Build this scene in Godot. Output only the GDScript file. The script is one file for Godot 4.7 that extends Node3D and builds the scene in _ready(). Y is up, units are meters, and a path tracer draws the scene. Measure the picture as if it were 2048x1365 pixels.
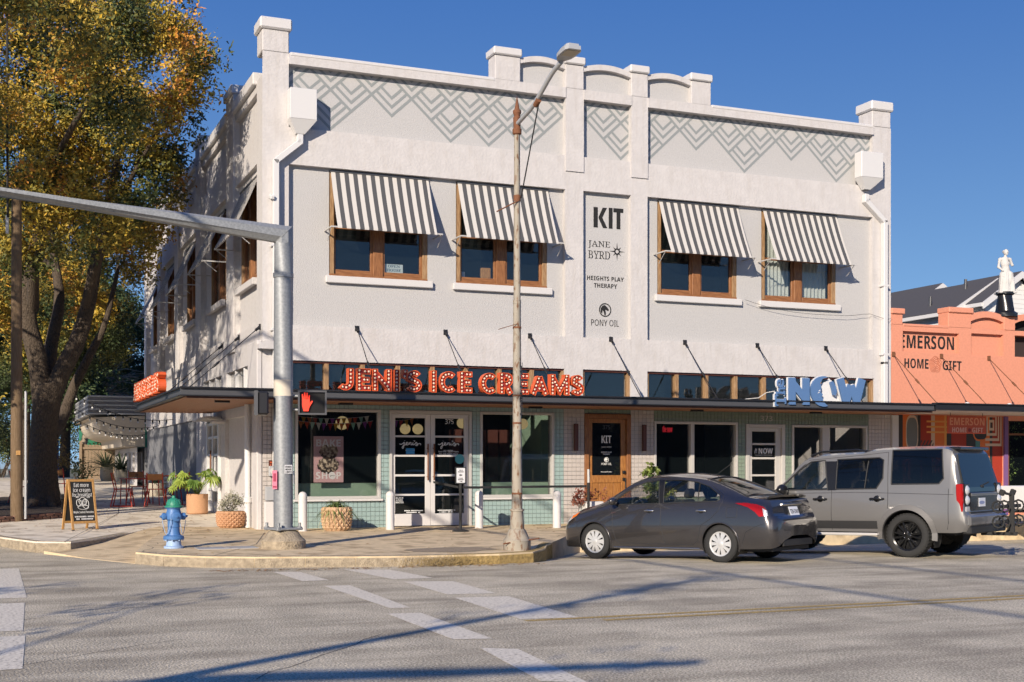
extends Node3D

var used := {}
var M := {}
var rng := RandomNumberGenerator.new()
var grp := 10

# ---------- naming and tagging ----------
func nm(n: String, parent) -> String:
	var k = str(parent.get_instance_id()) + n
	if not used.has(k):
		used[k] = 0
		return n
	used[k] += 1
	return "%s_%03d" % [n, used[k]]

func thing(n: String, label: String, cat: String, at := Vector3.ZERO, turn := 0.0, group := "") -> Node3D:
	var o := Node3D.new()
	o.name = nm(n, self)
	add_child(o, true)
	o.position = at
	o.rotation.y = turn
	tag(o, label, cat, group)
	return o

func tag(o, label, cat, group = ""):
	o.set_meta("label", label)
	o.set_meta("category", cat)
	if group != "":
		o.set_meta("group", group)
	return o

func sub(n: String, parent, at := Vector3.ZERO) -> Node3D:
	var o := Node3D.new()
	o.name = nm(n, parent)
	parent.add_child(o, true)
	o.position = at
	return o

# the same part several times over: boxes given as [x0, x1, y0, y1, z0, z1]
func many(n: String, boxes: Array, m: Material, parent: Node, bev := 0.0):
	for b in boxes:
		var st := S()
		bx(st, b[0], b[1], b[2], b[3], b[4], b[5], bev)
		obj(n, st, m, parent)

func obj(n: String, st: SurfaceTool, m: Material, parent: Node = self, gen := true) -> MeshInstance3D:
	if gen:
		st.generate_normals()
	st.index()
	return inst(n, st.commit(), m, parent)

func inst(n: String, mesh: Mesh, m: Material, parent: Node = self, at := Vector3.ZERO) -> MeshInstance3D:
	var o := MeshInstance3D.new()
	o.mesh = mesh
	o.material_override = m
	o.name = nm(n, parent)
	parent.add_child(o, true)
	o.position = at
	return o

func structure(n: String, st: SurfaceTool, m: Material) -> MeshInstance3D:
	var o = obj(n, st, m, self)
	o.set_meta("kind", "structure")
	return o

func copy(o: Node3D, label: String, at: Vector3, turn := 0.0) -> Node3D:
	var r: Node3D = o.duplicate()
	var base: String = o.name
	if base.length() > 4 and base[-4] == "_" and base.right(3).is_valid_int():
		base = base.left(base.length() - 4)
	r.name = nm(base, self)
	add_child(r, true)
	r.position = at
	r.rotation.y = turn
	r.set_meta("label", label)
	return r

# ---------- shapes ----------
func S() -> SurfaceTool:
	var st := SurfaceTool.new()
	st.begin(Mesh.PRIMITIVE_TRIANGLES)
	return st

func flat(st):
	st.set_smooth_group(-1)

func q(st, a: Vector3, b: Vector3, c: Vector3, d: Vector3, n: Vector3):
	if (c - a).cross(b - a).dot(n) + (d - b).cross(c - b).dot(n) < 0.0:
		var t = b
		b = d
		d = t
	st.add_vertex(a); st.add_vertex(b); st.add_vertex(c)
	st.add_vertex(a); st.add_vertex(c); st.add_vertex(d)

func quv(st, a: Vector3, b: Vector3, c: Vector3, d: Vector3, n: Vector3, ua: Vector2, ub: Vector2, uc: Vector2, ud: Vector2):
	if (c - a).cross(b - a).dot(n) < 0.0:
		var t = b
		b = d
		d = t
		var u = ub
		ub = ud
		ud = u
	for p in [[a, ua], [b, ub], [c, uc], [a, ua], [c, uc], [d, ud]]:
		st.set_uv(p[1])
		st.add_vertex(p[0])

func tri3(st, a: Vector3, b: Vector3, c: Vector3, n: Vector3):
	if (c - a).cross(b - a).dot(n) < 0.0:
		var t = b
		b = c
		c = t
	st.add_vertex(a); st.add_vertex(b); st.add_vertex(c)

func box(st, c: Vector3, s: Vector3, B := Basis(), bev := 0.0):
	flat(st)
	var h := s / 2.0
	for ax in 3:
		var u := (ax + 1) % 3
		var v := (ax + 2) % 3
		for sg in [-1.0, 1.0]:
			var n := Vector3.ZERO
			n[ax] = sg
			var pts := []
			for e in [[-1, -1], [1, -1], [1, 1], [-1, 1]]:
				var p := Vector3.ZERO
				p[ax] = sg * h[ax]
				p[u] = e[0] * (h[u] - bev)
				p[v] = e[1] * (h[v] - bev)
				pts.append(c + B * p)
			q(st, pts[0], pts[1], pts[2], pts[3], B * n)
		if bev > 0.0:
			for e in [[-1, -1], [1, -1], [1, 1], [-1, 1]]:
				var pts := []
				for k in [[1.0, -1.0], [1.0, 1.0]]:
					var l = k[1] * (h[ax] - bev)
					var p := Vector3.ZERO
					p[ax] = l; p[u] = e[0] * h[u]; p[v] = e[1] * (h[v] - bev)
					var r := Vector3.ZERO
					r[ax] = l; r[u] = e[0] * (h[u] - bev); r[v] = e[1] * h[v]
					pts.append(c + B * p)
					pts.append(c + B * r)
				var n := Vector3.ZERO
				n[u] = e[0]; n[v] = e[1]
				q(st, pts[0], pts[1], pts[3], pts[2], B * n)
	if bev > 0.0:
		for i in 8:
			var s3 := Vector3(1 if i & 1 else -1, 1 if i & 2 else -1, 1 if i & 4 else -1)
			var inn := h - Vector3.ONE * bev
			var a := s3 * Vector3(h.x, inn.y, inn.z)
			var b := s3 * Vector3(inn.x, h.y, inn.z)
			var d := s3 * Vector3(inn.x, inn.y, h.z)
			tri3(st, c + B * a, c + B * b, c + B * d, B * s3)

# box from min corner to max corner
func bx(st, x0, x1, y0, y1, z0, z1, bev := 0.0):
	box(st, Vector3(x0 + x1, y0 + y1, z0 + z1) / 2.0, Vector3(absf(x1 - x0), absf(y1 - y0), absf(z1 - z0)), Basis(), bev)

# beam between two points with a rectangular section
func beam(st, a: Vector3, b: Vector3, w: float, h: float, bev := 0.0):
	var d := (b - a).normalized()
	var up := Vector3.UP if absf(d.y) < 0.95 else Vector3.RIGHT
	var x := up.cross(d).normalized()
	var y := d.cross(x)
	box(st, (a + b) / 2.0, Vector3(w, h, a.distance_to(b)), Basis(x, y, d), bev)

func tube(st, pts: Array, rad, n := 8, cap := true):
	grp += 2
	var m := pts.size()
	var rings := []
	var d0: Vector3 = (pts[1] - pts[0]).normalized()
	var x: Vector3 = d0.cross(Vector3.UP if absf(d0.y) < 0.9 else Vector3.RIGHT).normalized()
	for i in m:
		var d: Vector3 = (pts[mini(i + 1, m - 1)] - pts[maxi(i - 1, 0)]).normalized()
		x = (x - d * x.dot(d)).normalized()
		var y := d.cross(x)
		var r: float = rad[i] if rad is Array else rad
		var ring := PackedVector3Array()
		for k in n:
			var a := TAU * k / n
			ring.append(pts[i] + (x * cos(a) + y * sin(a)) * r)
		rings.append(ring)
	st.set_smooth_group(grp)
	for i in m - 1:
		for k in n:
			var k2 := (k + 1) % n
			var mid: Vector3 = (rings[i][k] + rings[i + 1][k2]) / 2.0 - (pts[i] + pts[i + 1]) / 2.0
			q(st, rings[i][k], rings[i][k2], rings[i + 1][k2], rings[i + 1][k], mid)
	if cap:
		flat(st)
		for e in [0, m - 1]:
			var nn: Vector3 = (pts[0] - pts[1]) if e == 0 else (pts[m - 1] - pts[m - 2])
			for k in n:
				tri3(st, pts[e], rings[e][k], rings[e][(k + 1) % n], nn)

func lathe(st, prof: Array, n := 16, xf := Transform3D(), start := 0.0, sharp := 0.8):
	grp += 2
	for i in prof.size() - 1:
		var a: Vector2 = prof[i]
		var b: Vector2 = prof[i + 1]
		if i > 0:
			var d0: Vector2 = (a - prof[i - 1]).normalized()
			if d0.dot((b - a).normalized()) < sharp:
				grp += 2
		st.set_smooth_group(grp)
		var nd := Vector2(b.y - a.y, a.x - b.x)
		for k in n:
			var t0 := start + TAU * k / n
			var t1 := start + TAU * (k + 1) / n
			var e0 := Vector3(cos(t0), 0, sin(t0))
			var e1 := Vector3(cos(t1), 0, sin(t1))
			var nrm := (e0 + e1) * 0.5 * nd.x + Vector3.UP * nd.y
			var p0 := xf * (e0 * a.x + Vector3.UP * a.y)
			var p1 := xf * (e1 * a.x + Vector3.UP * a.y)
			var p2 := xf * (e1 * b.x + Vector3.UP * b.y)
			var p3 := xf * (e0 * b.x + Vector3.UP * b.y)
			if a.x < 0.0001:
				tri3(st, p0, p2, p3, xf.basis * nrm)
			elif b.x < 0.0001:
				tri3(st, p0, p1, p2, xf.basis * nrm)
			else:
				q(st, p0, p1, p2, p3, xf.basis * nrm)

func ball(st, c: Vector3, r: float, n := 10, sy := 1.0):
	var prof := []
	var m := maxi(4, n / 2)
	for i in m + 1:
		var a := -PI / 2 + PI * i / m
		prof.append(Vector2(maxf(0.0, cos(a) * r), sin(a) * r * sy))
	lathe(st, prof, n, Transform3D(Basis(), c), 0.0, -1.0)

func keyhole(outer: PackedVector2Array, holes: Array) -> PackedVector2Array:
	var p := outer
	if Geometry2D.is_polygon_clockwise(p):
		p.reverse()
	for h0 in holes:
		var h: PackedVector2Array = h0
		if not Geometry2D.is_polygon_clockwise(h):
			h = h.duplicate()
			h.reverse()
		var bi := 0
		var bj := 0
		var best := 1e9
		for i in p.size():
			for j in h.size():
				var dd: float = p[i].distance_squared_to(h[j])
				if dd < best:
					best = dd
					bi = i
					bj = j
		var r := PackedVector2Array()
		for i in bi + 1:
			r.append(p[i])
		for j in h.size() + 1:
			r.append(h[(bj + j) % h.size()])
		for i in range(bi, p.size()):
			r.append(p[i])
		p = r
	return p

# polygon in x,y pushed from z0 to z1
func prism(st, poly: PackedVector2Array, z0: float, z1: float, xf := Transform3D(), holes := [], back := true):
	flat(st)
	var cap := keyhole(poly, holes) if holes.size() else poly
	var idx := Geometry2D.triangulate_polygon(cap)
	var bz := xf.basis.z
	for i in range(0, idx.size(), 3):
		var a := cap[idx[i]]
		var b := cap[idx[i + 1]]
		var c := cap[idx[i + 2]]
		tri3(st, xf * Vector3(a.x, a.y, z1), xf * Vector3(b.x, b.y, z1), xf * Vector3(c.x, c.y, z1), bz)
		if back:
			tri3(st, xf * Vector3(a.x, a.y, z0), xf * Vector3(b.x, b.y, z0), xf * Vector3(c.x, c.y, z0), -bz)
	if absf(z1 - z0) < 0.0001:
		return
	for loop in [poly] + holes:
		var hole: bool = holes.has(loop)
		var cw := Geometry2D.is_polygon_clockwise(loop)
		for i in loop.size():
			var a: Vector2 = loop[i]
			var b: Vector2 = loop[(i + 1) % loop.size()]
			var n := Vector2(b.y - a.y, a.x - b.x)
			if cw != hole:
				n = -n
			q(st, xf * Vector3(a.x, a.y, z0), xf * Vector3(b.x, b.y, z0), xf * Vector3(b.x, b.y, z1), xf * Vector3(a.x, a.y, z1), xf.basis * Vector3(n.x, n.y, 0))

# flat painted sheet of a polygon at z
func sheet(st, poly: PackedVector2Array, z: float, xf := Transform3D()):
	flat(st)
	var idx := Geometry2D.triangulate_polygon(poly)
	for i in range(0, idx.size(), 3):
		tri3(st, xf * Vector3(poly[idx[i]].x, poly[idx[i]].y, z), xf * Vector3(poly[idx[i + 1]].x, poly[idx[i + 1]].y, z), xf * Vector3(poly[idx[i + 2]].x, poly[idx[i + 2]].y, z), xf.basis.z)

func pv(a: Array) -> PackedVector2Array:
	var r := PackedVector2Array()
	for i in range(0, a.size(), 2):
		r.append(Vector2(a[i], a[i + 1]))
	return r

func rect(x0, y0, x1, y1) -> PackedVector2Array:
	return pv([x0, y0, x1, y0, x1, y1, x0, y1])

func disc(cx, cy, rx, ry, n := 20, a0 := 0.0, a1 := TAU) -> PackedVector2Array:
	var r := PackedVector2Array()
	var full: bool = a1 - a0 > TAU - 0.001
	for i in (n if full else n + 1):
		var a: float = a0 + (a1 - a0) * i / n
		r.append(Vector2(cx + cos(a) * rx, cy + sin(a) * ry))
	return r

# wall with recesses and openings. rects: [x0, x1, y0, y1, depth, key]; depth NAN leaves a hole
func grid_wall(rects: Array, keys: Array, xf: Transform3D, hole_z: float) -> Dictionary:
	var xs := []
	var ys := []
	for r in rects:
		for v in [r[0], r[1]]:
			if not xs.has(v): xs.append(v)
		for v in [r[2], r[3]]:
			if not ys.has(v): ys.append(v)
	xs.sort()
	ys.sort()
	var out := {}
	for k in keys:
		out[k] = S()
		flat(out[k])
	var nx := xs.size() - 1
	var ny := ys.size() - 1
	var cz := []
	var ck := []
	for i in nx:
		for j in ny:
			var mx: float = (xs[i] + xs[i + 1]) / 2.0
			var my: float = (ys[j] + ys[j + 1]) / 2.0
			var z = null
			var k = keys[0]
			for r in rects:
				if mx > r[0] and mx < r[1] and my > r[2] and my < r[3]:
					z = r[4]
					k = r[5]
			cz.append(z)
			ck.append(k)
	var bz := xf.basis.z
	for i in nx:
		for j in ny:
			var z = cz[i * ny + j]
			if z == null:
				continue
			var hole: bool = is_nan(z)
			var st = out[ck[i * ny + j]]
			if not hole:
				q(st, xf * Vector3(xs[i], ys[j], z), xf * Vector3(xs[i + 1], ys[j], z), xf * Vector3(xs[i + 1], ys[j + 1], z), xf * Vector3(xs[i], ys[j + 1], z), bz)
			var zz: float = hole_z if hole else z
			# steps to the neighbours on the right and above
			for e in [[1, 0], [0, 1]]:
				var i2: int = i + e[0]
				var j2: int = j + e[1]
				if i2 >= nx or j2 >= ny or cz[i2 * ny + j2] == null:
					continue
				var z2 = cz[i2 * ny + j2]
				var h2: bool = is_nan(z2)
				var zb: float = hole_z if h2 else z2
				if absf(zz - zb) < 0.00001:
					continue
				var s2 = st if zz > zb else out[ck[i2 * ny + j2]]
				var sg := 1.0 if zz > zb else -1.0
				if e[0] == 1:
					q(s2, xf * Vector3(xs[i + 1], ys[j], zz), xf * Vector3(xs[i + 1], ys[j + 1], zz), xf * Vector3(xs[i + 1], ys[j + 1], zb), xf * Vector3(xs[i + 1], ys[j], zb), xf.basis.x * sg)
				else:
					q(s2, xf * Vector3(xs[i], ys[j + 1], zz), xf * Vector3(xs[i + 1], ys[j + 1], zz), xf * Vector3(xs[i + 1], ys[j + 1], zb), xf * Vector3(xs[i], ys[j + 1], zb), xf.basis.y * sg)
	return out

# ---------- lettering ----------
var fonts := {}
func font(style: String) -> Font:
	if not fonts.has(style):
		var f := SystemFont.new()
		f.font_names = PackedStringArray(["Droid Serif" if style.begins_with("serif") else "Droid Sans Mono" if style == "mono" else "Droid Sans"])
		f.font_weight = 700 if style.ends_with("bold") else 400
		fonts[style] = f
	return fonts[style]

# text fitted to w x h metres, centred at the origin of xf, its face towards +z
func text(s: String, style: String, w: float, h: float, depth: float, xf: Transform3D, n: String, m: Material, parent: Node, step := 2.0) -> MeshInstance3D:
	var t := TextMesh.new()
	t.text = s
	t.font = font(style)
	t.font_size = 64
	t.pixel_size = 0.01
	t.curve_step = step
	t.depth = 0.1
	t.horizontal_alignment = HORIZONTAL_ALIGNMENT_CENTER
	var ab := t.get_aabb()
	var sc := Vector3(w / ab.size.x, h / ab.size.y, depth / 0.1)
	var o := inst(n, t, m, parent)
	o.transform = xf * Transform3D(Basis.from_scale(sc), Vector3(-(ab.position.x + ab.size.x / 2.0) * sc.x, -(ab.position.y + ab.size.y / 2.0) * sc.y, 0))
	return o

func at(x, y, z) -> Transform3D:
	return Transform3D(Basis(), Vector3(x, y, z))

# ---------- materials ----------
func lin(r, g, b) -> Color:
	return Color(r, g, b).linear_to_srgb()

func mat(r, g, b, rough := 0.8, metal := 0.0, spec := 0.5) -> StandardMaterial3D:
	var m := StandardMaterial3D.new()
	m.albedo_color = lin(r, g, b)
	m.roughness = rough
	m.metallic = metal
	m.metallic_specular = spec
	return m

func noise_tex(sd: int, freq: float, lo, hi, size := 512, type := FastNoiseLite.TYPE_SIMPLEX_SMOOTH, oct := 4) -> NoiseTexture2D:
	var n := FastNoiseLite.new()
	n.seed = sd
	n.frequency = freq
	n.noise_type = type
	n.fractal_octaves = oct
	var t := NoiseTexture2D.new()
	t.width = size
	t.height = size
	t.seamless = true
	t.noise = n
	var g := Gradient.new()
	g.offsets = PackedFloat32Array([0.0, 1.0])
	g.colors = PackedColorArray([lo.linear_to_srgb() if lo is Color else lin(lo, lo, lo), hi.linear_to_srgb() if hi is Color else lin(hi, hi, hi)])
	t.color_ramp = g
	return t

func bump_tex(sd: int, freq: float, strength: float, size := 512, type := FastNoiseLite.TYPE_SIMPLEX_SMOOTH, oct := 3) -> NoiseTexture2D:
	var n := FastNoiseLite.new()
	n.seed = sd
	n.frequency = freq
	n.noise_type = type
	n.fractal_octaves = oct
	var t := NoiseTexture2D.new()
	t.width = size
	t.height = size
	t.seamless = true
	t.as_normal_map = true
	t.bump_strength = strength
	t.noise = n
	return t

func tri(m: StandardMaterial3D, scale, albedo: Texture2D = null, normal: Texture2D = null, ns := 1.0, world := true) -> StandardMaterial3D:
	m.uv1_triplanar = true
	m.uv1_world_triplanar = world
	m.uv1_scale = scale if scale is Vector3 else Vector3.ONE * scale
	if albedo:
		m.albedo_texture = albedo
	if normal:
		m.normal_enabled = true
		m.normal_texture = normal
		m.normal_scale = ns
	return m

func glass(r, g, b, a, rough := 0.02) -> StandardMaterial3D:
	var m := mat(r, g, b, rough, 0.0, 0.7)
	m.transparency = BaseMaterial3D.TRANSPARENCY_ALPHA
	m.albedo_color.a = a
	return m

func rust_tex() -> NoiseTexture2D:
	var t := noise_tex(21, 0.02, 0.5, 1.0, 512, FastNoiseLite.TYPE_SIMPLEX_SMOOTH, 6)
	t.color_ramp.offsets = PackedFloat32Array([0.0, 0.22, 0.34, 1.0])
	t.color_ramp.colors = PackedColorArray([lin(0.3, 0.11, 0.05), lin(0.42, 0.18, 0.08), lin(0.92, 0.9, 0.86), Color(1, 1, 1)])
	return t

func make_materials():
	var fine := noise_tex(3, 0.06, 0.86, 1.0)
	var blotch := noise_tex(4, 0.012, 0.8, 1.0)
	var stucco_n := bump_tex(5, 0.035, 7.0)
	var fine_n := bump_tex(6, 0.05, 3.0)
	M.stucco = tri(mat(0.57, 0.545, 0.533, 0.9), 0.45, noise_tex(7, 0.01, 0.9, 1.0), fine_n, 0.35)
	M.panel = tri(mat(0.485, 0.474, 0.466, 0.92), 1.5, noise_tex(8, 0.02, 0.92, 1.0), stucco_n, 0.62)
	M.side = tri(mat(0.58, 0.555, 0.54, 0.92), 1.3, noise_tex(9, 0.015, 0.86, 1.0), stucco_n, 0.35)
	var streak := noise_tex(70, 0.03, Color(0.95, 0.942, 0.93), Color(1, 1, 1), 512, FastNoiseLite.TYPE_SIMPLEX_SMOOTH, 5)
	streak.color_ramp.offsets = PackedFloat32Array([0.22, 0.5])
	for wm in [M.stucco, M.side]:
		over(wm, Vector3(0.45, 0.05, 0.45), streak)
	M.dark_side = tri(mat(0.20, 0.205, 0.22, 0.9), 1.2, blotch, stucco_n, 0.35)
	M.white = tri(mat(0.64, 0.62, 0.605, 0.6), 1.2, fine)
	M.white_metal = mat(0.62, 0.61, 0.60, 0.4)
	M.stripe_grey = mat(0.25, 0.27, 0.272, 0.92)
	M.black_paint = mat(0.012, 0.012, 0.013, 0.9)
	M.white_ink = mat(0.78, 0.78, 0.76, 0.7)
	var wood_t := noise_tex(11, 0.02, Color(0.5, 0.42, 0.36), Color(1.0, 1.0, 1.0), 512, FastNoiseLite.TYPE_SIMPLEX_SMOOTH, 5)
	M.wood = tri(mat(0.34, 0.155, 0.06, 0.5), Vector3(2.5, 0.35, 2.5), wood_t)
	M.wood_h = tri(mat(0.34, 0.155, 0.06, 0.5), Vector3(0.35, 2.5, 2.5), wood_t)
	M.wood_grey = tri(mat(0.42, 0.27, 0.14, 0.65), Vector3(2.5, 0.35, 2.5), wood_t)
	M.door_wood = tri(mat(0.44, 0.205, 0.06, 0.4), Vector3(3.0, 0.4, 3.0), wood_t)
	M.soffit = tri(mat(0.34, 0.16, 0.075, 0.6), Vector3(0.4, 2.0, 2.0), wood_t)
	M.brown_metal = mat(0.09, 0.028, 0.018, 0.45)
	M.steel_dark = mat(0.022, 0.022, 0.025, 0.4, 0.3)
	M.steel_grey = mat(0.10, 0.10, 0.105, 0.45, 0.4)
	M.alu = mat(0.50, 0.485, 0.46, 0.5, 0.1)
	M.tile_teal = tri(mat(0.32, 0.43, 0.415, 0.3), 2.0, fine)
	M.tile_sage = tri(mat(0.22, 0.28, 0.22, 0.3), 2.0, fine)
	M.tile_white = tri(mat(0.54, 0.49, 0.455, 0.3), 2.0, fine)
	M.grout = mat(0.19, 0.19, 0.18, 0.95)
	M.glass = glass(0.015, 0.022, 0.025, 0.16)
	M.glass_dark = glass(0.01, 0.014, 0.018, 0.55)
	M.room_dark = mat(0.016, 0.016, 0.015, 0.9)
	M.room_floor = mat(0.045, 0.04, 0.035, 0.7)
	M.mint = mat(0.27, 0.40, 0.29, 0.6)
	M.cream = mat(0.75, 0.62, 0.36, 0.6)
	M.orange = mat(0.62, 0.10, 0.026, 0.5)
	M.red_face = mat(0.27, 0.02, 0.012, 0.5)
	M.bulb = mat(0.72, 0.55, 0.42, 0.3)
	M.blue_sign = mat(0.085, 0.17, 0.34, 0.5)
	M.sign_white = mat(0.66, 0.66, 0.66, 0.5)
	M.coral = tri(mat(0.70, 0.285, 0.18, 0.9), 1.3, noise_tex(13, 0.015, 0.88, 1.0), stucco_n, 0.35)
	M.concrete = tri(mat(0.76, 0.60, 0.375, 0.92), 0.3, noise_tex(14, 0.02, 0.72, 1.0, 512, FastNoiseLite.TYPE_SIMPLEX_SMOOTH, 6), bump_tex(15, 0.2, 3.0), 0.35)
	M.concrete_pale = tri(mat(0.86, 0.77, 0.62, 0.92), 0.3, noise_tex(16, 0.02, 0.76, 1.0, 512, FastNoiseLite.TYPE_SIMPLEX_SMOOTH, 6), fine_n, 0.3)
	M.kerb = tri(mat(0.50, 0.41, 0.29, 0.95), 0.5, noise_tex(17, 0.03, 0.4, 1.0, 512, FastNoiseLite.TYPE_SIMPLEX_SMOOTH, 6), bump_tex(18, 0.1, 6.0), 0.7)
	M.kerb_yellow = tri(mat(0.50, 0.35, 0.13, 0.9), 0.6, noise_tex(19, 0.04, 0.35, 1.0), fine_n, 0.5)
	M.galv = tri(mat(0.36, 0.375, 0.385, 0.55, 0.35), 0.8, noise_tex(20, 0.05, 0.62, 1.0, 512, FastNoiseLite.TYPE_CELLULAR, 2))
	M.rust_pole = tri(mat(0.34, 0.305, 0.25, 0.75, 0.0), Vector3(1.2, 0.35, 1.2), rust_tex())
	M.rust = tri(mat(0.25, 0.10, 0.045, 0.85), 2.0, noise_tex(22, 0.05, 0.5, 1.0))
	M.lamp_grey = mat(0.42, 0.43, 0.44, 0.5, 0.2)
	M.terracotta = tri(mat(0.52, 0.29, 0.16, 0.85), 1.5, noise_tex(23, 0.03, 0.8, 1.0))
	M.tan_pot = tri(mat(0.55, 0.36, 0.215, 0.85), 1.5, noise_tex(24, 0.03, 0.78, 1.0))
	M.pot_stone = tri(mat(0.45, 0.40, 0.32, 0.9), 1.0, noise_tex(25, 0.02, 0.7, 1.0))
	M.soil = tri(mat(0.07, 0.045, 0.03, 1.0), 1.5, noise_tex(26, 0.06, 0.4, 1.0), bump_tex(27, 0.08, 10.0), 1.0)
	M.bark = tri(mat(0.135, 0.10, 0.07, 0.95), Vector3(1.4, 0.45, 1.4), noise_tex(28, 0.035, 0.32, 1.0, 512, FastNoiseLite.TYPE_SIMPLEX_SMOOTH, 5), bump_tex(29, 0.035, 16.0), 1.4)
	M.pole_wood = tri(mat(0.22, 0.15, 0.095, 0.9), Vector3(3.0, 0.22, 3.0), noise_tex(30, 0.03, Color(0.45, 0.42, 0.3), Color(1, 1, 1), 512, FastNoiseLite.TYPE_SIMPLEX_SMOOTH, 5), bump_tex(31, 0.05, 5.0), 0.6)
	M.fence_wood = tri(mat(0.33, 0.245, 0.165, 0.9), Vector3(3.0, 0.4, 3.0), noise_tex(32, 0.03, 0.55, 1.0))
	M.hyd_blue = tri(mat(0.075, 0.20, 0.46, 0.5), 3.0, noise_tex(33, 0.03, 0.7, 1.0))
	M.hyd_green = tri(mat(0.03, 0.27, 0.17, 0.5), 3.0, noise_tex(34, 0.03, 0.65, 1.0))
	M.hyd_pale = mat(0.30, 0.42, 0.62, 0.6)
	M.red_chair = mat(0.50, 0.05, 0.02, 0.45)
	M.chair_wood = mat(0.42, 0.17, 0.05, 0.6)
	M.aframe = tri(mat(0.62, 0.36, 0.12, 0.6), Vector3(4.0, 0.6, 4.0), wood_t, null, 1.0, false)
	M.chalk = mat(0.018, 0.018, 0.018, 0.9)
	M.rubber = mat(0.022, 0.022, 0.022, 0.85)
	M.car_grey = mat(0.08, 0.075, 0.076, 0.26, 0.7)
	M.car_grey.clearcoat_enabled = true
	M.car_grey.clearcoat = 1.0
	M.car_grey.clearcoat_roughness = 0.03
	M.suv_grey = mat(0.20, 0.195, 0.19, 0.40, 0.45)
	M.suv_grey.clearcoat_enabled = true
	M.suv_grey.clearcoat = 0.8
	M.suv_grey.clearcoat_roughness = 0.05
	M.car_black = mat(0.012, 0.012, 0.013, 0.25)
	M.car_trim = mat(0.02, 0.02, 0.021, 0.6)
	M.chrome = mat(0.6, 0.6, 0.6, 0.22, 1.0)
	M.hubcap = mat(0.62, 0.62, 0.61, 0.35, 0.4)
	M.rim_black = mat(0.012, 0.012, 0.012, 0.18, 0.2)
	M.lamp_red = mat(0.34, 0.008, 0.008, 0.1)
	M.lamp_clear = mat(0.68, 0.68, 0.68, 0.1, 0.3)
	M.lamp_amber = mat(0.65, 0.15, 0.02, 0.15)
	M.car_glass = glass(0.012, 0.02, 0.022, 0.3)
	M.car_tint = glass(0.002, 0.0025, 0.003, 0.93)
	M.car_tint.metallic_specular = 0.5
	M.seat = mat(0.03, 0.03, 0.032, 0.9)
	M.plate = mat(0.72, 0.74, 0.78, 0.5)
	M.roof_grey = tri(mat(0.085, 0.082, 0.088, 0.95), 0.8, noise_tex(35, 0.08, 0.55, 1.0))
	M.siding = mat(0.74, 0.73, 0.71, 0.7)
	M.statue = tri(mat(0.56, 0.55, 0.53, 0.8), 2.0, fine)
	M.fabric_red = mat(0.5, 0.05, 0.03, 0.8)
	M.grass = mat(0.10, 0.14, 0.04, 0.95)
	M.dry = mat(0.30, 0.22, 0.10, 0.95)

# a second, larger pattern multiplied over a material (streaks, worn lanes)
func over(m: StandardMaterial3D, scale: Vector3, tex: Texture2D):
	m.detail_enabled = true
	m.detail_albedo = tex
	m.detail_blend_mode = BaseMaterial3D.BLEND_MODE_MUL
	m.detail_uv_layer = BaseMaterial3D.DETAIL_UV_2
	m.uv2_triplanar = true
	m.uv2_world_triplanar = true
	m.uv2_scale = scale

func stripes_tex(n: int, a: Color, b: Color) -> ImageTexture:
	var im := Image.create(8, 1, false, Image.FORMAT_RGBA8)
	for i in 8:
		im.set_pixel(i, 0, (a if i < 4 else b).linear_to_srgb())
	im.resize(256, 8, Image.INTERPOLATE_NEAREST)
	return ImageTexture.create_from_image(im)

func _ready():
	rng.seed = 7
	# camera
	var cam := Camera3D.new()
	cam.name = "camera"
	cam.projection = Camera3D.PROJECTION_FRUSTUM
	cam.near = 0.1
	cam.far = 1000.0
	cam.size = 0.1 * 1365.0 / 2550.7
	cam.frustum_offset = Vector2(0, 0.1 * (931.1 - 682.5) / 2550.7)
	cam.position = Vector3(-6.1013, 1.62, 27.2386)
	cam.rotation.y = -0.3927
	cam.current = true
	add_child(cam)
	# sky
	var sky := ProceduralSkyMaterial.new()
	sky.sky_top_color = lin(0.014, 0.088, 0.35)
	sky.sky_horizon_color = lin(0.29, 0.53, 0.78)
	sky.sky_curve = 0.13
	sky.ground_horizon_color = lin(0.30, 0.28, 0.26)
	sky.ground_bottom_color = lin(0.16, 0.15, 0.14)
	sky.sun_angle_max = 6.0
	var env := Environment.new()
	env.background_mode = Environment.BG_SKY
	env.sky = Sky.new()
	env.sky.sky_material = sky
	env.tonemap_mode = Environment.TONE_MAPPER_LINEAR
	env.tonemap_exposure = 1.25
	env.sdfgi_enabled = true
	env.ssao_enabled = true
	env.ssil_enabled = true
	var we := WorldEnvironment.new()
	we.name = "world_environment"
	we.environment = env
	add_child(we)
	# sun, low over the photographer's left shoulder
	var sun := DirectionalLight3D.new()
	sun.name = "sun"
	sun.light_energy = 1.6
	sun.light_color = Color(1.0, 0.945, 0.87)
	sun.light_angular_distance = 0.5
	sun.shadow_enabled = true
	add_child(sun)
	var el := deg_to_rad(21.5)
	sun.look_at_from_position(Vector3.ZERO, Vector3(cos(el) * 0.695, -sin(el), -cos(el) * 0.719), Vector3.UP)
	make_materials()
	make_ground()
	make_corner_building()
	make_canopy()
	make_awnings()
	make_signs()
	make_shop_interior()
	make_coral_building()
	make_background()
	make_trees()
	make_poles()
	make_sedan()
	make_suv()
	make_street_things()
	make_patio()

# ---------- ground ----------
func gy(x: float, z: float) -> float:
	if z >= 0.0:
		return 0.17 + 0.01 * (7.5 - z)
	return 0.245 + 0.028 * minf(-z, 26.0)

func ry(x: float, z: float) -> float:
	if z < 7.9 and x > 2.0:
		return -0.05 * minf(7.9 - z, 3.4)
	if z < 3.0:
		return 0.028 * minf(3.0 - z, 29.0)
	return 0.0

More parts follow.
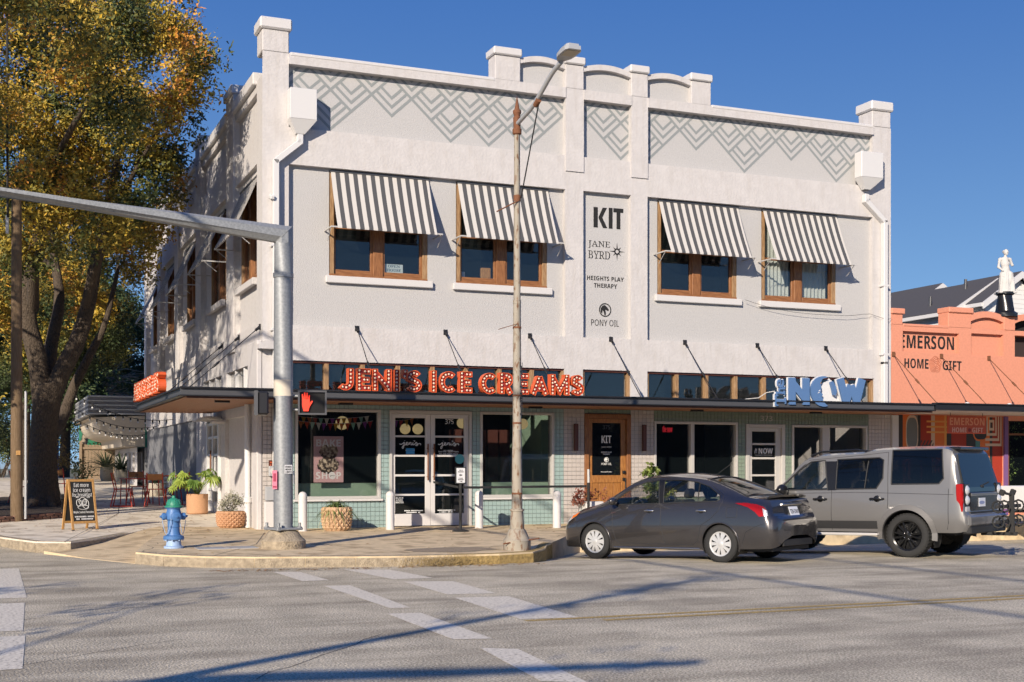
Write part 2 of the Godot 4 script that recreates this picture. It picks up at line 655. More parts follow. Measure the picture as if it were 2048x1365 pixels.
func ramp_y(x: float, z: float) -> float:
	var d := Vector2(-2.58 + 4.45, -0.8 - 4.1)
	var t := (Vector2(x + 4.45, z - 4.1)).dot(d) / d.length_squared()
	return clampf(t, 0.0, 1.0) * 0.285

# a slab with the given outline (x, z), its top at f(x, z)
func slab(outline: PackedVector2Array, f: Callable, down: float, cell := 0.8) -> SurfaceTool:
	var st := S()
	flat(st)
	var lo := outline[0]
	var hi := outline[0]
	for p in outline:
		lo = lo.min(p)
		hi = hi.max(p)
	var x := lo.x
	while x < hi.x:
		var cx := cell if x > -9.0 and x < 20.0 else 6.0
		var z := lo.y
		while z < hi.y:
			var cz := cell if z > -16.0 else 4.0
			for piece in Geometry2D.intersect_polygons(outline, rect(x, z, x + cx, z + cz)):
				var idx := Geometry2D.triangulate_polygon(piece)
				for i in range(0, idx.size(), 3):
					var v := []
					for k in 3:
						var p: Vector2 = piece[idx[i + k]]
						v.append(Vector3(p.x, f.call(p.x, p.y), p.y))
					tri3(st, v[0], v[1], v[2], Vector3.UP)
			z += cz
		x += cx
	var cw := Geometry2D.is_polygon_clockwise(outline)
	for i in outline.size():
		var a := outline[i]
		var b := outline[(i + 1) % outline.size()]
		var n := Vector3(b.y - a.y, 0, a.x - b.x)
		if cw:
			n = -n
		var m := maxi(1, int(a.distance_to(b) / 1.5))
		for k in m:
			var c := a.lerp(b, float(k) / m)
			var d := a.lerp(b, float(k + 1) / m)
			q(st, Vector3(c.x, f.call(c.x, c.y), c.y), Vector3(d.x, f.call(d.x, d.y), d.y), Vector3(d.x, down, d.y), Vector3(c.x, down, c.y), n)
	return st

func sweep(whole: Array, i0: int, prof: Array, f: Callable, gap := 0.004) -> SurfaceTool:
	var st := S()
	var rows := []
	for e in 2:
		var i := i0 + e
		var d0: Vector2 = (whole[i] - whole[maxi(i - 1, 0)]).normalized()
		var d1: Vector2 = (whole[mini(i + 1, whole.size() - 1)] - whole[i]).normalized()
		var d := (d0 + d1).normalized()
		var nn := Vector2(d.y, -d.x)
		var p: Vector2 = whole[i].move_toward(whole[i0 + 1 - e], gap)
		var row := []
		for v in prof:
			var w: Vector2 = p + nn * v.x
			row.append(Vector3(w.x, f.call(p.x, p.y) + v.y, w.y))
		rows.append(row)
	flat(st)
	for k in prof.size() - 1:
		var c: Vector3 = rows[0][0].lerp(rows[0][prof.size() - 1], 0.5) - Vector3.UP * 0.1
		q(st, rows[0][k], rows[1][k], rows[1][k + 1], rows[0][k + 1], rows[0][k] - c)
	for i in 2:
		for k in range(1, prof.size() - 1):
			tri3(st, rows[i][0], rows[i][k], rows[i][k + 1], rows[i][0] - rows[1 - i][0])
	return st

func ribbon(st, pts: Array, w: float, f: Callable, lift: float):
	flat(st)
	for i in pts.size() - 1:
		var a: Vector2 = pts[i]
		var b: Vector2 = pts[i + 1]
		var n := Vector2(b.y - a.y, a.x - b.x).normalized() * w / 2.0
		var v := []
		for p in [a - n, a + n, b + n, b - n]:
			v.append(Vector3(p.x, f.call(p.x, p.y) + lift, p.y))
		q(st, v[0], v[1], v[2], v[3], Vector3.UP)

func asphalt_texture() -> ImageTexture:
	var n := 1024
	var im := Image.create(n, n, false, Image.FORMAT_RGBA8)
	var a := FastNoiseLite.new()
	a.seed = 40
	a.frequency = 0.004
	a.fractal_octaves = 4
	var b := FastNoiseLite.new()
	b.seed = 41
	b.frequency = 0.16
	b.fractal_octaves = 2
	var r := RandomNumberGenerator.new()
	r.seed = 42
	var big := a.get_seamless_image(n, n)
	var mid := b.get_seamless_image(n, n)
	for y in n:
		for x in n:
			var v := 0.745 + 0.16 * (big.get_pixel(x, y).r - 0.5) + 0.52 * (mid.get_pixel(x, y).r - 0.5) + 0.16 * (r.randf() - 0.5)
			var t := r.randf()
			if t < 0.05:
				v *= 0.6
			elif t > 0.94:
				v *= 1.3
			im.set_pixel(x, y, Color(v, v * 0.95, v * 0.845))
	return ImageTexture.create_from_image(im)

func worn_tex(sd: int, lo: float) -> NoiseTexture2D:
	var t := noise_tex(sd, 0.05, 0.6, 1.0, 512, FastNoiseLite.TYPE_SIMPLEX_SMOOTH, 6)
	var g: Gradient = t.color_ramp
	g.offsets = PackedFloat32Array([0.0, lo, lo + 0.12, 1.0])
	g.colors = PackedColorArray([Color(0.8, 0.8, 0.8, 0.0), Color(0.8, 0.8, 0.8, 0.0), Color(0.85, 0.85, 0.85, 1.0), Color(1, 1, 1, 1)])
	return t

func make_ground():
	M.asphalt = tri(mat(0.97, 0.95, 0.90, 0.92), 0.21, asphalt_texture(), bump_tex(43, 0.16, 4.0, 1024), 0.5)
	var lanes := noise_tex(71, 0.02, Color(0.70, 0.69, 0.68), Color(1, 1, 1), 512, FastNoiseLite.TYPE_SIMPLEX_SMOOTH, 4)
	lanes.color_ramp.offsets = PackedFloat32Array([0.22, 0.6])
	over(M.asphalt, Vector3(0.022, 0.1, 0.11), lanes)
	var blots := noise_tex(72, 0.02, Color(0.66, 0.63, 0.6), Color(1, 1, 1), 512, FastNoiseLite.TYPE_SIMPLEX_SMOOTH, 6)
	blots.color_ramp.offsets = PackedFloat32Array([0.2, 0.5])
	for pm in [M.concrete, M.concrete_pale]:
		over(pm, Vector3(0.13, 0.13, 0.13), blots)
	M.paint_white = tri(mat(0.88, 0.80, 0.65, 0.92), 0.8, worn_tex(44, 0.22))
	M.paint_white.transparency = BaseMaterial3D.TRANSPARENCY_ALPHA_SCISSOR
	M.paint_yellow = tri(mat(0.58, 0.40, 0.13, 0.9), 0.9, worn_tex(45, 0.27))
	M.paint_yellow.transparency = BaseMaterial3D.TRANSPARENCY_ALPHA_SCISSOR
	M.crack = mat(0.09, 0.08, 0.07, 1.0)
	# open ground out to the horizon
	var g := S()
	flat(g)
	var zs := [9.0, 3.0, 0.0, -6.0, -12.0, -18.0, -26.0, -60.0, -300.0]
	for i in zs.size() - 1:
		var y0 := ry(-10.0, zs[i]) - 0.08
		var y1 := ry(-10.0, zs[i + 1]) - 0.08
		q(g, Vector3(-400, y0, zs[i]), Vector3(-0.7, y0, zs[i]), Vector3(-0.7, y1, zs[i + 1]), Vector3(-400, y1, zs[i + 1]), Vector3.UP)
		var yr0 := y0 if zs[i] <= -22.0 else -0.3
		var yr1 := y1 if zs[i + 1] <= -22.0 else -0.3
		q(g, Vector3(-0.7, yr0, zs[i]), Vector3(400, yr0, zs[i]), Vector3(400, yr1, zs[i + 1]), Vector3(-0.7, yr1, zs[i + 1]), Vector3.UP)
	q(g, Vector3(-400, -0.08, 9), Vector3(400, -0.3, 9), Vector3(400, -0.3, 300), Vector3(-400, -0.08, 300), Vector3.UP)
	structure("ground", g, tri(mat(0.16, 0.15, 0.08, 1.0), 0.2, noise_tex(46, 0.02, 0.6, 1.0)))
	# carriageway
	var road := S()
	flat(road)
	var rz := [22.0, 15.0, 9.0, 7.9, 6.0, 4.5, 2.5]
	for e in [[-90.0, 2.0, -3.0], [2.0, 90.0, 5.0]]:
		for i in rz.size() - 1:
			var a = [Vector3(e[0], ry(e[2], rz[i]), rz[i]), Vector3(e[1], ry(e[2], rz[i]), rz[i]), Vector3(e[1], ry(e[2], rz[i + 1]), rz[i + 1]), Vector3(e[0], ry(e[2], rz[i + 1]), rz[i + 1])]
			q(road, a[0], a[1], a[2], a[3], Vector3.UP)
	for i in 14:
		var z0 := 2.5 - i * 5.0
		q(road, Vector3(-17, ry(-10, z0), z0), Vector3(-4, ry(-10, z0), z0), Vector3(-4, ry(-10, z0 - 5), z0 - 5), Vector3(-17, ry(-10, z0 - 5), z0 - 5), Vector3.UP)
	var rd = structure("road", road, M.asphalt)
	# the far pavement behind the photographer
	structure("far_pavement", slab(rect(-90, 22, 90, 26), func(_x, _z): return 0.14, -0.1, 6.0), M.concrete)
	# pavements
	var edge := [Vector2(3.6, 5.75), Vector2(3.3, 6.2)] + finer([Vector2(2.9, 7.0), Vector2(2.25, 7.82), Vector2(1.37, 7.85), Vector2(0.44, 7.8), Vector2(-0.5, 7.6), Vector2(-1.5, 7.3), Vector2(-2.2, 7.08), Vector2(-2.8, 6.8), Vector2(-3.3, 6.4), Vector2(-3.6, 5.95), Vector2(-3.8, 5.5)], 0.75)
	var front := PackedVector2Array([Vector2(60, 0), Vector2(60, 3.6), Vector2(5.2, 3.6), Vector2(4.6, 4.2)] + edge + [Vector2(-3.5, 3.8), Vector2(-2.62, -0.3), Vector2(-2.56, -1.3), Vector2(-0.62, -0.7), Vector2(-0.62, 0)])
	var fs = structure("pavement", slab(front, gy, -0.25), M.concrete)
	var left_path := finer([Vector2(-3.35, 0.25), Vector2(-4.3, 2.2), Vector2(-4.75, 2.75), Vector2(-5.1, 2.66), Vector2(-5.8, 0.9), Vector2(-6.3, -1), Vector2(-6.5, -4), Vector2(-6.6, -20)], 0.9)
	var side := PackedVector2Array([Vector2(-2.56, -1.3)] + left_path + [Vector2(-6.6, -44), Vector2(-0.62, -44), Vector2(-0.62, -0.7)])
	var ss = structure("side_pavement", slab(side, gy, -0.1), M.concrete_pale)
	var ramp := pv([-5.1, 2.66, -3.8, 5.5, -3.5, 3.8, -2.62, -0.3, -2.56, -1.3, -3.35, 0.25, -4.3, 2.2, -4.75, 2.75])
	structure("kerb_ramp", slab(ramp, func(x, z): return ramp_y(x, z) + 0.006, -0.1, 0.5), M.concrete)
	# kerbs
	var prof := [Vector2(0.012, -0.28), Vector2(0.006, -0.035), Vector2(-0.02, 0.002), Vector2(-0.16, 0.006)]
	var main_path := []
	main_path = edge
	for i in main_path.size() - 1:
		obj("kerb_stone", sweep(main_path, i, prof, gy), M.kerb_yellow if main_path[i].x > 1.5 else M.kerb, fs)
	for i in left_path.size() - 1:
		obj("kerb_stone", sweep(left_path, i, prof, gy), M.kerb, ss)
	# joints and cracks in the pavements
	for l in [[[-2.6, -0.2], [-0.6, 0.6]], [[-1.2, 2.9], [0.6, 7.7]], [[3.3, 0.1], [4.0, 5.0]], [[-2.9, 3.4], [6.0, 2.6]], [[-0.8, 1.2], [-1.6, 4.4], [-2.7, 6.6]]]:
		var c := S()
		var pp := []
		for p in l: pp.append(Vector2(p[0], p[1]))
		ribbon(c, pp, 0.014, gy, 0.003)
		obj("joint", c, M.crack, fs)
	for l in [[[-4.75, 2.6], [-3.0, -6.0], [-2.7, -9.0]], [[-5.9, -0.6], [-2.4, -2.0]], [[-6.2, -4.2], [-0.7, -5.2]], [[-6.2, -6.4], [-0.7, -7.6]]]:
		var c := S()
		var pp := []
		for p in l: pp.append(Vector2(p[0], p[1]))
		ribbon(c, pp, 0.016, gy, 0.003)
		obj("joint", c, M.crack, ss)
	for l in [[-3.7, 5.5, -3.2, 3.4, 6], [2.0, 6.6, 4.6, 3.9, 9], [0.9, 6.4, 2.0, 7.0, 5], [-1.0, 5.2, 0.2, 7.7, 6]]:
		var c := S()
		ribbon(c, jagged(Vector2(l[0], l[1]), Vector2(l[2], l[3]), l[4], 0.09), 0.010, gy, 0.003)
		obj("crack", c, M.crack, fs)
	# a vault lid and a patch of coarse repair
	for i in 2:
		many("vault_lid", [[-2.75 + i * 0.52, -2.25 + i * 0.52, gy(0, 5.0) - 0.03, gy(0, 5.0) + 0.007, 4.75, 5.3]], M.lamp_grey, fs, 0.004)
	var rp := S()
	flat(rp)
	var ro := PackedVector2Array()
	for i in 15:
		var a := TAU * i / 15.0
		ro.append(Vector2(1.25 + cos(a) * (0.85 + rng.randf_range(-0.12, 0.12)), 6.75 + sin(a) * (0.5 + rng.randf_range(-0.08, 0.08))))
	for i in 15:
		var a := ro[i]
		var b := ro[(i + 1) % 15]
		tri3(rp, Vector3(1.25, gy(0, 6.75) + 0.006, 6.75), Vector3(a.x, gy(0, a.y) + 0.005, a.y), Vector3(b.x, gy(0, b.y) + 0.005, b.y), Vector3.UP)
	obj("repair_patch", rp, tri(mat(0.62, 0.50, 0.36, 0.95), 1.1, noise_tex(73, 0.12, 0.3, 1.0), bump_tex(74, 0.12, 14.0), 1.0), fs)
	# painted lines, worn
	for p in [[-2.06, 8.0, -1.68, 8.2, -1.62, 9.7, -2.0, 9.7], [-1.9, 10.5, -1.55, 10.55, -1.63, 13.43, -1.86, 13.4], [-2.05, 13.9, -1.68, 13.95, -1.72, 16.2, -2.08, 16.1],
			[-2.05, 16.7, -1.76, 16.9, -1.95, 18.7, -2.25, 18.5], [-0.95, 7.98, -0.3, 8.3, -0.15, 9.9, -0.75, 9.9], [-0.72, 10.3, -0.06, 10.5, -0.12, 12.3, -0.75, 12.2], [-0.8, 12.6, -0.12, 12.7, -0.27, 15.0, -0.9, 14.9],
			[-8.0, 5.7, -5.6, 5.83, -5.62, 10.6, -8.0, 10.6], [-8.0, 11.2, -5.66, 11.2, -5.75, 13.9, -8.0, 13.9], [-8.0, 14.3, -5.74, 14.3, -5.82, 16.4, -8.0, 16.4]]:
		var c := S()
		flat(c)
		q(c, Vector3(p[0], 0.004, p[1]), Vector3(p[2], 0.004, p[3]), Vector3(p[4], 0.004, p[5]), Vector3(p[6], 0.004, p[7]), Vector3.UP)
		obj("crosswalk_mark", c, M.paint_white, rd)
	for o in [0.0, 0.26]:
		var c := S()
		ribbon(c, [Vector2(-0.9 + o * 3, 15.05 + o), Vector2(60, 15.05 + o)], 0.11, func(_x, _z): return 0.0, 0.004)
		obj("centre_line", c, M.paint_yellow, rd)
	for l in [[-6.0, 13.2, -3.6, 11.6, 12], [-6.1, 16.4, -4.4, 15.1, 8], [-4.2, 17.6, -2.6, 15.5, 8], [1.8, 20.5, 6.0, 17.4, 20], [3.0, 13.0, 9.0, 13.6, 20]]:
		var c := S()
		ribbon(c, jagged(Vector2(l[0], l[1]), Vector2(l[2], l[3]), l[4], 0.07), 0.009, func(_x, _z): return 0.0, 0.003)
		obj("crack", c, M.crack, rd)

func jagged(a: Vector2, b: Vector2, n: int, amp: float) -> Array:
	var r := [a]
	for i in range(1, n):
		r.append(a.lerp(b, float(i) / n) + Vector2(rng.randf_range(-amp, amp), rng.randf_range(-amp, amp)))
	r.append(b)
	return r

# a smooth path through the points, in steps of about the given length
func finer(p: Array, step: float) -> Array:
	var c := Curve2D.new()
	for i in p.size():
		var t: Vector2 = (p[mini(i + 1, p.size() - 1)] - p[maxi(i - 1, 0)]) / 8.0
		c.add_point(p[i], -t, t)
	var n := int(c.get_baked_length() / step)
	var r := []
	for i in n + 1:
		r.append(c.sample_baked(c.get_baked_length() * i / n))
	return r

# moves a thing's origin to the middle of its underside, keeping what it holds in place
func settle(o: Node3D):
	var first := true
	var bb := AABB()
	for c in o.find_children("*", "MeshInstance3D", true, false):
		var t: Transform3D = c.transform
		var p: Node = c.get_parent()
		while p != o:
			t = p.transform * t
			p = p.get_parent()
		var b: AABB = t * c.mesh.get_aabb()
		bb = b if first else bb.merge(b)
		first = false
	var d := Vector3(bb.position.x + bb.size.x / 2.0, bb.position.y, bb.position.z + bb.size.z / 2.0)
	o.position += o.basis * d
	for c in o.get_children():
		c.position -= d

# ---------- the white corner building ----------
const WINDOWS := [[0.89, 3.17], [3.85, 6.13], [9.07, 11.34], [12.06, 14.34]]
const SIDE_WINDOWS := [[-2.9, -0.9], [-7.2, -4.9], [-11.6, -9.55], [-15.9, -14.0], [-19.8, -17.9]]

func wood_window(parent, xf: Transform3D, w: float, y0: float, y1: float):
	var n := sub("window", parent)
	n.transform = xf
	var f := S()
	many("jamb", [[0.0, 0.12, y0, y1, -0.24, -0.15], [w - 0.11, w, y0, y1, -0.24, -0.15]], M.wood_grey, n, 0.006)
	bx(f, 0.0, w, y0 - 0.0, y0 + 0.05, -0.26, -0.13, 0.006)
	obj("sill_board", f, M.wood_h, n)
	var mid := S()
	bx(mid, w * 0.5 - 0.125, w * 0.5 + 0.105, y0 + 0.05, y1, -0.25, -0.165, 0.008)
	obj("mullion", mid, M.wood, n)
	for p in [[0.12, w * 0.5 - 0.125], [w * 0.5 + 0.105, w - 0.11]]:
		var s := S()
		for b in [[p[0], p[0] + 0.045, y0 + 0.05, y1], [p[1] - 0.055, p[1], y0 + 0.05, y1]]:
			bx(s, b[0], b[1], b[2], b[3], -0.27, -0.2, 0.006)
		var sash = obj("sash", s, M.wood, n)
		many("rail", [[p[0] + 0.045, p[1] - 0.055, y0 + 0.05, y0 + 0.16, -0.27, -0.2], [p[0] + 0.045, p[1] - 0.055, y0 + 1.06, y0 + 1.12, -0.28, -0.21]], M.wood_h, sash, 0.005)
		var g := S()
		bx(g, p[0] + 0.045, p[1] - 0.055, y0 + 0.16, y1 - 0.01, -0.245, -0.239)
		obj("pane", g, M.glass, n)

func tiles(parent, m: Material, x0: float, x1: float, y0: float, y1: float, holes: Array, xf := Transform3D(), pitch := 0.1):
	var st := S()
	flat(st)
	var nx := maxi(1, int(round((x1 - x0) / pitch)))
	var ny := maxi(1, int(round((y1 - y0) / pitch)))
	var dx := (x1 - x0) / nx
	var dy := (y1 - y0) / ny
	for i in nx:
		for j in ny:
			var r := Rect2(x0 + i * dx + 0.003, y0 + j * dy + 0.003, dx - 0.006, dy - 0.006)
			var gone := false
			for h in holes:
				var hr := Rect2(h[0], h[2], h[1] - h[0], h[3] - h[2])
				if hr.intersects(r):
					# trim the tile at the opening where a strip of it is left
					if r.position.x < hr.position.x - 0.02:
						r.size.x = minf(r.size.x, hr.position.x - r.position.x)
					elif r.end.x > hr.end.x + 0.02:
						var e := r.end.x
						r.position.x = maxf(r.position.x, hr.end.x)
						r.size.x = e - r.position.x
					elif r.position.y < hr.position.y - 0.02:
						r.size.y = minf(r.size.y, hr.position.y - r.position.y)
					elif r.end.y > hr.end.y + 0.02:
						var e := r.end.y
						r.position.y = maxf(r.position.y, hr.end.y)
						r.size.y = e - r.position.y
					else:
						gone = true
			if gone:
				continue
			var t := rng.randf_range(-0.0025, 0.0025)
			var s := rng.randf_range(-0.0025, 0.0025)
			var a := xf * Vector3(r.position.x + 0.003, r.position.y + 0.003, t)
			var b := xf * Vector3(r.end.x - 0.003, r.position.y + 0.003, s)
			var c := xf * Vector3(r.end.x - 0.003, r.end.y - 0.003, -t)
			var d := xf * Vector3(r.position.x + 0.003, r.end.y - 0.003, -s)
			q(st, a, b, c, d, xf.basis.z)
			var a2 := xf * Vector3(r.position.x, r.position.y, -0.014)
			var b2 := xf * Vector3(r.end.x, r.position.y, -0.014)
			var c2 := xf * Vector3(r.end.x, r.end.y, -0.014)
			var d2 := xf * Vector3(r.position.x, r.end.y, -0.014)
			q(st, a, b, b2, a2, -xf.basis.y)
			q(st, b, c, c2, b2, xf.basis.x)
			q(st, c, d, d2, c2, xf.basis.y)
			q(st, d, a, a2, d2, -xf.basis.x)
	var o = obj("wall_tiles", st, m, parent)
	o.set_meta("kind", "stuff")

func frieze(parent, x0: float, x1: float, cells: Array):
	var st := S()
	var clip := rect(x0, 8.93, x1, 10.27)
	var hw := 0.466
	var hh := 0.43
	for c in cells:
		var by: float = 8.965 + (3 - c[1]) * hh
		while by < 10.3:
			var dia := pv([c[0], by, c[0] + hw, by + hh, c[0], by + 2 * hh, c[0] - hw, by + hh])
			for lift in [0.0, 0.195, 0.395]:
				for sg in [-1.0, 1.0]:
					var y0: float = by + lift
					var band := pv([c[0], y0, c[0] + sg * hw, y0 + hh, c[0] + sg * hw, y0 + hh + 0.08, c[0], y0 + 0.08])
					for a in Geometry2D.intersect_polygons(band, dia):
						for b in Geometry2D.intersect_polygons(a, clip):
							sheet(st, b, -0.126)
			by += 2 * hh
	obj("painted_pattern", st, M.stripe_grey, parent)

func make_corner_building():
	var B := thing("corner_building", "white two-storey stucco corner building with grey zigzag frieze and tiled shopfronts", "building")
	var open := [[0.11, 2.03, 0.88, 2.85], [2.23, 4.18, 0.0, 2.85], [4.39, 6.25, 0.88, 2.85], [7.04, 8.27, 0.0, 2.85], [8.91, 11.28, 0.9, 2.69], [11.52, 12.68, 0.0, 2.65], [12.89, 15.24, 0.9, 2.65]]
	var R := [[-0.60, 16.0, 2.96, 10.5, 0.0, "front_wall"]]
	for y in [[8.92, 10.27], [4.65, 8.12]]:
		for x in [[-0.03, 6.54], [7.01, 8.28], [8.73, 15.41]]:
			R.append([x[0], x[1], y[0], y[1], -0.13, "wall_panel"])
	for x in [[6.54, 7.01], [8.28, 8.73]]:
		R.append([x[0], x[1], 8.55, 10.5, 0.03, "front_wall"])
	for x in [[-0.03, 6.54], [7.01, 8.28], [8.73, 15.41]]:
		R.append([x[0], x[1], 10.27, 10.5, 0.05, "front_wall"])
	for w in WINDOWS:
		R.append([w[0], w[1], 5.78, 8.09, NAN, "wall_panel"])
	for x in [[0.0, 6.52], [7.0, 8.27], [8.73, 15.46]]:
		R.append([x[0], x[1], 3.2, 3.89, NAN, "front_wall"])
	R.append([-0.60, 16.0, 0.0, 2.96, -0.014, "wall_base"])
	for o in open:
		R.append([o[0], o[1], o[2], o[3], NAN, "wall_base"])
	var g := grid_wall(R, ["front_wall", "wall_panel", "wall_base"], Transform3D(), -0.34)
	for k in g:
		obj(k, g[k], {"front_wall": M.stucco, "wall_panel": M.panel, "wall_base": M.grout}[k], B)
	# tiles between the openings
	tiles(B, M.tile_white, -0.6, 0.0, 0.2, 2.95, open)
	tiles(B, M.tile_teal, 0.0, 6.5, 0.2, 2.95, open)
	tiles(B, M.tile_white, 6.5, 7.04, 0.2, 2.95, open)
	tiles(B, M.tile_sage, 7.04, 8.27, 2.86, 2.95, open)
	tiles(B, M.tile_white, 8.27, 8.91, 0.2, 2.95, open)
	tiles(B, M.tile_sage, 8.91, 15.28, 0.2, 2.95, open)
	tiles(B, M.tile_white, 15.28, 16.0, 0.2, 2.95, open)
	# parapet coping, corner pylons, raised middle
	for x in [[-0.02, 4.75], [10.49, 15.4]]:
		var c := S()
		bx(c, x[0], x[1], 10.43, 10.53, -0.34, 0.06, 0.03)
		obj("coping", c, M.white, B)
	for p in [[-0.60, -0.02, 10.98], [15.4, 16.0, 10.93]]:
		var c := S()
		bx(c, p[0], p[1], 10.5, p[2], -0.58, 0.0, 0.02)
		var py = obj("pylon", c, M.stucco, B)
		var d := S()
		bx(d, p[0] - 0.06, p[1] + 0.06, p[2], p[2] + 0.25, -0.64, 0.06, 0.035)
		obj("cap", d, M.white, py)
	for p in [[4.75, 5.38], [6.54, 7.01], [8.28, 8.73], [9.94, 10.49]]:
		var c := S()
		bx(c, p[0], p[1], 10.5, 11.07, -0.4, 0.03, 0.012)
		var pi = obj("pier", c, M.stucco, B)
		var d := S()
		bx(d, p[0] - 0.05, p[1] + 0.03, 11.07, 11.25, -0.45, 0.09, 0.025)
		obj("cap", d, M.white, pi)
	for p in [[5.38, 6.54], [7.01, 8.28], [8.73, 9.94]]:
		var mx: float = (p[0] + p[1]) / 2.0
		var hw: float = (p[1] - p[0]) / 2.0
		var band := PackedVector2Array()
		var back := pv([p[0], 10.5, p[1], 10.5])
		for i in 17:
			var u := -1.0 + i / 8.0
			band.append(Vector2(mx + u * hw, 11.17 - 0.11 * u * u))
		for i in 17:
			var u := 1.0 - i / 8.0
			var pt := Vector2(mx + u * hw, 11.04 - 0.10 * u * u)
			band.append(pt)
			back.append(pt)
		var c := S()
		prism(c, band, -0.34, 0.0)
		var ar = obj("arch", c, M.stucco, B)
		var d := S()
		prism(d, back, -0.34, -0.12)
		obj("niche", d, M.panel, ar)
		var e := S()
		bx(e, p[0], p[1], 10.47, 10.5, -0.12, 0.01, 0.005)
		obj("ledge", e, M.white, ar)
	# painted frieze
	frieze(B, -0.03, 6.54, [[-0.476, 2], [-0.01, 1], [0.456, 2], [0.922, 3], [1.388, 2], [1.854, 1], [2.32, 2], [2.786, 1], [3.252, 2], [3.718, 3], [4.184, 2], [4.65, 3], [5.116, 2], [5.582, 3], [6.048, 2], [6.514, 1]])
	frieze(B, 7.01, 8.28, [[6.67, 2], [7.136, 1], [7.602, 2], [8.068, 3], [8.534, 2]])
	frieze(B, 8.73, 15.41, [[8.76, 3], [9.226, 2], [9.692, 1], [10.158, 2], [10.624, 1], [11.09, 2], [11.556, 3], [12.022, 2], [12.488, 1], [12.954, 2], [13.42, 1], [13.886, 2], [14.352, 3], [14.818, 2], [15.284, 1]])
	# upper windows and their sills
	for w in WINDOWS:
		wood_window(B, at(w[0], 0, 0), w[1] - w[0], 5.78, 8.09)
		var s := S()
		bx(s, w[0] - 0.09, w[1] + 0.1, 5.62, 5.775, -0.13, -0.03, 0.012)
		obj("window_sill", s, M.white, B)
	# transom lights above the canopy
	for t in [[0.0, 6.52, 8], [7.0, 8.27, 1], [8.73, 15.46, 8]]:
		var n := sub("transom", B)
		many("rail", [[t[0], t[1], 3.84, 3.89, -0.2, -0.05], [t[0], t[1], 3.2, 3.27, -0.2, -0.05]], M.brown_metal, n, 0.004)
		var dx: float = (t[1] - t[0]) / t[2]
		for i in t[2] + 1:
			var xm: float = t[0] + i * dx
			var m := S()
			bx(m, clampf(xm - 0.05, t[0], t[1] - 0.06), clampf(xm + 0.05, t[0] + 0.06, t[1]), 3.27, 3.84, -0.2, -0.04, 0.005)
			obj("post", m, M.wood_grey, n)
		for i in t[2]:
			var m := S()
			bx(m, t[0] + i * dx + 0.05, t[0] + (i + 1) * dx - 0.05, 3.27, 3.84, -0.146, -0.14)
			obj("pane", m, M.glass, n)
	# shop windows in pale frames
	for w in [[0.11, 2.03, 0.88, 2.85, []], [4.39, 6.25, 0.88, 2.85, []], [8.91, 11.28, 0.9, 2.69, [[9.93, 10.03]]], [12.89, 15.24, 0.9, 2.65, [[13.82, 14.04]]]]:
		var n := sub("shop_window", B)
		var f := S()
		var fr := 0.06
		bx(f, w[0], w[0] + fr, w[2], w[3], -0.14, 0.02, 0.004)
		bx(f, w[1] - fr, w[1], w[2], w[3], -0.14, 0.02, 0.004)
		bx(f, w[0] + fr, w[1] - fr, w[2], w[2] + fr, -0.14, 0.02, 0.004)
		bx(f, w[0] + fr, w[1] - fr, w[3] - fr, w[3], -0.14, 0.02, 0.004)
		for x in w[4]:
			bx(f, x[0], x[1], w[2] + fr, w[3] - fr, -0.14, 0.015, 0.004)
		obj("frame", f, M.alu, n)
		var edges := [w[0] + fr]
		for x in w[4]:
			edges.append(x[0]); edges.append(x[1])
		edges.append(w[1] - fr)
		for i in range(0, edges.size(), 2):
			var p := S()
			bx(p, edges[i], edges[i + 1], w[2] + fr, w[3] - fr, -0.09, -0.08)
			obj("pane", p, M.glass, n)
		var sl := S()
		bx(sl, w[0] - 0.04, w[1] + 0.04, w[2] - 0.05, w[2] - 0.002, -0.02, 0.06, 0.006)
		obj("ledge", sl, M.white, n)
	make_doors(B)
	# rainwater heads and pipes
	for e in [[-0.066, 0.52, [[0.19, 8.78], [0.19, 8.58], [-0.33, 8.13], [-0.33, 4.3], [-0.33, 3.16]], 9.70], [14.83, 15.52, [[15.12, 8.68], [15.12, 8.5], [15.72, 8.0], [15.72, 4.3], [15.72, 3.16]], 9.74]]:
		var h := S()
		var x0: float = e[0]
		var x1: float = e[1]
		var yt: float = e[3]
		bx(h, x0, x1, yt - 0.66, yt, 0.002, 0.3, 0.01)
		var d = obj("rainwater_head", h, M.white_metal, B)
		var f := S()
		flat(f)
		var c: float = e[2][0][0]
		var top := [Vector3(x0, yt - 0.66, 0.3), Vector3(x1, yt - 0.66, 0.3), Vector3(x1, yt - 0.66, 0.002), Vector3(x0, yt - 0.66, 0.002)]
		var low := [Vector3(c - 0.09, yt - 0.95, 0.17), Vector3(c + 0.09, yt - 0.95, 0.17), Vector3(c + 0.09, yt - 0.95, 0.03), Vector3(c - 0.09, yt - 0.95, 0.03)]
		for i in 4:
			var k := (i + 1) % 4
			q(f, top[i], top[k], low[k], low[i], (top[i] + top[k] + low[i] + low[k]) / 4.0 - Vector3(c, yt - 0.8, 0.1))
		obj("funnel", f, M.white_metal, d)
		var p := S()
		var pts: Array = e[2]
		for i in pts.size() - 1:
			var a := Vector3(pts[i][0], pts[i][1], 0.085)
			var b := Vector3(pts[i + 1][0], pts[i + 1][1], 0.085)
			beam(p, a + (a - b).normalized() * (0.04 if i > 0 else 0.0), b + (b - a).normalized() * 0.04, 0.155, 0.13, 0.012)
		obj("downpipe", p, M.white_metal, d)
		for y in [6.3, 4.5]:
			many("bracket", [[pts[3][0] - 0.11, pts[3][0] + 0.11, y, y + 0.05, 0.003, 0.165]], M.white_metal, d, 0.004)
	# painted shop names on the middle panel
	var z := -0.126
	var k := S()
	sheet(k, rect(7.34, 7.3, 7.455, 7.79), z)
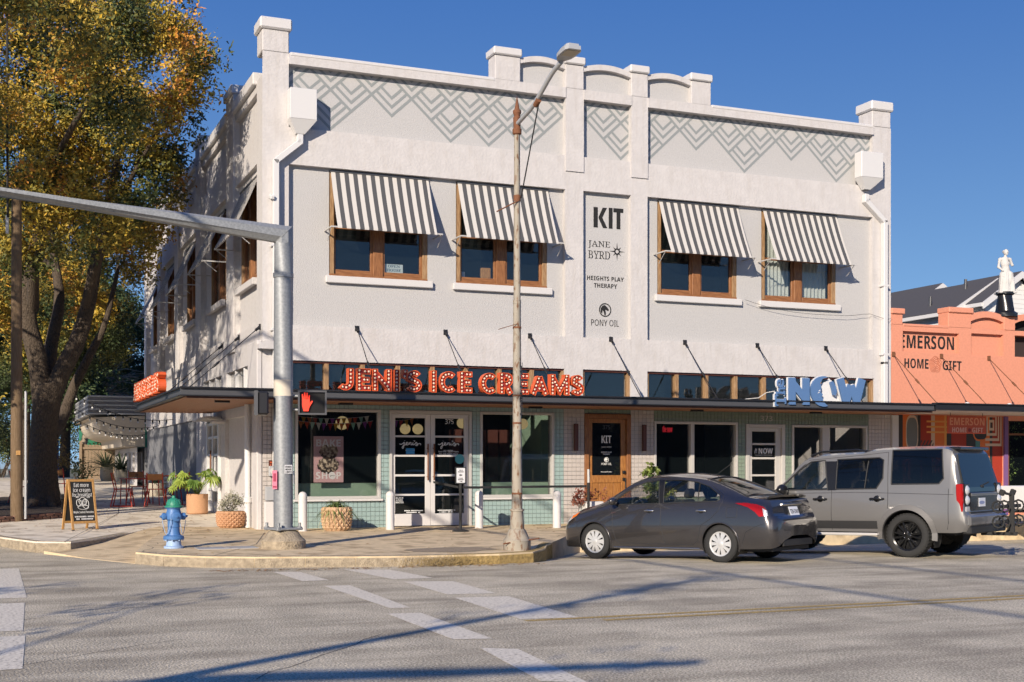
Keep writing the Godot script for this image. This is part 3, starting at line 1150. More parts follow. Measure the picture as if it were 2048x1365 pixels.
	sheet(k, pv([7.475, 7.56, 7.585, 7.79, 7.70, 7.79, 7.575, 7.55, 7.71, 7.3, 7.59, 7.3, 7.475, 7.53]), z)
	sheet(k, rect(7.745, 7.3, 7.85, 7.80), z)
	sheet(k, pv([7.87, 7.70, 7.87, 7.80, 8.14, 7.80, 8.14, 7.70, 8.06, 7.70, 8.06, 7.3, 7.955, 7.3, 7.955, 7.70]), z)
	obj("lettering", k, M.black_paint, B)
	text("JANE", "serif", 0.58, 0.185, 0.002, at(7.49, 6.89, z), "lettering", M.black_paint, B)
	text("BYRD", "serif", 0.58, 0.185, 0.002, at(7.49, 6.65, z), "lettering", M.black_paint, B)
	var s := S()
	for i in 16:
		var a := TAU * i / 16.0
		var r: float = [0.22, 0.09, 0.16, 0.09][i % 4]
		var u := Vector2(cos(a), sin(a))
		var v := Vector2(-u.y, u.x) * 0.02
		var c := Vector2(7.97, 6.76)
		sheet(s, PackedVector2Array([c + u * 0.045 - v, c + u * r, c + u * 0.045 + v]), z)
	prism(s, disc(7.97, 6.76, 0.062, 0.062, 16), z - 0.001, z, Transform3D(), [disc(7.97, 6.76, 0.045, 0.045, 16)])
	obj("compass_mark", s, M.black_paint, B)
	text("HEIGHTS PLAY", "sansbold", 0.98, 0.105, 0.002, at(7.66, 6.09, z), "lettering", M.black_paint, B)
	text("THERAPY", "sansbold", 0.62, 0.105, 0.002, at(7.66, 5.92, z), "lettering", M.black_paint, B)
	text("PONY OIL", "sans", 0.74, 0.15, 0.002, at(7.65, 5.03, z), "lettering", M.black_paint, B)
	pony(B, at(7.65, 5.34, z), 0.165, M.black_paint)
	# loose wire, corner hood and small camera
	var lw := S()
	tube(lw, wobble([Vector3(11.48, 5.76, 0.02), Vector3(12.2, 5.6, 0.03), Vector3(13.2, 5.5, 0.02), Vector3(14.6, 5.5, 0.03), Vector3(15.3, 5.58, 0.02), Vector3(15.7, 5.42, 0.18), Vector3(15.98, 5.5, 0.05)]), 0.005, 5)
	obj("loose_wire", lw, M.rubber, B)
	var ch := S()
	prism(ch, pv([-0.72, 4.1, -0.2, 4.1, -0.2, 4.2, -0.46, 4.34, -0.72, 4.2]), 0.002, 0.22)
	obj("corner_hood", ch, M.stucco, B)
	var cm := S()
	box(cm, Vector3(-0.42, 7.35, 0.12), Vector3(0.1, 0.09, 0.22), Basis(Vector3.RIGHT, 0.3), 0.02)
	tube(cm, [Vector3(-0.42, 7.4, 0.0), Vector3(-0.42, 7.4, 0.08)], 0.02, 6)
	obj("camera", cm, M.white_metal, B)
	# side wall on the lane
	var sx := Transform3D(Basis(Vector3(0, 0, 1), Vector3(0, 1, 0), Vector3(-1, 0, 0)), Vector3(-0.60, 0, 0))
	var Q := [[-21.3, 0.0, 0.0, 10.0, 0.0, "side_wall"]]
	var cuts := [-0.6, -3.15, -4.1, -8.1, -9.0, -12.5, -13.3, -16.7, -17.5, -20.7]
	for i in range(0, 10, 2):
		Q.append([cuts[i + 1], cuts[i], 4.7, 8.2, -0.1, "side_wall"])
		Q.append([cuts[i + 1], cuts[i], 8.9, 9.75, -0.1, "side_wall"])
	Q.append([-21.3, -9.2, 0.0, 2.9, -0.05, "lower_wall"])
	for w in SIDE_WINDOWS:
		Q.append([w[0], w[1], 5.76, 8.0, NAN, "side_wall"])
	Q.append([-4.4, -1.15, 3.2, 3.87, NAN, "side_wall"])
	Q.append([-8.1, -5.1, 3.2, 3.87, NAN, "side_wall"])
	Q.append([-1.55, -1.2, 0.75, 2.75, NAN, "side_wall"])
	Q.append([-4.6, -1.55, 0.75, 2.75, -0.1, "side_wall"])
	Q.append([-7.1, -5.2, 0.3, 2.75, NAN, "side_wall"])
	var sg := grid_wall(Q, ["side_wall", "lower_wall"], sx, -0.3)
	obj("side_wall", sg["side_wall"], M.side, B)
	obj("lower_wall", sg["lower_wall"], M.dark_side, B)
	for i in range(0, 11, 2):
		var a: float = cuts[i - 1] if i > 0 else 0.0
		var b: float = cuts[i] if i < 10 else -21.3
		if i == 10:
			a = -20.7
		var p := S()
		bx(p, -0.655 if i > 0 else -0.602, -0.598, 4.3, 10.0, b, a, 0.008)
		if i > 0:
			bx(p, -0.66, -0.28, 10.0, 10.42, b, a, 0.012)
			var pl = obj("pilaster", p, M.side, B)
			var c := S()
			bx(c, -0.72, -0.22, 10.42, 10.62, b - 0.06, a + 0.06, 0.02)
			obj("cap", c, M.white, pl)
	for i in range(0, 10, 2):
		var c := S()
		bx(c, -0.69, -0.3, 9.93, 10.2, cuts[i + 1] + 0.002, cuts[i] - 0.002, 0.02)
		obj("coping", c, M.white, B)
	for w in SIDE_WINDOWS:
		wood_window(B, sx * at(w[0], 0, 0.06), w[1] - w[0], 5.76, 8.0)
		var s2 := S()
		bx(s2, -0.655, -0.55, 5.6, 5.755, w[0] - 0.09, w[1] + 0.09, 0.01)
		obj("window_sill", s2, M.side, B)
	var co := S()
	bx(co, -0.72, -0.604, 0.2, 4.3, -1.05, 0.0, 0.02)
	obj("corner_pilaster", co, M.stucco, B)
	for t in [[-4.4, -1.15, 3], [-8.1, -5.1, 3]]:
		var n := sub("transom", B)
		var dz: float = (t[1] - t[0]) / t[2]
		for i in t[2] + 1:
			var p := S()
			bx(p, -0.58, -0.4, 3.2, 3.87, clampf(t[0] + i * dz - 0.05, t[0], t[1] - 0.08), clampf(t[0] + i * dz + 0.05, t[0] + 0.08, t[1]), 0.005)
			obj("post", p, M.white_metal, n)
		for i in t[2]:
			var p := S()
			bx(p, -0.5, -0.494, 3.2, 3.87, t[0] + i * dz + 0.05, t[0] + (i + 1) * dz - 0.05)
			obj("pane", p, M.glass, n)
	# side door and the narrow corner window
	var dn := sub("side_door", B)
	var df := S()
	for zz in [[-7.1, -6.95], [-6.2, -6.08], [-5.35, -5.2]]:
		bx(df, -0.66, -0.55, 0.3, 2.75, zz[0], zz[1], 0.006)
	for yy in [0.38, 0.95, 1.4, 1.85, 2.3, 2.65]:
		bx(df, -0.64, -0.56, yy, yy + (0.3 if yy < 0.5 else 0.07), -6.95, -5.35, 0.004)
	obj("door_leaf", df, M.white_metal, dn)
	var dg := S()
	bx(dg, -0.6, -0.594, 0.5, 2.7, -6.95, -5.35)
	obj("pane", dg, M.glass, dn)
	var dh := S()
	tube(dh, [Vector3(-0.72, 1.2, -6.0), Vector3(-0.72, 2.0, -6.0)], 0.02)
	obj("handle", dh, M.rust, dn)
	var cw := S()
	bx(cw, -0.54, -0.53, 0.75, 2.75, -1.55, -1.2)
	obj("pane", cw, M.glass, B)
	many("door_hood", [[-0.9, -0.604, 2.66, 2.72, -5.0, -4.4], [-1.0, -0.604, 2.78, 2.84, -7.3, -5.0]], M.side, B, 0.01)
	# corner pipe
	var cp := S()
	lathe(cp, [Vector2(0.075, 0.0), Vector2(0.075, 0.55), Vector2(0.1, 0.56), Vector2(0.1, 0.66), Vector2(0.065, 0.68), Vector2(0.065, 2.7)], 14, at(-0.80, 0.25, -0.62))
	obj("corner_pipe", cp, M.white_metal, B)
	# roof, back and blind side walls
	var rf := S()
	bx(rf, -0.3, 15.8, 9.3, 9.45, -21.0, -0.34)
	obj("roof", rf, M.roof_grey, B)
	many("blind_wall", [[-0.5, 16.0, 0.0, 10.0, -21.3, -21.05], [15.75, 15.997, 0.0, 10.44, -21.05, -0.345]], M.side, B)

func pony(parent, xf: Transform3D, r: float, m: Material):
	var s := S()
	prism(s, disc(0, 0, r, r, 24), 0.0, 0.001, xf, [disc(0.0, -0.0, r * 0.84, r * 0.84, 24)])
	# a horse's head and neck looking to the right
	sheet(s, pv([-0.75, -0.3, -0.72, 0.25, -0.45, 0.6, -0.1, 0.72, 0.12, 0.6, 0.38, 0.35, 0.62, 0.02, 0.52, -0.14, 0.3, -0.08, 0.1, 0.05, 0.0, -0.05, 0.12, -0.35, 0.1, -0.75, -0.1, -0.78, -0.22, -0.3, -0.42, -0.05, -0.5, -0.6]) * Transform2D().scaled(Vector2(r, r)), 0.001, xf)
	obj("horse_mark", s, m, parent)

func make_doors(B):
	# pale double door with five panes in each leaf
	var d := sub("double_door", B)
	var f := S()
	bx(f, 2.23, 2.29, 0.22, 2.85, -0.12, 0.03, 0.004)
	bx(f, 4.12, 4.18, 0.22, 2.85, -0.12, 0.03, 0.004)
	bx(f, 2.29, 4.12, 2.77, 2.85, -0.12, 0.03, 0.004)
	obj("frame", f, M.alu, d)
	var rows := [[2.29, 2.68], [1.86, 2.247], [1.416, 1.81], [0.977, 1.367], [0.53, 0.933]]
	for l in [[2.295, 3.198, 2.37, 3.08], [3.205, 4.115, 3.31, 4.01]]:
		var s := S()
		bx(s, l[0], l[2], 0.26, 2.765, -0.08, -0.02, 0.005)
		bx(s, l[3], l[1], 0.26, 2.765, -0.08, -0.02, 0.005)
		bx(s, l[2], l[3], 2.68, 2.765, -0.08, -0.02, 0.005)
		bx(s, l[2], l[3], 0.26, 0.53, -0.08, -0.02, 0.005)
		for i in 4:
			bx(s, l[2], l[3], rows[i + 1][1], rows[i][0], -0.075, -0.025, 0.005)
		var leaf = obj("door_leaf", s, M.white, d)
		for r in rows:
			var g := S()
			bx(g, l[2], l[3], r[0], r[1], -0.055, -0.05)
			obj("pane", g, M.glass, leaf)
	for x in [3.12, 3.265]:
		var h := S()
		tube(h, [Vector3(x, 1.28, 0.05), Vector3(x, 2.1, 0.05)], 0.018, 8)
		for y in [1.36, 2.0]:
			tube(h, [Vector3(x, y, 0.05), Vector3(x, y, -0.02)], 0.012, 6)
		obj("handle", h, M.rust, d)
	var zt := -0.044
	text("375", "sans", 0.2, 0.11, 0.002, at(3.66, 2.61, zt), "lettering", M.white_ink, d)
	for cx in [2.73, 3.64]:
		script_name(d, at(cx - 0.25, 2.0, zt), 0.5, M.white_ink)
		text("ICE CREAMS", "sansbold", 0.22, 0.022, 0.002, at(cx, 1.955, zt), "lettering", M.white_ink, d)
		var cc: float = cx + 0.08 if cx < 3 else cx - 0.06
		tiny_print(d, at(cc - 0.22, 0.6, zt), 0.44, 0.024, M.white_ink)
		tiny_print(d, at(cc - 0.17, 0.56, zt), 0.34, 0.024, M.white_ink)
	text("Sun-Thu  12pm-11pm", "sansbold", 0.48, 0.04, 0.002, at(3.64, 1.925, zt), "lettering", M.white_ink, d)
	text("Fri - Sat 12pm-12am", "sansbold", 0.45, 0.04, 0.002, at(3.64, 1.875, zt), "lettering", M.white_ink, d)
	text("BLACK", "sansbold", 0.18, 0.04, 0.002, at(2.48, 0.89, zt), "lettering", M.white_ink, d)
	text("LIVES", "sansbold", 0.15, 0.04, 0.002, at(2.48, 0.84, zt), "lettering", M.white_ink, d)
	text("MATTER", "sansbold", 0.19, 0.04, 0.002, at(2.48, 0.79, zt), "lettering", M.white_ink, d)
	var st := S()
	bx(st, 2.63, 2.83, 1.87, 2.0, zt - 0.004, zt + 0.001)
	obj("sticker", st, mat(0.05, 0.28, 0.55, 0.6), d)
	var st2 := S()
	prism(st2, disc(3.9, 1.76, 0.11, 0.11, 20), zt + 0.02, zt + 0.024)
	obj("sticker", st2, mat(0.10, 0.40, 0.42, 0.6), d)
	# timber door
	var k := sub("timber_door", B)
	var kf := S()
	bx(kf, 7.04, 7.15, 0.22, 2.84, -0.14, 0.03, 0.006)
	bx(kf, 8.16, 8.27, 0.22, 2.84, -0.14, 0.03, 0.006)
	bx(kf, 7.15, 8.16, 2.73, 2.84, -0.14, 0.03, 0.006)
	obj("frame", kf, M.wood, k)
	var kl := S()
	bx(kl, 7.155, 7.26, 0.26, 2.725, -0.1, -0.03, 0.005)
	bx(kl, 8.03, 8.155, 0.26, 2.725, -0.1, -0.03, 0.005)
	bx(kl, 7.26, 8.03, 2.63, 2.725, -0.1, -0.03, 0.005)
	bx(kl, 7.26, 8.03, 1.2, 1.38, -0.1, -0.03, 0.005)
	bx(kl, 7.26, 8.03, 0.26, 0.45, -0.1, -0.03, 0.005)
	var leaf = obj("door_leaf", kl, M.door_wood, k)
	for i in 4:
		var b := S()
		bx(b, 7.262 + i * 0.192, 7.448 + i * 0.192, 0.45, 1.2, -0.09, -0.05, 0.008)
		obj("board", b, M.door_wood, leaf)
	var kg := S()
	bx(kg, 7.26, 8.03, 1.38, 2.63, -0.075, -0.065)
	obj("pane", kg, M.glass_dark, leaf)
	many("lock", [[8.06, 8.13, 1.42, 1.49, -0.03, 0.02]], M.steel_dark, leaf, 0.004)
	var kh := S()
	bx(kh, 8.06, 8.13, 1.25, 1.32, -0.03, 0.02, 0.004)
	tube(kh, [Vector3(8.11, 1.3, 0.03), Vector3(8.11, 1.0, 0.05)], 0.012, 6)
	obj("handle", kh, M.steel_dark, leaf)
	var z := -0.058
	text("375", "sans", 0.2, 0.1, 0.002, at(7.65, 2.53, z), "lettering", M.steel_grey, k)
	text("KIT", "sansbold", 0.26, 0.18, 0.002, at(7.65, 2.24, z), "lettering", M.white_ink, k)
	text("JANE BYRD", "serif", 0.26, 0.04, 0.002, at(7.65, 2.05, z), "lettering", M.white_ink, k)
	text("HEIGHTS PLAY", "sansbold", 0.28, 0.035, 0.002, at(7.65, 1.93, z), "lettering", M.white_ink, k)
	text("THERAPY", "sansbold", 0.18, 0.035, 0.002, at(7.65, 1.885, z), "lettering", M.white_ink, k)
	pony(k, at(7.65, 1.75, z), 0.06, M.white_ink)
	text("PONY OIL", "sans", 0.27, 0.05, 0.002, at(7.65, 1.65, z), "lettering", M.white_ink, k)
	text("For leasing information", "sansbold", 0.3, 0.025, 0.002, at(7.65, 1.46, z), "lettering", M.white_ink, k)
	# pale single door with horizontal bars
	var n := sub("shop_door", B)
	var nf := S()
	bx(nf, 11.52, 11.62, 0.22, 2.65, -0.12, 0.02, 0.004)
	bx(nf, 12.58, 12.68, 0.22, 2.65, -0.12, 0.02, 0.004)
	bx(nf, 11.62, 12.58, 2.56, 2.65, -0.12, 0.02, 0.004)
	obj("frame", nf, M.alu, n)
	var nl := S()
	bx(nl, 11.625, 11.72, 0.26, 2.555, -0.09, -0.03, 0.004)
	bx(nl, 12.42, 12.575, 0.26, 2.555, -0.09, -0.03, 0.004)
	for y in [[0.26, 0.5], [0.9, 0.95], [1.34, 1.39], [1.77, 1.82], [2.13, 2.18], [2.47, 2.555]]:
		bx(nl, 11.72, 12.42, y[0], y[1], -0.085, -0.035, 0.004)
	obj("door_leaf", nl, M.alu, n)
	var ng := S()
	bx(ng, 11.72, 12.42, 0.5, 2.47, -0.065, -0.058)
	obj("pane", ng, M.glass, n)
	text("NOW", "sansbold", 0.42, 0.14, 0.002, at(12.14, 1.98, -0.05), "lettering", M.white_ink, n)
	text("The", "serifbold", 0.12, 0.08, 0.002, at(11.84, 1.98, -0.05) * Transform3D(Basis(Vector3(0, 0, 1), PI / 2), Vector3.ZERO), "lettering", M.white_ink, n)
	text("MASSAGE BOUTIQUE", "sans", 0.5, 0.035, 0.002, at(12.08, 1.87, -0.05), "lettering", M.white_ink, n)
	text("373", "sans", 0.36, 0.13, 0.01, at(12.12, 2.80, 0.005), "house_number", M.alu, B)
	# wall lights beside the timber door and the corner
	for x in [6.79, 8.61]:
		var s := S()
		bx(s, x - 0.045, x + 0.045, 1.96, 2.6, 0.02, 0.11, 0.008)
		bx(s, x - 0.02, x + 0.02, 2.2, 2.36, 0.0, 0.02)
		obj("wall_light", s, M.brown_metal, B)

# the handwritten shop name as a drawn line
func script_name(parent, xf: Transform3D, w: float, m: Material):
	var u := w / 10.0
	var lines := [
		[0.0, 2.2, 0.6, 1.9, 1.6, 2.4, 2.2, 2.9, 2.0, 1.4, 1.75, 0.3, 1.35, 0.1, 1.2, 0.6, 1.7, 1.3, 2.6, 1.7, 3.3, 2.1, 3.7, 2.7, 3.4, 2.95, 3.0, 2.5, 3.1, 1.8, 3.6, 1.7, 4.2, 2.0, 4.45, 2.9, 4.5, 1.8, 4.7, 2.5, 5.2, 2.9, 5.4, 2.6, 5.3, 1.9, 5.6, 1.7, 6.1, 2.2, 6.3, 2.9, 6.2, 2.0, 6.5, 1.7, 7.1, 2.1, 7.9, 3.0, 8.0, 2.6, 8.5, 1.9, 8.3, 1.4, 7.7, 1.4, 7.5, 1.7, 8.2, 1.9, 9.4, 2.4, 10.0, 2.0, 9.8, 1.7],
		[2.35, 3.5, 2.45, 3.6], [6.45, 3.5, 6.55, 3.6], [7.1, 3.7, 7.0, 3.2]]
	var st := S()
	for l in lines:
		var c := Curve3D.new()
		var n: int = l.size() / 2
		for i in n:
			var a := Vector3(l[maxi(i - 1, 0) * 2], l[maxi(i - 1, 0) * 2 + 1], 0)
			var b := Vector3(l[mini(i + 1, n - 1) * 2], l[mini(i + 1, n - 1) * 2 + 1], 0)
			var t := (b - a) / 6.0
			c.add_point(Vector3(l[i * 2], l[i * 2 + 1], 0), -t, t)
		var pts := []
		var len := c.get_baked_length()
		var k := maxi(2, int(len / 0.25))
		for i in k + 1:
			pts.append(xf * (c.sample_baked(len * i / k) * u + Vector3(0, -0.2 * u, 0)))
		for i in pts.size() - 1:
			var d: Vector3 = (pts[i + 1] - pts[i]).normalized()
			var side := d.cross(xf.basis.z) * 0.17 * u
			flat(st)
			q(st, pts[i] - side, pts[i] + side, pts[i + 1] + side, pts[i + 1] - side, xf.basis.z)
	obj("lettering", st, m, parent)

# a line of print too small to read
func tiny_print(parent, xf: Transform3D, w: float, h: float, m: Material):
	var st := S()
	var x := 0.0
	while x < w:
		var l := rng.randf_range(0.5, 0.9) * h
		if rng.randf() < 0.18:
			x += l
			continue
		sheet(st, rect(x, -h / 2, minf(w, x + l), h / 2), 0.001, xf)
		x += l + h * 0.22
	obj("lettering", st, m, parent)

# ---------- canopy over the pavement ----------
func make_canopy():
	var C := thing("canopy", "long flat dark steel canopy with brown soffit hung from the white building", "canopy")
	var deck := S()
	bx(deck, -2.57, 15.72, 3.08, 3.12, 0.0, 1.93)
	bx(deck, -2.57, -0.72, 3.08, 3.12, -5.9, 0.0)
	obj("deck", deck, M.steel_dark, C)
	# front and side channels, each with flanges
	var f := S()
	bx(f, -2.6, 15.75, 3.115, 3.15, 1.86, 2.02, 0.004)
	bx(f, -2.6, 15.75, 2.965, 2.99, 1.9, 2.02, 0.004)
	var fo = obj("front_channel", f, M.steel_dark, C)
	var w := S()
	bx(w, -2.59, 15.74, 2.99, 3.115, 1.93, 1.96)
	obj("web", w, M.steel_grey, fo)
	var s := S()
	bx(s, -2.62, -2.46, 3.115, 3.15, -5.95, 1.858, 0.004)
	bx(s, -2.62, -2.5, 2.965, 2.99, -5.95, 1.898, 0.004)
	var so = obj("side_channel", s, M.steel_dark, C)
	var w2 := S()
	bx(w2, -2.56, -2.53, 2.99, 3.115, -5.94, 1.928)
	obj("web", w2, M.steel_grey, so)
	var e := S()
	bx(e, -2.5, -0.72, 2.965, 3.15, -5.95, -5.91, 0.004)
	obj("end_channel", e, M.steel_dark, C)
	var b := S()
	bx(b, -2.46, 15.72, 2.93, 2.962, 1.84, 1.93, 0.004)
	obj("trim", b, M.brown_metal, C)
	# soffit boards
	var z := -5.88
	while z < 1.83:
		var p := S()
		var x1 := 15.7 if z > 0.03 else -0.74
		bx(p, -2.48, x1, 2.945, 2.965, z, z + 0.145, 0.004)
		obj("soffit_board", p, M.soffit, C)
		z += 0.15
	# tie rods with turnbuckles
	var rods := []
	for x in [1.489, 3.553, 5.634, 7.741, 9.768, 11.857, 13.931]:
		rods.append([Vector3(x, 4.63, 0.0), Vector3(x, 3.13, 1.55)])
	for zz in [-0.2, -2.64, -4.9]:
		rods.append([Vector3(-0.62, 4.6, zz), Vector3(-2.25, 3.13, zz)])
	for r in rods:
		var t := S()
		var a: Vector3 = r[0]
		var c: Vector3 = r[1]
		tube(t, [a, c], 0.011, 6)
		var ro = obj("tie_rod", t, M.steel_dark, C)
		var k := S()
		var m0: Vector3 = a.lerp(c, 0.52)
		var m1: Vector3 = a.lerp(c, 0.62)
		tube(k, [m0, m0.lerp(m1, 0.2), m0.lerp(m1, 0.8), m1], [0.012, 0.028, 0.028, 0.012], 6)
		obj("turnbuckle", k, M.steel_dark, ro)
		var an := S()
		var d := (c - a).normalized()
		tube(an, [a - d * 0.02, a + d * 0.12], 0.03, 8)
		box(an, a, Vector3(0.1, 0.12, 0.02) if absf(d.z) > absf(d.x) else Vector3(0.02, 0.12, 0.1))
		obj("anchor", an, M.steel_dark, ro)
	# small downlights in the soffit
	for x in [-1.6, 1.0, 5.4, 9.6, 13.0]:
		var l := S()
		bx(l, x - 0.15, x + 0.15, 2.9, 2.945, 0.8, 0.92, 0.004)
		obj("downlight", l, M.steel_dark, C)
	settle(C)

# ---------- striped awnings ----------
func awning(w: float, label: String, group: String) -> Node3D:
	var A := thing("window_awning", label, "awning", Vector3.ZERO, 0.0, group)
	var drop := 1.31
	var out := 0.60
	var st := S()
	flat(st)
	var n := Vector3(0, out, drop).normalized()
	var segs := 6
	for i in segs:
		var u0 := float(i) / segs
		var u1 := float(i + 1) / segs
		var sag := func(u): return -0.025 * 4.0 * u * (1.0 - u)
		var a: Vector3 = Vector3(0, -drop * u0, out * u0) + n * sag.call(u0)
		var b: Vector3 = Vector3(0, -drop * u1, out * u1) + n * sag.call(u1)
		var k := w / 0.2
		quv(st, a, a + Vector3(w, 0, 0), b + Vector3(w, 0, 0), b, n, Vector2(0, u0), Vector2(k, u0), Vector2(k, u1), Vector2(0, u1))
	var v := Vector3(0, -drop, out)
	var k2 := w / 0.2
	quv(st, v, v + Vector3(w, 0, 0), v + Vector3(w, -0.035, 0.004), v + Vector3(0, -0.035, 0.004), Vector3(0, 0, 1), Vector2(0, 0), Vector2(k2, 0), Vector2(k2, 1), Vector2(0, 1))
	obj("fabric", st, M.awning, A)
	var r := S()
	bx(r, -0.01, w + 0.01, -0.02, 0.03, -0.06, 0.02, 0.006)
	obj("head_rail", r, M.steel_grey, A)
	var f := S()
	beam(f, Vector3(-0.14, -drop - 0.01, out - 0.02), Vector3(w + 0.14, -drop - 0.01, out - 0.02), 0.03, 0.03)
	obj("front_bar", f, M.alu, A)
	for x in [-0.13, w + 0.13]:
		var a := S()
		beam(a, Vector3(x, -drop - 0.01, out - 0.02), Vector3(x, -drop - 0.01, -0.05), 0.028, 0.028)
		beam(a, Vector3(x, -drop - 0.03, out - 0.06), Vector3(x, -drop - 0.26, out - 0.36), 0.012, 0.012)
		obj("arm", a, M.alu, A)
	return A

func make_awnings():
	M.awning = mat(1, 1, 1, 0.9)
	M.awning.albedo_texture = stripes_tex(1, Color(0.56, 0.53, 0.49), Color(0.075, 0.075, 0.08))
	M.awning.texture_filter = BaseMaterial3D.TEXTURE_FILTER_NEAREST
	M.awning.backlight_enabled = true
	M.awning.backlight = Color(0.12, 0.12, 0.12)
	var names := ["striped awning above the window with the open house card", "striped awning above the front window behind the street lamp pole", "striped awning above the first window right of the painted shop names", "striped awning above the curtained window at the right end"]
	var first: Node3D
	for i in 4:
		var p := Vector3(WINDOWS[i][0] + 0.03, 8.07, -0.1)
		if i == 0:
			first = awning(2.26, names[0], "striped awnings on the front")
			first.position = p
		else:
			copy(first, names[i], p)
	var sn := ["shaded striped awning on the lane side nearest the street corner", "second striped awning from the corner on the lane side", "third striped awning from the corner on the lane side", "fourth striped awning from the corner on the lane side", "farthest striped awning on the lane side"]
	for i in 5:
		var o = copy(first, sn[i], Vector3(-0.53, 8.0, SIDE_WINDOWS[i][0] + 0.0), -PI / 2)
		o.set_meta("group", "striped awnings on the lane side")

# ---------- lettered signs ----------
func arc(cx, cy, rx, ry_, a0, a1, n := 12) -> Array:
	var r := []
	for i in n + 1:
		var a := deg_to_rad(lerpf(a0, a1, float(i) / n))
		r.append(Vector2(cx + cos(a) * rx, cy + sin(a) * ry_))
	return r

func strokes(ch: String, w: float, h: float, t: float) -> Array:
	var e := t / 2.0
	var W := w - t
	var H := h - t
	var L := []
	match ch:
		"J":
			L = [[Vector2(1, 1 + e / H), Vector2(1, 0.3)] + arc(0.42, 0.33, 0.58, 0.33, -10, -140, 10)]
		"E":
			L = [[Vector2(0, -e / H), Vector2(0, 1 + e / H)], [Vector2(0, 0), Vector2(1 + e / W, 0)], [Vector2(0, 0.5), Vector2(0.85 + e / W, 0.5)], [Vector2(0, 1), Vector2(1 + e / W, 1)]]
		"N":
			L = [[Vector2(0, -e / H), Vector2(0, 1 + e / H)], [Vector2(0.0, 0.95), Vector2(1.0, 0.05)], [Vector2(1, -e / H), Vector2(1, 1 + e / H)]]
		"I":
			L = [[Vector2(0.5, -e / H), Vector2(0.5, 1 + e / H)]]
		"'":
			L = [[Vector2(0.1, -e / H), Vector2(0.9, 1 + e / H)]]
		"S":
			L = [arc(0.5, 0.745, 0.47, 0.255, 25, 200, 10) + arc(0.5, 0.255, 0.5, 0.255, 75, -155, 14)]
		"C":
			L = [arc(0.56, 0.5, 0.56, 0.5, 45, 315, 20)]
		"R":
			L = [[Vector2(0, -e / H), Vector2(0, 1 + e / H)], [Vector2(0, 1)] + arc(0.55, 0.73, 0.42, 0.27, 90, -90, 10) + [Vector2(0, 0.46)], [Vector2(0.42, 0.46), Vector2(1.0, -e / H)]]
		"A":
			L = [[Vector2(0.0, -e / H), Vector2(0.5, 0.98)], [Vector2(1.0, -e / H), Vector2(0.5, 0.98)], [Vector2(0.15, 0.22), Vector2(0.85, 0.22)]]
		"M":
			L = [[Vector2(0, -e / H), Vector2(0, 1 + e / H)], [Vector2(0, 0.95), Vector2(0.5, 0.12), Vector2(1, 0.95)], [Vector2(1, -e / H), Vector2(1, 1 + e / H)]]
		"W":
			L = [[Vector2(0, 1 + e / H), Vector2(0.26, 0.0)], [Vector2(0.26, 0.0), Vector2(0.5, 0.85)], [Vector2(0.5, 0.85), Vector2(0.74, 0.0)], [Vector2(1, 1 + e / H), Vector2(0.74, 0.0)]]
	var out := []
	for l in L:
		var p := PackedVector2Array()
		for v in l:
			p.append(Vector2(e + v.x * W, e + v.y * H))
		out.append(p)
	return out

func outline_of(lines: Array, half: float) -> Array:
	var outer := PackedVector2Array()
	var holes := []
	for l in lines:
		for p in Geometry2D.offset_polyline(l, half, Geometry2D.JOIN_MITER, Geometry2D.END_BUTT):
			if Geometry2D.is_polygon_clockwise(p):
				holes.append(p)
			elif outer.is_empty():
				outer = p
			else:
				for r in Geometry2D.merge_polygons(outer, p):
					if Geometry2D.is_polygon_clockwise(r):
						holes.append(r)
					else:
						outer = r
	return [outer, holes]

func bulb_letter(parent, ch: String, xf: Transform3D, w: float, h: float, t: float, depth: float):
	var lines := strokes(ch, w, h, t)
	var o := outline_of(lines, t / 2.0)
	var st := S()
	prism(st, o[0], -depth, 0.0, xf, o[1])
	var L = obj("letter", st, M.orange, parent)
	var face := S()
	prism(face, o[0], 0.001, 0.003, xf, o[1], false)
	obj("face", face, M.red_face, L)
	var rim := S()
	var ins := Geometry2D.offset_polygon(o[0], -0.014)
	if ins.size() == 1:
		prism(rim, o[0], 0.003, 0.035, xf, [ins[0]])
	for hh in o[1]:
		var g: PackedVector2Array = hh.duplicate()
		g.reverse()
		var big := Geometry2D.offset_polygon(g, 0.014)
		if big.size() >= 1:
			prism(rim, big[0], 0.003, 0.035, xf, [g])
	obj("rim", rim, M.orange, L)
	var b := S()
	var placed := []
	for l in lines:
		var total := 0.0
		for i in l.size() - 1:
			total += l[i].distance_to(l[i + 1])
		var k := maxi(1, int(round((total - 0.08) / 0.076)))
		for j in k + 1:
			var want: float = 0.04 + (total - 0.08) * j / k
			var acc := 0.0
			for i in l.size() - 1:
				var d: float = l[i].distance_to(l[i + 1])
				if acc + d >= want - 0.0001:
					var p: Vector2 = l[i].lerp(l[i + 1], clampf((want - acc) / d, 0, 1))
					var ok := true
					for q0 in placed:
						if p.distance_to(q0) < 0.055:
							ok = false
					if ok:
						placed.append(p)
						ball(b, xf * Vector3(p.x, p.y, 0.018), 0.025, 8)
					break
				acc += d
	obj("bulbs", b, M.bulb, L)

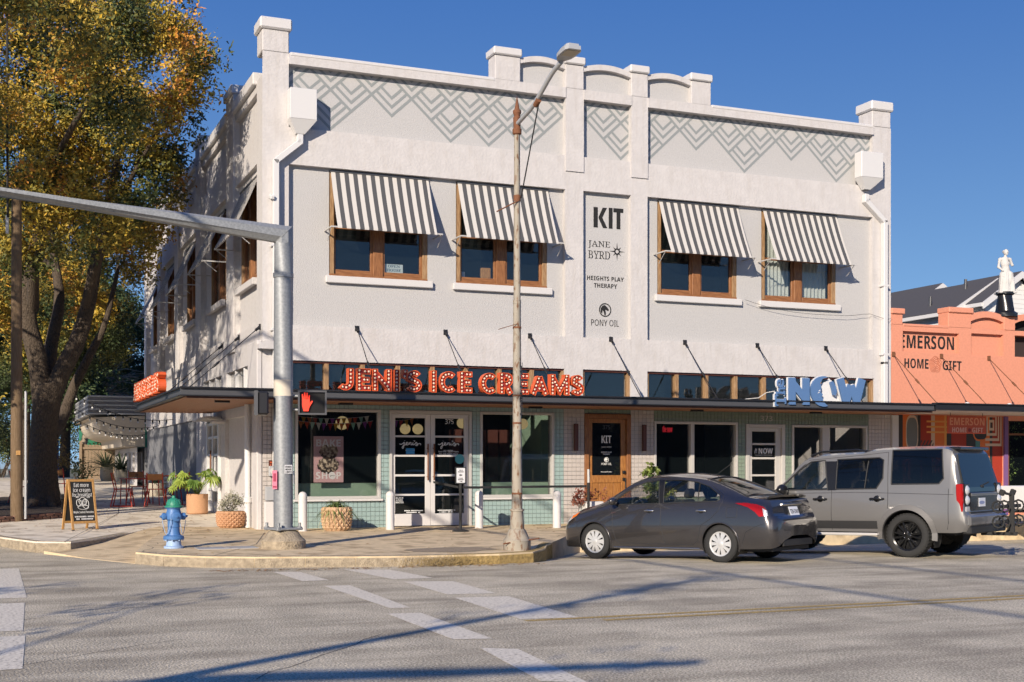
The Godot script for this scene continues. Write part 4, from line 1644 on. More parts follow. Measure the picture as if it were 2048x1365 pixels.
func make_signs():
	var J := thing("marquee_sign", "orange marquee letters with round bulbs reading JENI'S ICE CREAMS on the canopy edge", "sign")
	var letters := [["J", 0.54, 0.855, 3.14], ["E", 0.918, 1.215, 3.14], ["N", 1.248, 1.659, 3.14], ["I", 1.707, 1.83, 3.14], ["'", 1.88, 2.01, 3.42], ["S", 1.98, 2.315, 3.135],
		["I", 2.515, 2.64, 3.14], ["C", 2.70, 3.084, 3.135], ["E", 3.148, 3.433, 3.14], ["C", 3.625, 4.003, 3.13], ["R", 4.055, 4.376, 3.14], ["E", 4.425, 4.738, 3.14], ["A", 4.775, 5.209, 3.14], ["M", 5.245, 5.699, 3.14], ["S", 5.745, 6.05, 3.14]]
	for l in letters:
		bulb_letter(J, l[0], at(l[1], l[3], 2.0), l[2] - l[1], 0.455 if l[0] != "'" else 0.18, 0.118 if l[0] != "'" else 0.1, 0.13)
	var leg := S()
	for l in letters:
		for x in [0.25, 0.75]:
			if l[0] != "'":
				tube(leg, [Vector3(lerpf(l[1], l[2], x), 3.15, 1.9), Vector3(lerpf(l[1], l[2], x), 3.4, 1.9)], 0.01, 5)
	var lg = obj("supports", leg, M.steel_dark, J)
	lg.set_meta("kind", "stuff")
	settle(J)
	var K := thing("marquee_sign", "orange bulb lettered sign seen edge-on above the lane side of the canopy", "sign")
	var kx := Transform3D(Basis(Vector3(0, 0, 1), Vector3(0, 1, 0), Vector3(-1, 0, 0)), Vector3(-2.6, 3.2, -6.1))
	var px := 0.0
	for ch in ["J", "E", "N", "I", "S", "I", "C", "E", "C", "R", "E", "A", "M", "S"]:
		var w: float = {"I": 0.12, "J": 0.3, "E": 0.29, "M": 0.42, "N": 0.38, "A": 0.4}.get(ch, 0.33)
		bulb_letter(K, ch, kx * at(px, 0, 0), w, 0.45, 0.115, 0.14)
		px += w + 0.06
	settle(K)
	var N := thing("moon_sign", "blue letters with white edges reading The NOW with a crescent moon for the O", "sign")
	for l in [["N", 11.42, 11.99, 3.05, 0.635, 0.175], ["W", 12.79, 13.62, 3.05, 0.65, 0.185]]:
		var o := outline_of(strokes(l[0], l[2] - l[1], l[4], l[5]), l[5] / 2.0)
		n_letter(N, o[0], at(l[1], l[3], 2.0))
	# crescent with a face
	var cr := PackedVector2Array()
	for p in arc(0.36, 0.36, 0.36, 0.365, 70, 290, 18): cr.append(p)
	for p in [Vector2(0.40, 0.08), Vector2(0.33, 0.16), Vector2(0.36, 0.19), Vector2(0.30, 0.22), Vector2(0.335, 0.29), Vector2(0.27, 0.34), Vector2(0.29, 0.45), Vector2(0.26, 0.55), Vector2(0.33, 0.66)]: cr.append(p)
	n_letter(N, cr, at(12.03, 3.02, 2.0))
	var eye := S()
	sheet(eye, pv([0.2, 0.36, 0.27, 0.37, 0.25, 0.4]), 0.016, at(12.03, 3.02, 2.0))
	sheet(eye, pv([0.19, 0.31, 0.25, 0.33, 0.2, 0.34]), 0.016, at(12.03, 3.02, 2.0))
	obj("moon_face", eye, M.sign_white, N)
	# a small bud shape facing the moon
	n_letter(N, pv([12.60, 3.60, 12.66, 3.63, 12.70, 3.58, 12.75, 3.50, 12.77, 3.38, 12.74, 3.28, 12.69, 3.30, 12.66, 3.42]), at(0, 0, 2.0))
	var plate := S()
	prism(plate, pv([12.20, 3.16, 12.26, 3.42, 12.42, 3.58, 12.55, 3.62, 12.64, 3.70, 12.76, 3.62, 12.86, 3.4, 12.95, 3.16]), 1.86, 1.885)
	obj("plate", plate, M.sign_white, N)
	# the small script article, turned to read upwards
	var tx := Transform3D(Basis(Vector3(0, 0, 1), PI / 2), Vector3(11.17, 3.34, 2.0))
	for g in [[0.0, M.blue_sign, 0.06], [-0.03, M.sign_white, 0.04]]:
		for l in [["T", -0.2, 0.26, 0.3], ["h", 0.03, 0.2, 0.24], ["e", 0.2, 0.2, 0.18]]:
			var grow: float = 0.0 if g[0] == 0.0 else 0.045
			text(l[0], "serifbold", l[2] + grow, l[3] + grow, g[2], tx * at(l[1], 0.0, g[0]), "letter", g[1], N)
	var cb := S()
	tube(cb, [Vector3(10.4, 3.17, 1.7), Vector3(10.7, 3.2, 1.8), Vector3(10.85, 3.32, 1.9), Vector3(11.05, 3.36, 1.95)], 0.012, 6)
	obj("cable", cb, M.alu, N)
	settle(N)

func n_letter(N, poly: PackedVector2Array, xf: Transform3D):
	var st := S()
	prism(st, poly, -0.07, 0.015, xf)
	var L = obj("letter", st, M.blue_sign, N)
	var b := S()
	for p in Geometry2D.offset_polygon(poly, 0.014):
		if not Geometry2D.is_polygon_clockwise(p):
			prism(b, p, -0.1, -0.045, xf)
	obj("edge", b, M.sign_white, L)

# ---------- what stands behind the shop glass ----------
func make_shop_interior():
	var I := sub("interior", get_node("corner_building"))
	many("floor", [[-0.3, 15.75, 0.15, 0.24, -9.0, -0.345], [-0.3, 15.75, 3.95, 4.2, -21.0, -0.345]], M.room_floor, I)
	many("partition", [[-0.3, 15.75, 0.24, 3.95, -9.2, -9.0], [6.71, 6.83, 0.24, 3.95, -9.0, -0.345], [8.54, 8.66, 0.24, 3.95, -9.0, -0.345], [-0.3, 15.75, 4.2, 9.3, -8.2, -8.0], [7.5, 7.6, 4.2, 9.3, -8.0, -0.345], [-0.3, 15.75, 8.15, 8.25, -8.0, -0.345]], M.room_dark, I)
	# pale green benches under the ice cream shop windows
	many("bench", [[0.05, 2.1, 0.24, 1.22, -0.75, -0.36], [4.3, 6.4, 0.24, 1.22, -0.75, -0.36]], M.mint, I, 0.01)
	var pw := S()
	bx(pw, 6.45, 6.7, 1.22, 3.2, -3.2, -1.2)
	obj("partition", pw, M.mint, I)
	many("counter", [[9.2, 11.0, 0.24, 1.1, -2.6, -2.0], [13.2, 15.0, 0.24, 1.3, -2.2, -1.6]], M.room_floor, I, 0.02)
	# glass cases and shelves in the ice cream shop
	var sm := mat(0.10, 0.03, 0.02, 0.8)
	for i in 5:
		many("shelf", [[4.5 + i * 0.32, 4.75 + i * 0.32, 1.22, 2.5, -2.4, -2.2]], sm, I)
	# upstairs curtains and things on the sills
	for p in [[12.2, 13.05], [13.35, 14.2]]:
		var c := S()
		c.set_smooth_group(3)
		var n := 40
		for i in n:
			var x0: float = lerpf(p[0], p[1], float(i) / n)
			var x1: float = lerpf(p[0], p[1], float(i + 1) / n)
			var z0: float = -0.42 + 0.03 * sin(x0 * 55.0)
			var z1: float = -0.42 + 0.03 * sin(x1 * 55.0)
			q(c, Vector3(x0, 5.85, z0), Vector3(x1, 5.85, z1), Vector3(x1, 7.9, z1), Vector3(x0, 7.9, z0), Vector3(0, 0, 1))
		obj("curtain", c, mat(0.6, 0.66, 0.62, 0.9), I)
	# globe lamps
	var k := 0
	for p in [[1.42, 2.58, -1.0, 0.155], [3.01, 2.47, -1.3, 0.125], [3.32, 2.47, -1.3, 0.125], [4.36, 2.62, -1.1, 0.13], [5.96, 2.62, -1.2, 0.13]]:
		var g := thing("globe_lamp", ["large cream globe lamp above the bake shop poster", "cream globe lamp left of two behind the double door", "cream globe lamp right of two behind the double door", "cream globe lamp at the right edge of the double door", "pale globe lamp behind the street lamp pole"][k], "lamp", Vector3.ZERO, 0.0, "globe lamps in the ice cream shop")
		k += 1
		var s := S()
		ball(s, Vector3(p[0], p[1], p[2]), p[3], 20)
		var gm: StandardMaterial3D = M.cream
		gm.emission_enabled = true
		gm.emission = lin(0.8, 0.6, 0.28)
		gm.emission_energy_multiplier = 0.35
		obj("globe", s, gm, g)
		var c := S()
		tube(c, [Vector3(p[0], p[1] + p[3] - 0.01, p[2]), Vector3(p[0], 3.94, p[2])], 0.008, 5)
		obj("cord", c, M.steel_dark, g)
		settle(g)
	# bunting
	var cols := [Color(0.6, 0.08, 0.02), Color(0.65, 0.35, 0.03), Color(0.25, 0.05, 0.3), Color(0.3, 0.55, 0.42), Color(0.6, 0.2, 0.05), Color(0.45, 0.03, 0.03), Color(0.75, 0.7, 0.6)]
	var bm := []
	for c in cols:
		bm.append(mat(c.r, c.g, c.b, 0.8))
	var bi := 0
	for r in [[0.15, 2.0, 2.62, -0.5], [0.15, 2.0, 2.74, -0.8], [2.35, 3.1, 2.72, -0.9]]:
		var b2 := thing("bunting", ["lower string of coloured pennants in the ice cream shop window", "upper string of coloured pennants behind the shop window", "short string of pennants behind the double door"][bi], "bunting", Vector3.ZERO, 0.0, "strings of pennants in the ice cream shop")
		bi += 1
		var n := int((r[1] - r[0]) / 0.125)
		var pts := []
		for i in n + 1:
			var u := float(i) / n
			pts.append(Vector3(lerpf(r[0], r[1], u), r[2] - 0.28 * u * (1.0 - u) + 0.0, r[3]))
		var s := S()
		tube(s, pts, 0.004, 4)
		obj("string", s, M.white_metal, b2)
		for i in n:
			var a: Vector3 = pts[i].lerp(pts[i + 1], 0.1)
			var c: Vector3 = pts[i].lerp(pts[i + 1], 0.9)
			var t := S()
			flat(t)
			var tip := (a + c) / 2.0 + Vector3(rng.randf_range(-0.02, 0.02), -0.17, rng.randf_range(-0.03, 0.03))
			tri3(t, a, c, tip, Vector3(0, 0, 1))
			tri3(t, a + Vector3(0, 0, -0.003), c + Vector3(0, 0, -0.003), tip + Vector3(0, 0, -0.003), Vector3(0, 0, -1))
			obj("pennant", t, bm[(i * 3 + bi) % bm.size()], b2)
		settle(b2)
	# poster in the window
	var P := thing("window_poster", "pink poster reading BAKE SHOP with a picture of ice cream and biscuits", "poster")
	var ps := S()
	bx(ps, 0.545, 1.21, 1.245, 2.255, -0.125, -0.115)
	obj("board", ps, mat(0.62, 0.39, 0.39, 0.7), P)
	var pz := -0.113
	text("BAKE", "sansbold", 0.55, 0.155, 0.002, at(0.875, 2.11, pz), "lettering", M.white_ink, P)
	text("SHOP", "sansbold", 0.56, 0.155, 0.002, at(0.875, 1.395, pz), "lettering", M.white_ink, P)
	var ph := S()
	quv(ph, Vector3(0.56, 1.36, pz - 0.0005), Vector3(1.2, 1.36, pz - 0.0005), Vector3(1.2, 2.13, pz - 0.0005), Vector3(0.56, 2.13, pz - 0.0005), Vector3(0, 0, 1), Vector2(0, 1), Vector2(1, 1), Vector2(1, 0), Vector2(0, 0))
	var pm := mat(1, 1, 1, 0.7)
	pm.albedo_texture = poster_print()
	pm.transparency = BaseMaterial3D.TRANSPARENCY_ALPHA_SCISSOR
	obj("picture", ph, pm, P)
	var pd := S()
	prism(pd, disc(0.96, 1.385, 0.075, 0.075, 20), pz + 0.0015, pz + 0.0025)
	obj("badge", pd, M.white_ink, P)
	script_name(P, at(0.90, 1.365, pz + 0.0035), 0.12, M.black_paint)
	settle(P)
	# card in the upper window
	var H := thing("window_card", "pale card reading OPEN HOUSE standing in the upper window", "card")
	var hs := S()
	bx(hs, 2.2, 2.63, 5.95, 6.14, -0.29, -0.28)
	obj("board", hs, mat(0.62, 0.74, 0.74, 0.7), H)
	text("OPEN", "serifbold", 0.28, 0.06, 0.002, at(2.42, 6.095, -0.278), "lettering", mat(0.06, 0.12, 0.18), H)
	text("HOUSE", "serifbold", 0.33, 0.06, 0.002, at(2.42, 6.005, -0.278), "lettering", mat(0.06, 0.12, 0.18), H)
	settle(H)
	# small boxes on the sill of the second window
	var bn := ["small pale box on the sill of the second upper window", "brown parcel on the sill of the second upper window"]
	k = 0
	for p in [[4.02, 4.14, 5.95, 6.08, M.sign_white], [4.55, 4.78, 5.95, 6.2, M.aframe]]:
		var o := S()
		bx(o, p[0], p[1], p[2], p[3], -0.42, -0.32, 0.01)
		tag(obj("window_box", o, p[4]), bn[k], "box")
		k += 1
	# red glow of a neon word in the massage shop window
	var ne := text("the now", "serifbold", 0.28, 0.16, 0.015, at(9.62, 2.52, -0.6), "neon_sign", mat(0.5, 0.02, 0.03, 0.5), self)
	ne.material_override.emission_enabled = true
	ne.material_override.emission = lin(0.5, 0.02, 0.03)
	ne.material_override.emission_energy_multiplier = 0.5
	tag(ne, "small red glowing script sign inside the dark window right of the timber door", "sign")

func poster_print() -> ImageTexture:
	var n := 256
	var im := Image.create(n, n, false, Image.FORMAT_RGBA8)
	var f := FastNoiseLite.new()
	f.seed = 51
	f.frequency = 0.03
	f.fractal_octaves = 4
	for y in n:
		for x in n:
			var u := x / float(n)
			var v := y / float(n)
			var e := f.get_noise_2d(x, y)
			var c := Color(0, 0, 0, 0)
			# two scoops squeezed between crisp biscuits
			var top := Vector2((u - 0.5) / 0.33, (v - 0.28) / 0.22)
			var low := Vector2((u - 0.48) / 0.37, (v - 0.66) / 0.24)
			if top.length() + e * 0.12 < 1.0:
				var t := clampf(0.75 - v * 0.9 + e * 0.9, 0, 1)
				c = Color(0.30, 0.22, 0.16).lerp(Color(0.80, 0.74, 0.62), t)
				if top.y > 0.55 + e * 0.6:
					c = Color(0.14, 0.09, 0.06).lerp(Color(0.45, 0.33, 0.22), clampf(0.5 + e * 2.0, 0, 1))
			elif low.length() + e * 0.16 < 1.0:
				var t := clampf(1.15 - v + e * 1.1, 0, 1)
				c = Color(0.16, 0.11, 0.08).lerp(Color(0.84, 0.78, 0.68), t)
				if low.y > 0.5 + e * 0.9:
					c = Color(0.12, 0.08, 0.06).lerp(Color(0.5, 0.36, 0.24), clampf(0.4 + e * 2.0, 0, 1))
			im.set_pixel(x, y, c)
	return ImageTexture.create_from_image(im)

# ---------- coral shop next door ----------
func make_coral_building():
	var B := thing("coral_building", "coral painted single-storey shop with arched parapet niches and a mural shopfront", "building")
	var R := [[16.005, 27.0, 2.96, 5.34, 0.0, "front_wall"]]
	R.append([16.39, 18.28, 4.64, 5.18, -0.12, "wall_panel"])
	for x in [18.70, 20.23, 21.76, 23.29, 24.82]:
		R.append([x, x + 1.13, 4.62, 5.21, -0.12 if x < 20 else NAN, "wall_panel"])
	R.append([16.005, 27.0, 0.0, 2.96, -0.03, "front_wall"])
	R.append([16.26, 19.84, 0.3, 2.96, -0.06, "mural"])
	R.append([19.98, 26.8, 0.3, 2.85, NAN, "front_wall"])
	var g := grid_wall(R, ["front_wall", "wall_panel", "mural"], Transform3D(), -0.3)
	obj("front_wall", g["front_wall"], M.coral, B)
	obj("wall_panel", g["wall_panel"], M.coral, B)
	# mural printed across the shopfront
	var mu := S()
	quv(mu, Vector3(16.26, 0.3, -0.056), Vector3(19.84, 0.3, -0.056), Vector3(19.84, 2.96, -0.056), Vector3(16.26, 2.96, -0.056), Vector3(0, 0, 1), Vector2(0, 1), Vector2(1, 1), Vector2(1, 0), Vector2(0, 0))
	var mm := mat(1, 1, 1, 0.7)
	mm.albedo_texture = mural_print()
	obj("mural", mu, mm, B)
	var st := S()
	bx(st, 19.85, 19.97, 0.25, 2.96, -0.08, 0.03)
	obj("painted_strip", st, mat(0.16, 0.08, 0.22, 0.7), B)
	var wp := S()
	bx(wp, 16.01, 16.22, 0.25, 2.94, -0.02, 0.05, 0.006)
	obj("post", wp, M.white, B)
	# parapet
	for p in [[16.005, 16.39, 5.62], [17.91, 18.70, 5.74]]:
		var c := S()
		bx(c, p[0], p[1], 5.34, p[2], -0.4, 0.0, 0.012)
		var pi = obj("pier", c, M.coral, B)
		var d := S()
		bx(d, p[0] - 0.004, p[1] + 0.05, p[2], p[2] + 0.15, -0.44, 0.05, 0.02)
		obj("cap", d, M.coral, pi)
	var bays := []
	for x in [18.70, 20.23, 21.76, 23.29]:
		bays.append([x, x + 1.13])
		var c := S()
		bx(c, x + 1.13, x + 1.53, 5.34, 5.72, -0.34, 0.02, 0.012)
		obj("pier", c, M.coral, B)
	for p in bays:
		var mx: float = (p[0] + p[1]) / 2.0
		var hw: float = (p[1] - p[0]) / 2.0
		var band := PackedVector2Array()
		var back := pv([p[0], 5.34, p[1], 5.34])
		for i in 17:
			var u := -1.0 + i / 8.0
			band.append(Vector2(mx + u * hw, 5.83 - 0.1 * u * u))
		for i in 17:
			var u := 1.0 - i / 8.0
			var pt := Vector2(mx + u * hw, 5.66 - 0.12 * u * u)
			band.append(pt)
			back.append(pt)
		var c := S()
		prism(c, band, -0.34, 0.0)
		var ar = obj("arch", c, M.coral, B)
		var d := S()
		prism(d, back, -0.34, -0.12 if p[0] < 20 else -0.28)
		obj("niche", d, M.coral if p[0] < 20 else M.room_dark, ar)
	var k := S()
	bx(k, 16.4, 17.9, 5.3, 5.38, -0.3, 0.015, 0.02)
	obj("coping", k, M.coral, B)
	for x in [20.23, 21.76, 23.29, 24.82]:
		var p := S()
		bx(p, x, x + 1.13, 4.62, 5.21, -0.29, -0.28)
		obj("grille", p, mat(0.03, 0.02, 0.018, 0.8), B)
	# painted name
	text("EMERSON", "sansbold", 1.82, 0.36, 0.004, at(17.30, 4.92, -0.114), "lettering", M.black_paint, B)
	text("HOME", "sansbold", 0.80, 0.26, 0.004, at(16.84, 4.33, 0.004), "lettering", M.black_paint, B)
	text("GIFT", "sansbold", 0.64, 0.26, 0.004, at(18.04, 4.31, 0.004), "lettering", M.black_paint, B)
	var ro := S()
	for i in 5:
		var pts := []
		for j in 25:
			var a := TAU * j / 24.0
			var r := 0.2 - i * 0.038 + 0.018 * sin(a * (5 - i * 0.5) + i * 1.7)
			pts.append(Vector3(17.47 + r * cos(a), 4.32 + r * 1.05 * sin(a), 0.003))
		tube(ro, pts, 0.006, 4)
	obj("rose_outline", ro, mat(0.33, 0.08, 0.03, 0.8), B)
	# shop window on the right
	var gl := S()
	bx(gl, 19.98, 26.8, 0.6, 2.85, -0.1, -0.09)
	obj("pane", gl, M.glass, B)
	for x in [19.98, 21.6, 23.4, 25.2, 26.7]:
		many("frame", [[x, x + 0.07, 0.3, 2.85, -0.14, -0.02]], M.rust, B, 0.004)
	many("rail", [[20.05, 26.7, 2.45, 2.5, -0.13, -0.03], [20.05, 26.7, 0.5, 0.6, -0.13, -0.03]], M.rust, B)
	many("room", [[16.2, 26.9, 0.1, 0.2, -6.0, -0.31], [16.2, 26.9, 0.2, 3.2, -6.1, -6.0], [16.05, 26.9, 3.2, 3.3, -6.1, -0.31]], M.room_dark, B)
	many("roof", [[16.05, 27.0, 4.5, 4.6, -14.0, -0.35], [26.8, 27.0, 0.0, 5.3, -14.0, -0.35]], M.roof_grey, B)
	# plant hanging in that window
	var lp := thing("hanging_plant", "green trailing plant behind the coral shop's window", "plant")
	leaf_mass(lp, "leaves", [[20.35, 1.9, -0.4, 0.28], [20.45, 1.5, -0.4, 0.22], [20.3, 1.25, -0.4, 0.2], [20.6, 2.65, -0.4, 0.3]], 60, 0.07, [Color(0.13, 0.22, 0.05), Color(0.22, 0.33, 0.09)], 5)
	settle(lp)
	# canopy
	var C := thing("canopy", "dark edged canopy with pale soffit over the coral shopfront", "canopy")
	var f := S()
	bx(f, 15.77, 27.0, 3.15, 3.18, 1.84, 2.02, 0.004)
	bx(f, 15.77, 27.0, 3.0, 3.03, 1.9, 2.02, 0.004)
	bx(f, 15.77, 27.0, 3.03, 3.15, 1.93, 1.97)
	bx(f, 15.77, 27.0, 3.1, 3.13, 0.0, 1.93)
	obj("front_channel", f, M.steel_dark, C)
	var s := S()
	bx(s, 15.77, 27.0, 2.985, 3.0, 0.02, 1.9)
	obj("soffit", s, M.white, C)
	for x in [16.08, 17.67, 19.305, 20.95, 22.6]:
		var t := S()
		tube(t, [Vector3(x, 4.55, 0.0), Vector3(x, 3.16, 1.7)], 0.011, 6)
		var o = obj("tie_rod", t, M.rust, C)
		var k2 := S()
		var m0 := Vector3(x, 4.55, 0).lerp(Vector3(x, 3.16, 1.7), 0.5)
		var m1 := Vector3(x, 4.55, 0).lerp(Vector3(x, 3.16, 1.7), 0.6)
		tube(k2, [m0, m0.lerp(m1, 0.2), m0.lerp(m1, 0.8), m1], [0.012, 0.028, 0.028, 0.012], 6)
		box(k2, Vector3(x, 4.55, 0.01), Vector3(0.1, 0.13, 0.03))
		obj("turnbuckle", k2, M.rust, o)
	for x in [17.2, 18.6]:
		var l := S()
		ball(l, Vector3(x, 3.2, 1.5), 0.07, 8, 0.6)
		obj("lamp", l, M.white_metal, C)
	settle(C)
	# hanging board
	var H := thing("hanging_sign", "orange board reading EMERSON HOME GIFT hung below the coral shop's canopy", "sign")
	var hb := S()
	bx(hb, 17.0, 18.27, 2.45, 2.9, 0.98, 1.02, 0.004)
	obj("board", hb, mat(0.56, 0.085, 0.03, 0.6), H)
	text("EMERSON", "sansbold", 1.15, 0.2, 0.004, at(17.635, 2.76, 1.024), "lettering", mat(0.75, 0.30, 0.14, 0.6), H)
	text("HOME", "sansbold", 0.48, 0.13, 0.004, at(17.38, 2.54, 1.024), "lettering", mat(0.75, 0.42, 0.3, 0.6), H)
	text("GIFT", "sansbold", 0.36, 0.13, 0.004, at(17.98, 2.54, 1.024), "lettering", mat(0.75, 0.42, 0.3, 0.6), H)
	var he := S()
	prism(he, disc(17.71, 2.54, 0.05, 0.05, 12), 1.021, 1.026)
	obj("rosette", he, M.red_face, H)
	var hr := S()
	for x in [17.1, 18.17]:
		tube(hr, [Vector3(x, 2.9, 1.0), Vector3(x, 2.99, 1.0)], 0.008, 5)
	obj("hanger", hr, M.steel_dark, H)
	settle(H)
	make_statue()

func mural_print() -> ImageTexture:
	var w := 448
	var h := 336
	var im := Image.create(w, h, false, Image.FORMAT_RGBA8)
	im.fill(lin(0.42, 0.065, 0.018))
	var o := [lin(0.62, 0.15, 0.03), lin(0.32, 0.03, 0.012), lin(0.03, 0.03, 0.03), lin(0.14, 0.155, 0.15), lin(0.66, 0.32, 0.08), lin(0.55, 0.42, 0.3), lin(0.06, 0.19, 0.18)]
	# upright bands
	for b in [[0, 22, 2], [22, 56, 0], [56, 84, 3], [84, 96, 2], [96, 140, 1], [140, 156, 5], [156, 196, 0], [196, 206, 4], [206, 226, 2], [226, 290, 1], [290, 330, 2], [330, 350, 6], [350, 392, 0], [392, 404, 2], [404, 448, 1]]:
		im.fill_rect(Rect2i(b[0], 0, b[1] - b[0], h), o[b[2]])
	# nested arches and stepped lines
	for y in h:
		for x in w:
			var p := Vector2(x, y)
			for c in [[Vector2(60, 60), Vector2(26, 60), 3, 5], [Vector2(352, 42), Vector2(34, 44), 2, 0], [Vector2(352, 190), Vector2(46, 62), 3, 3], [Vector2(250, 190), Vector2(12, 36), 3, 5], [Vector2(120, 130), Vector2(20, 30), 2, 2], [Vector2(170, 250), Vector2(40, 60), 6, 3], [Vector2(420, 280), Vector2(30, 50), 0, 4]]:
				var d: Vector2 = (p - c[0]) / c[1]
				var l := pow(pow(absf(d.x), 3.0) + pow(absf(d.y), 3.0), 1.0 / 3.0)
				if l < 1.0:
					im.set_pixel(x, y, o[c[2]] if l < 0.86 else o[c[3]])
			# concentric frames on the right
			var r := (p - Vector2(400, 30)).abs()
			var m := maxf(r.x * 0.9, r.y * 0.55)
			if x > 372 and y < 110 and m < 64 and int(m / 5.0) % 2 == 1:
				im.set_pixel(x, y, o[5])
			# zigzag and stepped line work at the top
			var t := absf(fposmod(x - 150.0, 60.0) - 30.0)
			if x > 120 and x < 300 and y > 6 and y < 62 and int((y + (18.0 if t < 15.0 else 0.0)) / 6.0) % 3 == 0:
				im.set_pixel(x, y, o[4])
			# leaning dark leaves along the foot
			if y > 84 and y < 132 and x > 96 and x < 150 and fposmod(x + (y - 84) * 0.6, 14.0) < 6.0:
				im.set_pixel(x, y, o[2])
			if x > 340 and y > 190 and absf(fposmod(x - 340.0, 44.0) - 22.0) < (y - 190) * 0.12 and y < 300:
				im.set_pixel(x, y, o[4] if int(x) % 3 else o[0])
			if y > 132 and y < 164 and x > 92 and x < 150:
				im.set_pixel(x, y, o[0] if y > 138 and y < 158 else o[2])
			if x > 160 and x < 240 and y > 132 and y < 176 and (x - 160) > (176 - y):
				im.set_pixel(x, y, o[2])
	return ImageTexture.create_from_image(im)

# signed distance to a tapered capsule
func capsule(p: Vector3, a: Vector3, b: Vector3, r0: float, r1: float) -> float:
	var ab := b - a
	var t := clampf((p - a).dot(ab) / ab.length_squared(), 0.0, 1.0)
	return p.distance_to(a + ab * t) - lerpf(r0, r1, t)

# surface nets over a field
func nets(f: Callable, lo: Vector3, hi: Vector3, cell: float) -> SurfaceTool:
	var n := Vector3i(((hi - lo) / cell).ceil()) + Vector3i.ONE
	var v := PackedFloat32Array()
	v.resize(n.x * n.y * n.z)
	var id := func(i, j, k): return (i * n.y + j) * n.z + k
	for i in n.x:
		for j in n.y:
			for k in n.z:
				v[(i * n.y + j) * n.z + k] = f.call(lo + Vector3(i, j, k) * cell)
	var pts := {}
	for i in n.x - 1:
		for j in n.y - 1:
			for k in n.z - 1:
				var s := Vector3.ZERO
				var c := 0
				for e in [[0, 0, 0, 1, 0, 0], [0, 1, 0, 1, 1, 0], [0, 0, 1, 1, 0, 1], [0, 1, 1, 1, 1, 1], [0, 0, 0, 0, 1, 0], [1, 0, 0, 1, 1, 0], [0, 0, 1, 0, 1, 1], [1, 0, 1, 1, 1, 1], [0, 0, 0, 0, 0, 1], [1, 0, 0, 1, 0, 1], [0, 1, 0, 0, 1, 1], [1, 1, 0, 1, 1, 1]]:
					var a: float = v[((i + e[0]) * n.y + j + e[1]) * n.z + k + e[2]]
					var b: float = v[((i + e[3]) * n.y + j + e[4]) * n.z + k + e[5]]
					if (a < 0.0) != (b < 0.0):
						s += Vector3(e[0], e[1], e[2]).lerp(Vector3(e[3], e[4], e[5]), a / (a - b))
						c += 1
				if c:
					pts[(i * n.y + j) * n.z + k] = lo + (Vector3(i, j, k) + s / c) * cell
	var st := S()
	st.set_smooth_group(1)
	for i in range(1, n.x - 1):
		for j in range(1, n.y - 1):
			for k in range(1, n.z - 1):
				var a: float = v[(i * n.y + j) * n.z + k]
				for ax in 3:
					var b: float = v[((i + int(ax == 0)) * n.y + j + int(ax == 1)) * n.z + k + int(ax == 2)]
					if (a < 0.0) == (b < 0.0):
						continue
					var qd := []
					for e in [[-1, -1], [0, -1], [0, 0], [-1, 0]]:
						var o := Vector3i(i, j, k)
						o[(ax + 1) % 3] += e[0]
						o[(ax + 2) % 3] += e[1]
						qd.append(pts.get((o.x * n.y + o.y) * n.z + o.z))
					if qd.has(null):
						continue
					var nn := Vector3.ZERO
					nn[ax] = 1.0 if a < 0.0 else -1.0
					q(st, qd[0], qd[1], qd[2], qd[3], nn)
	return st

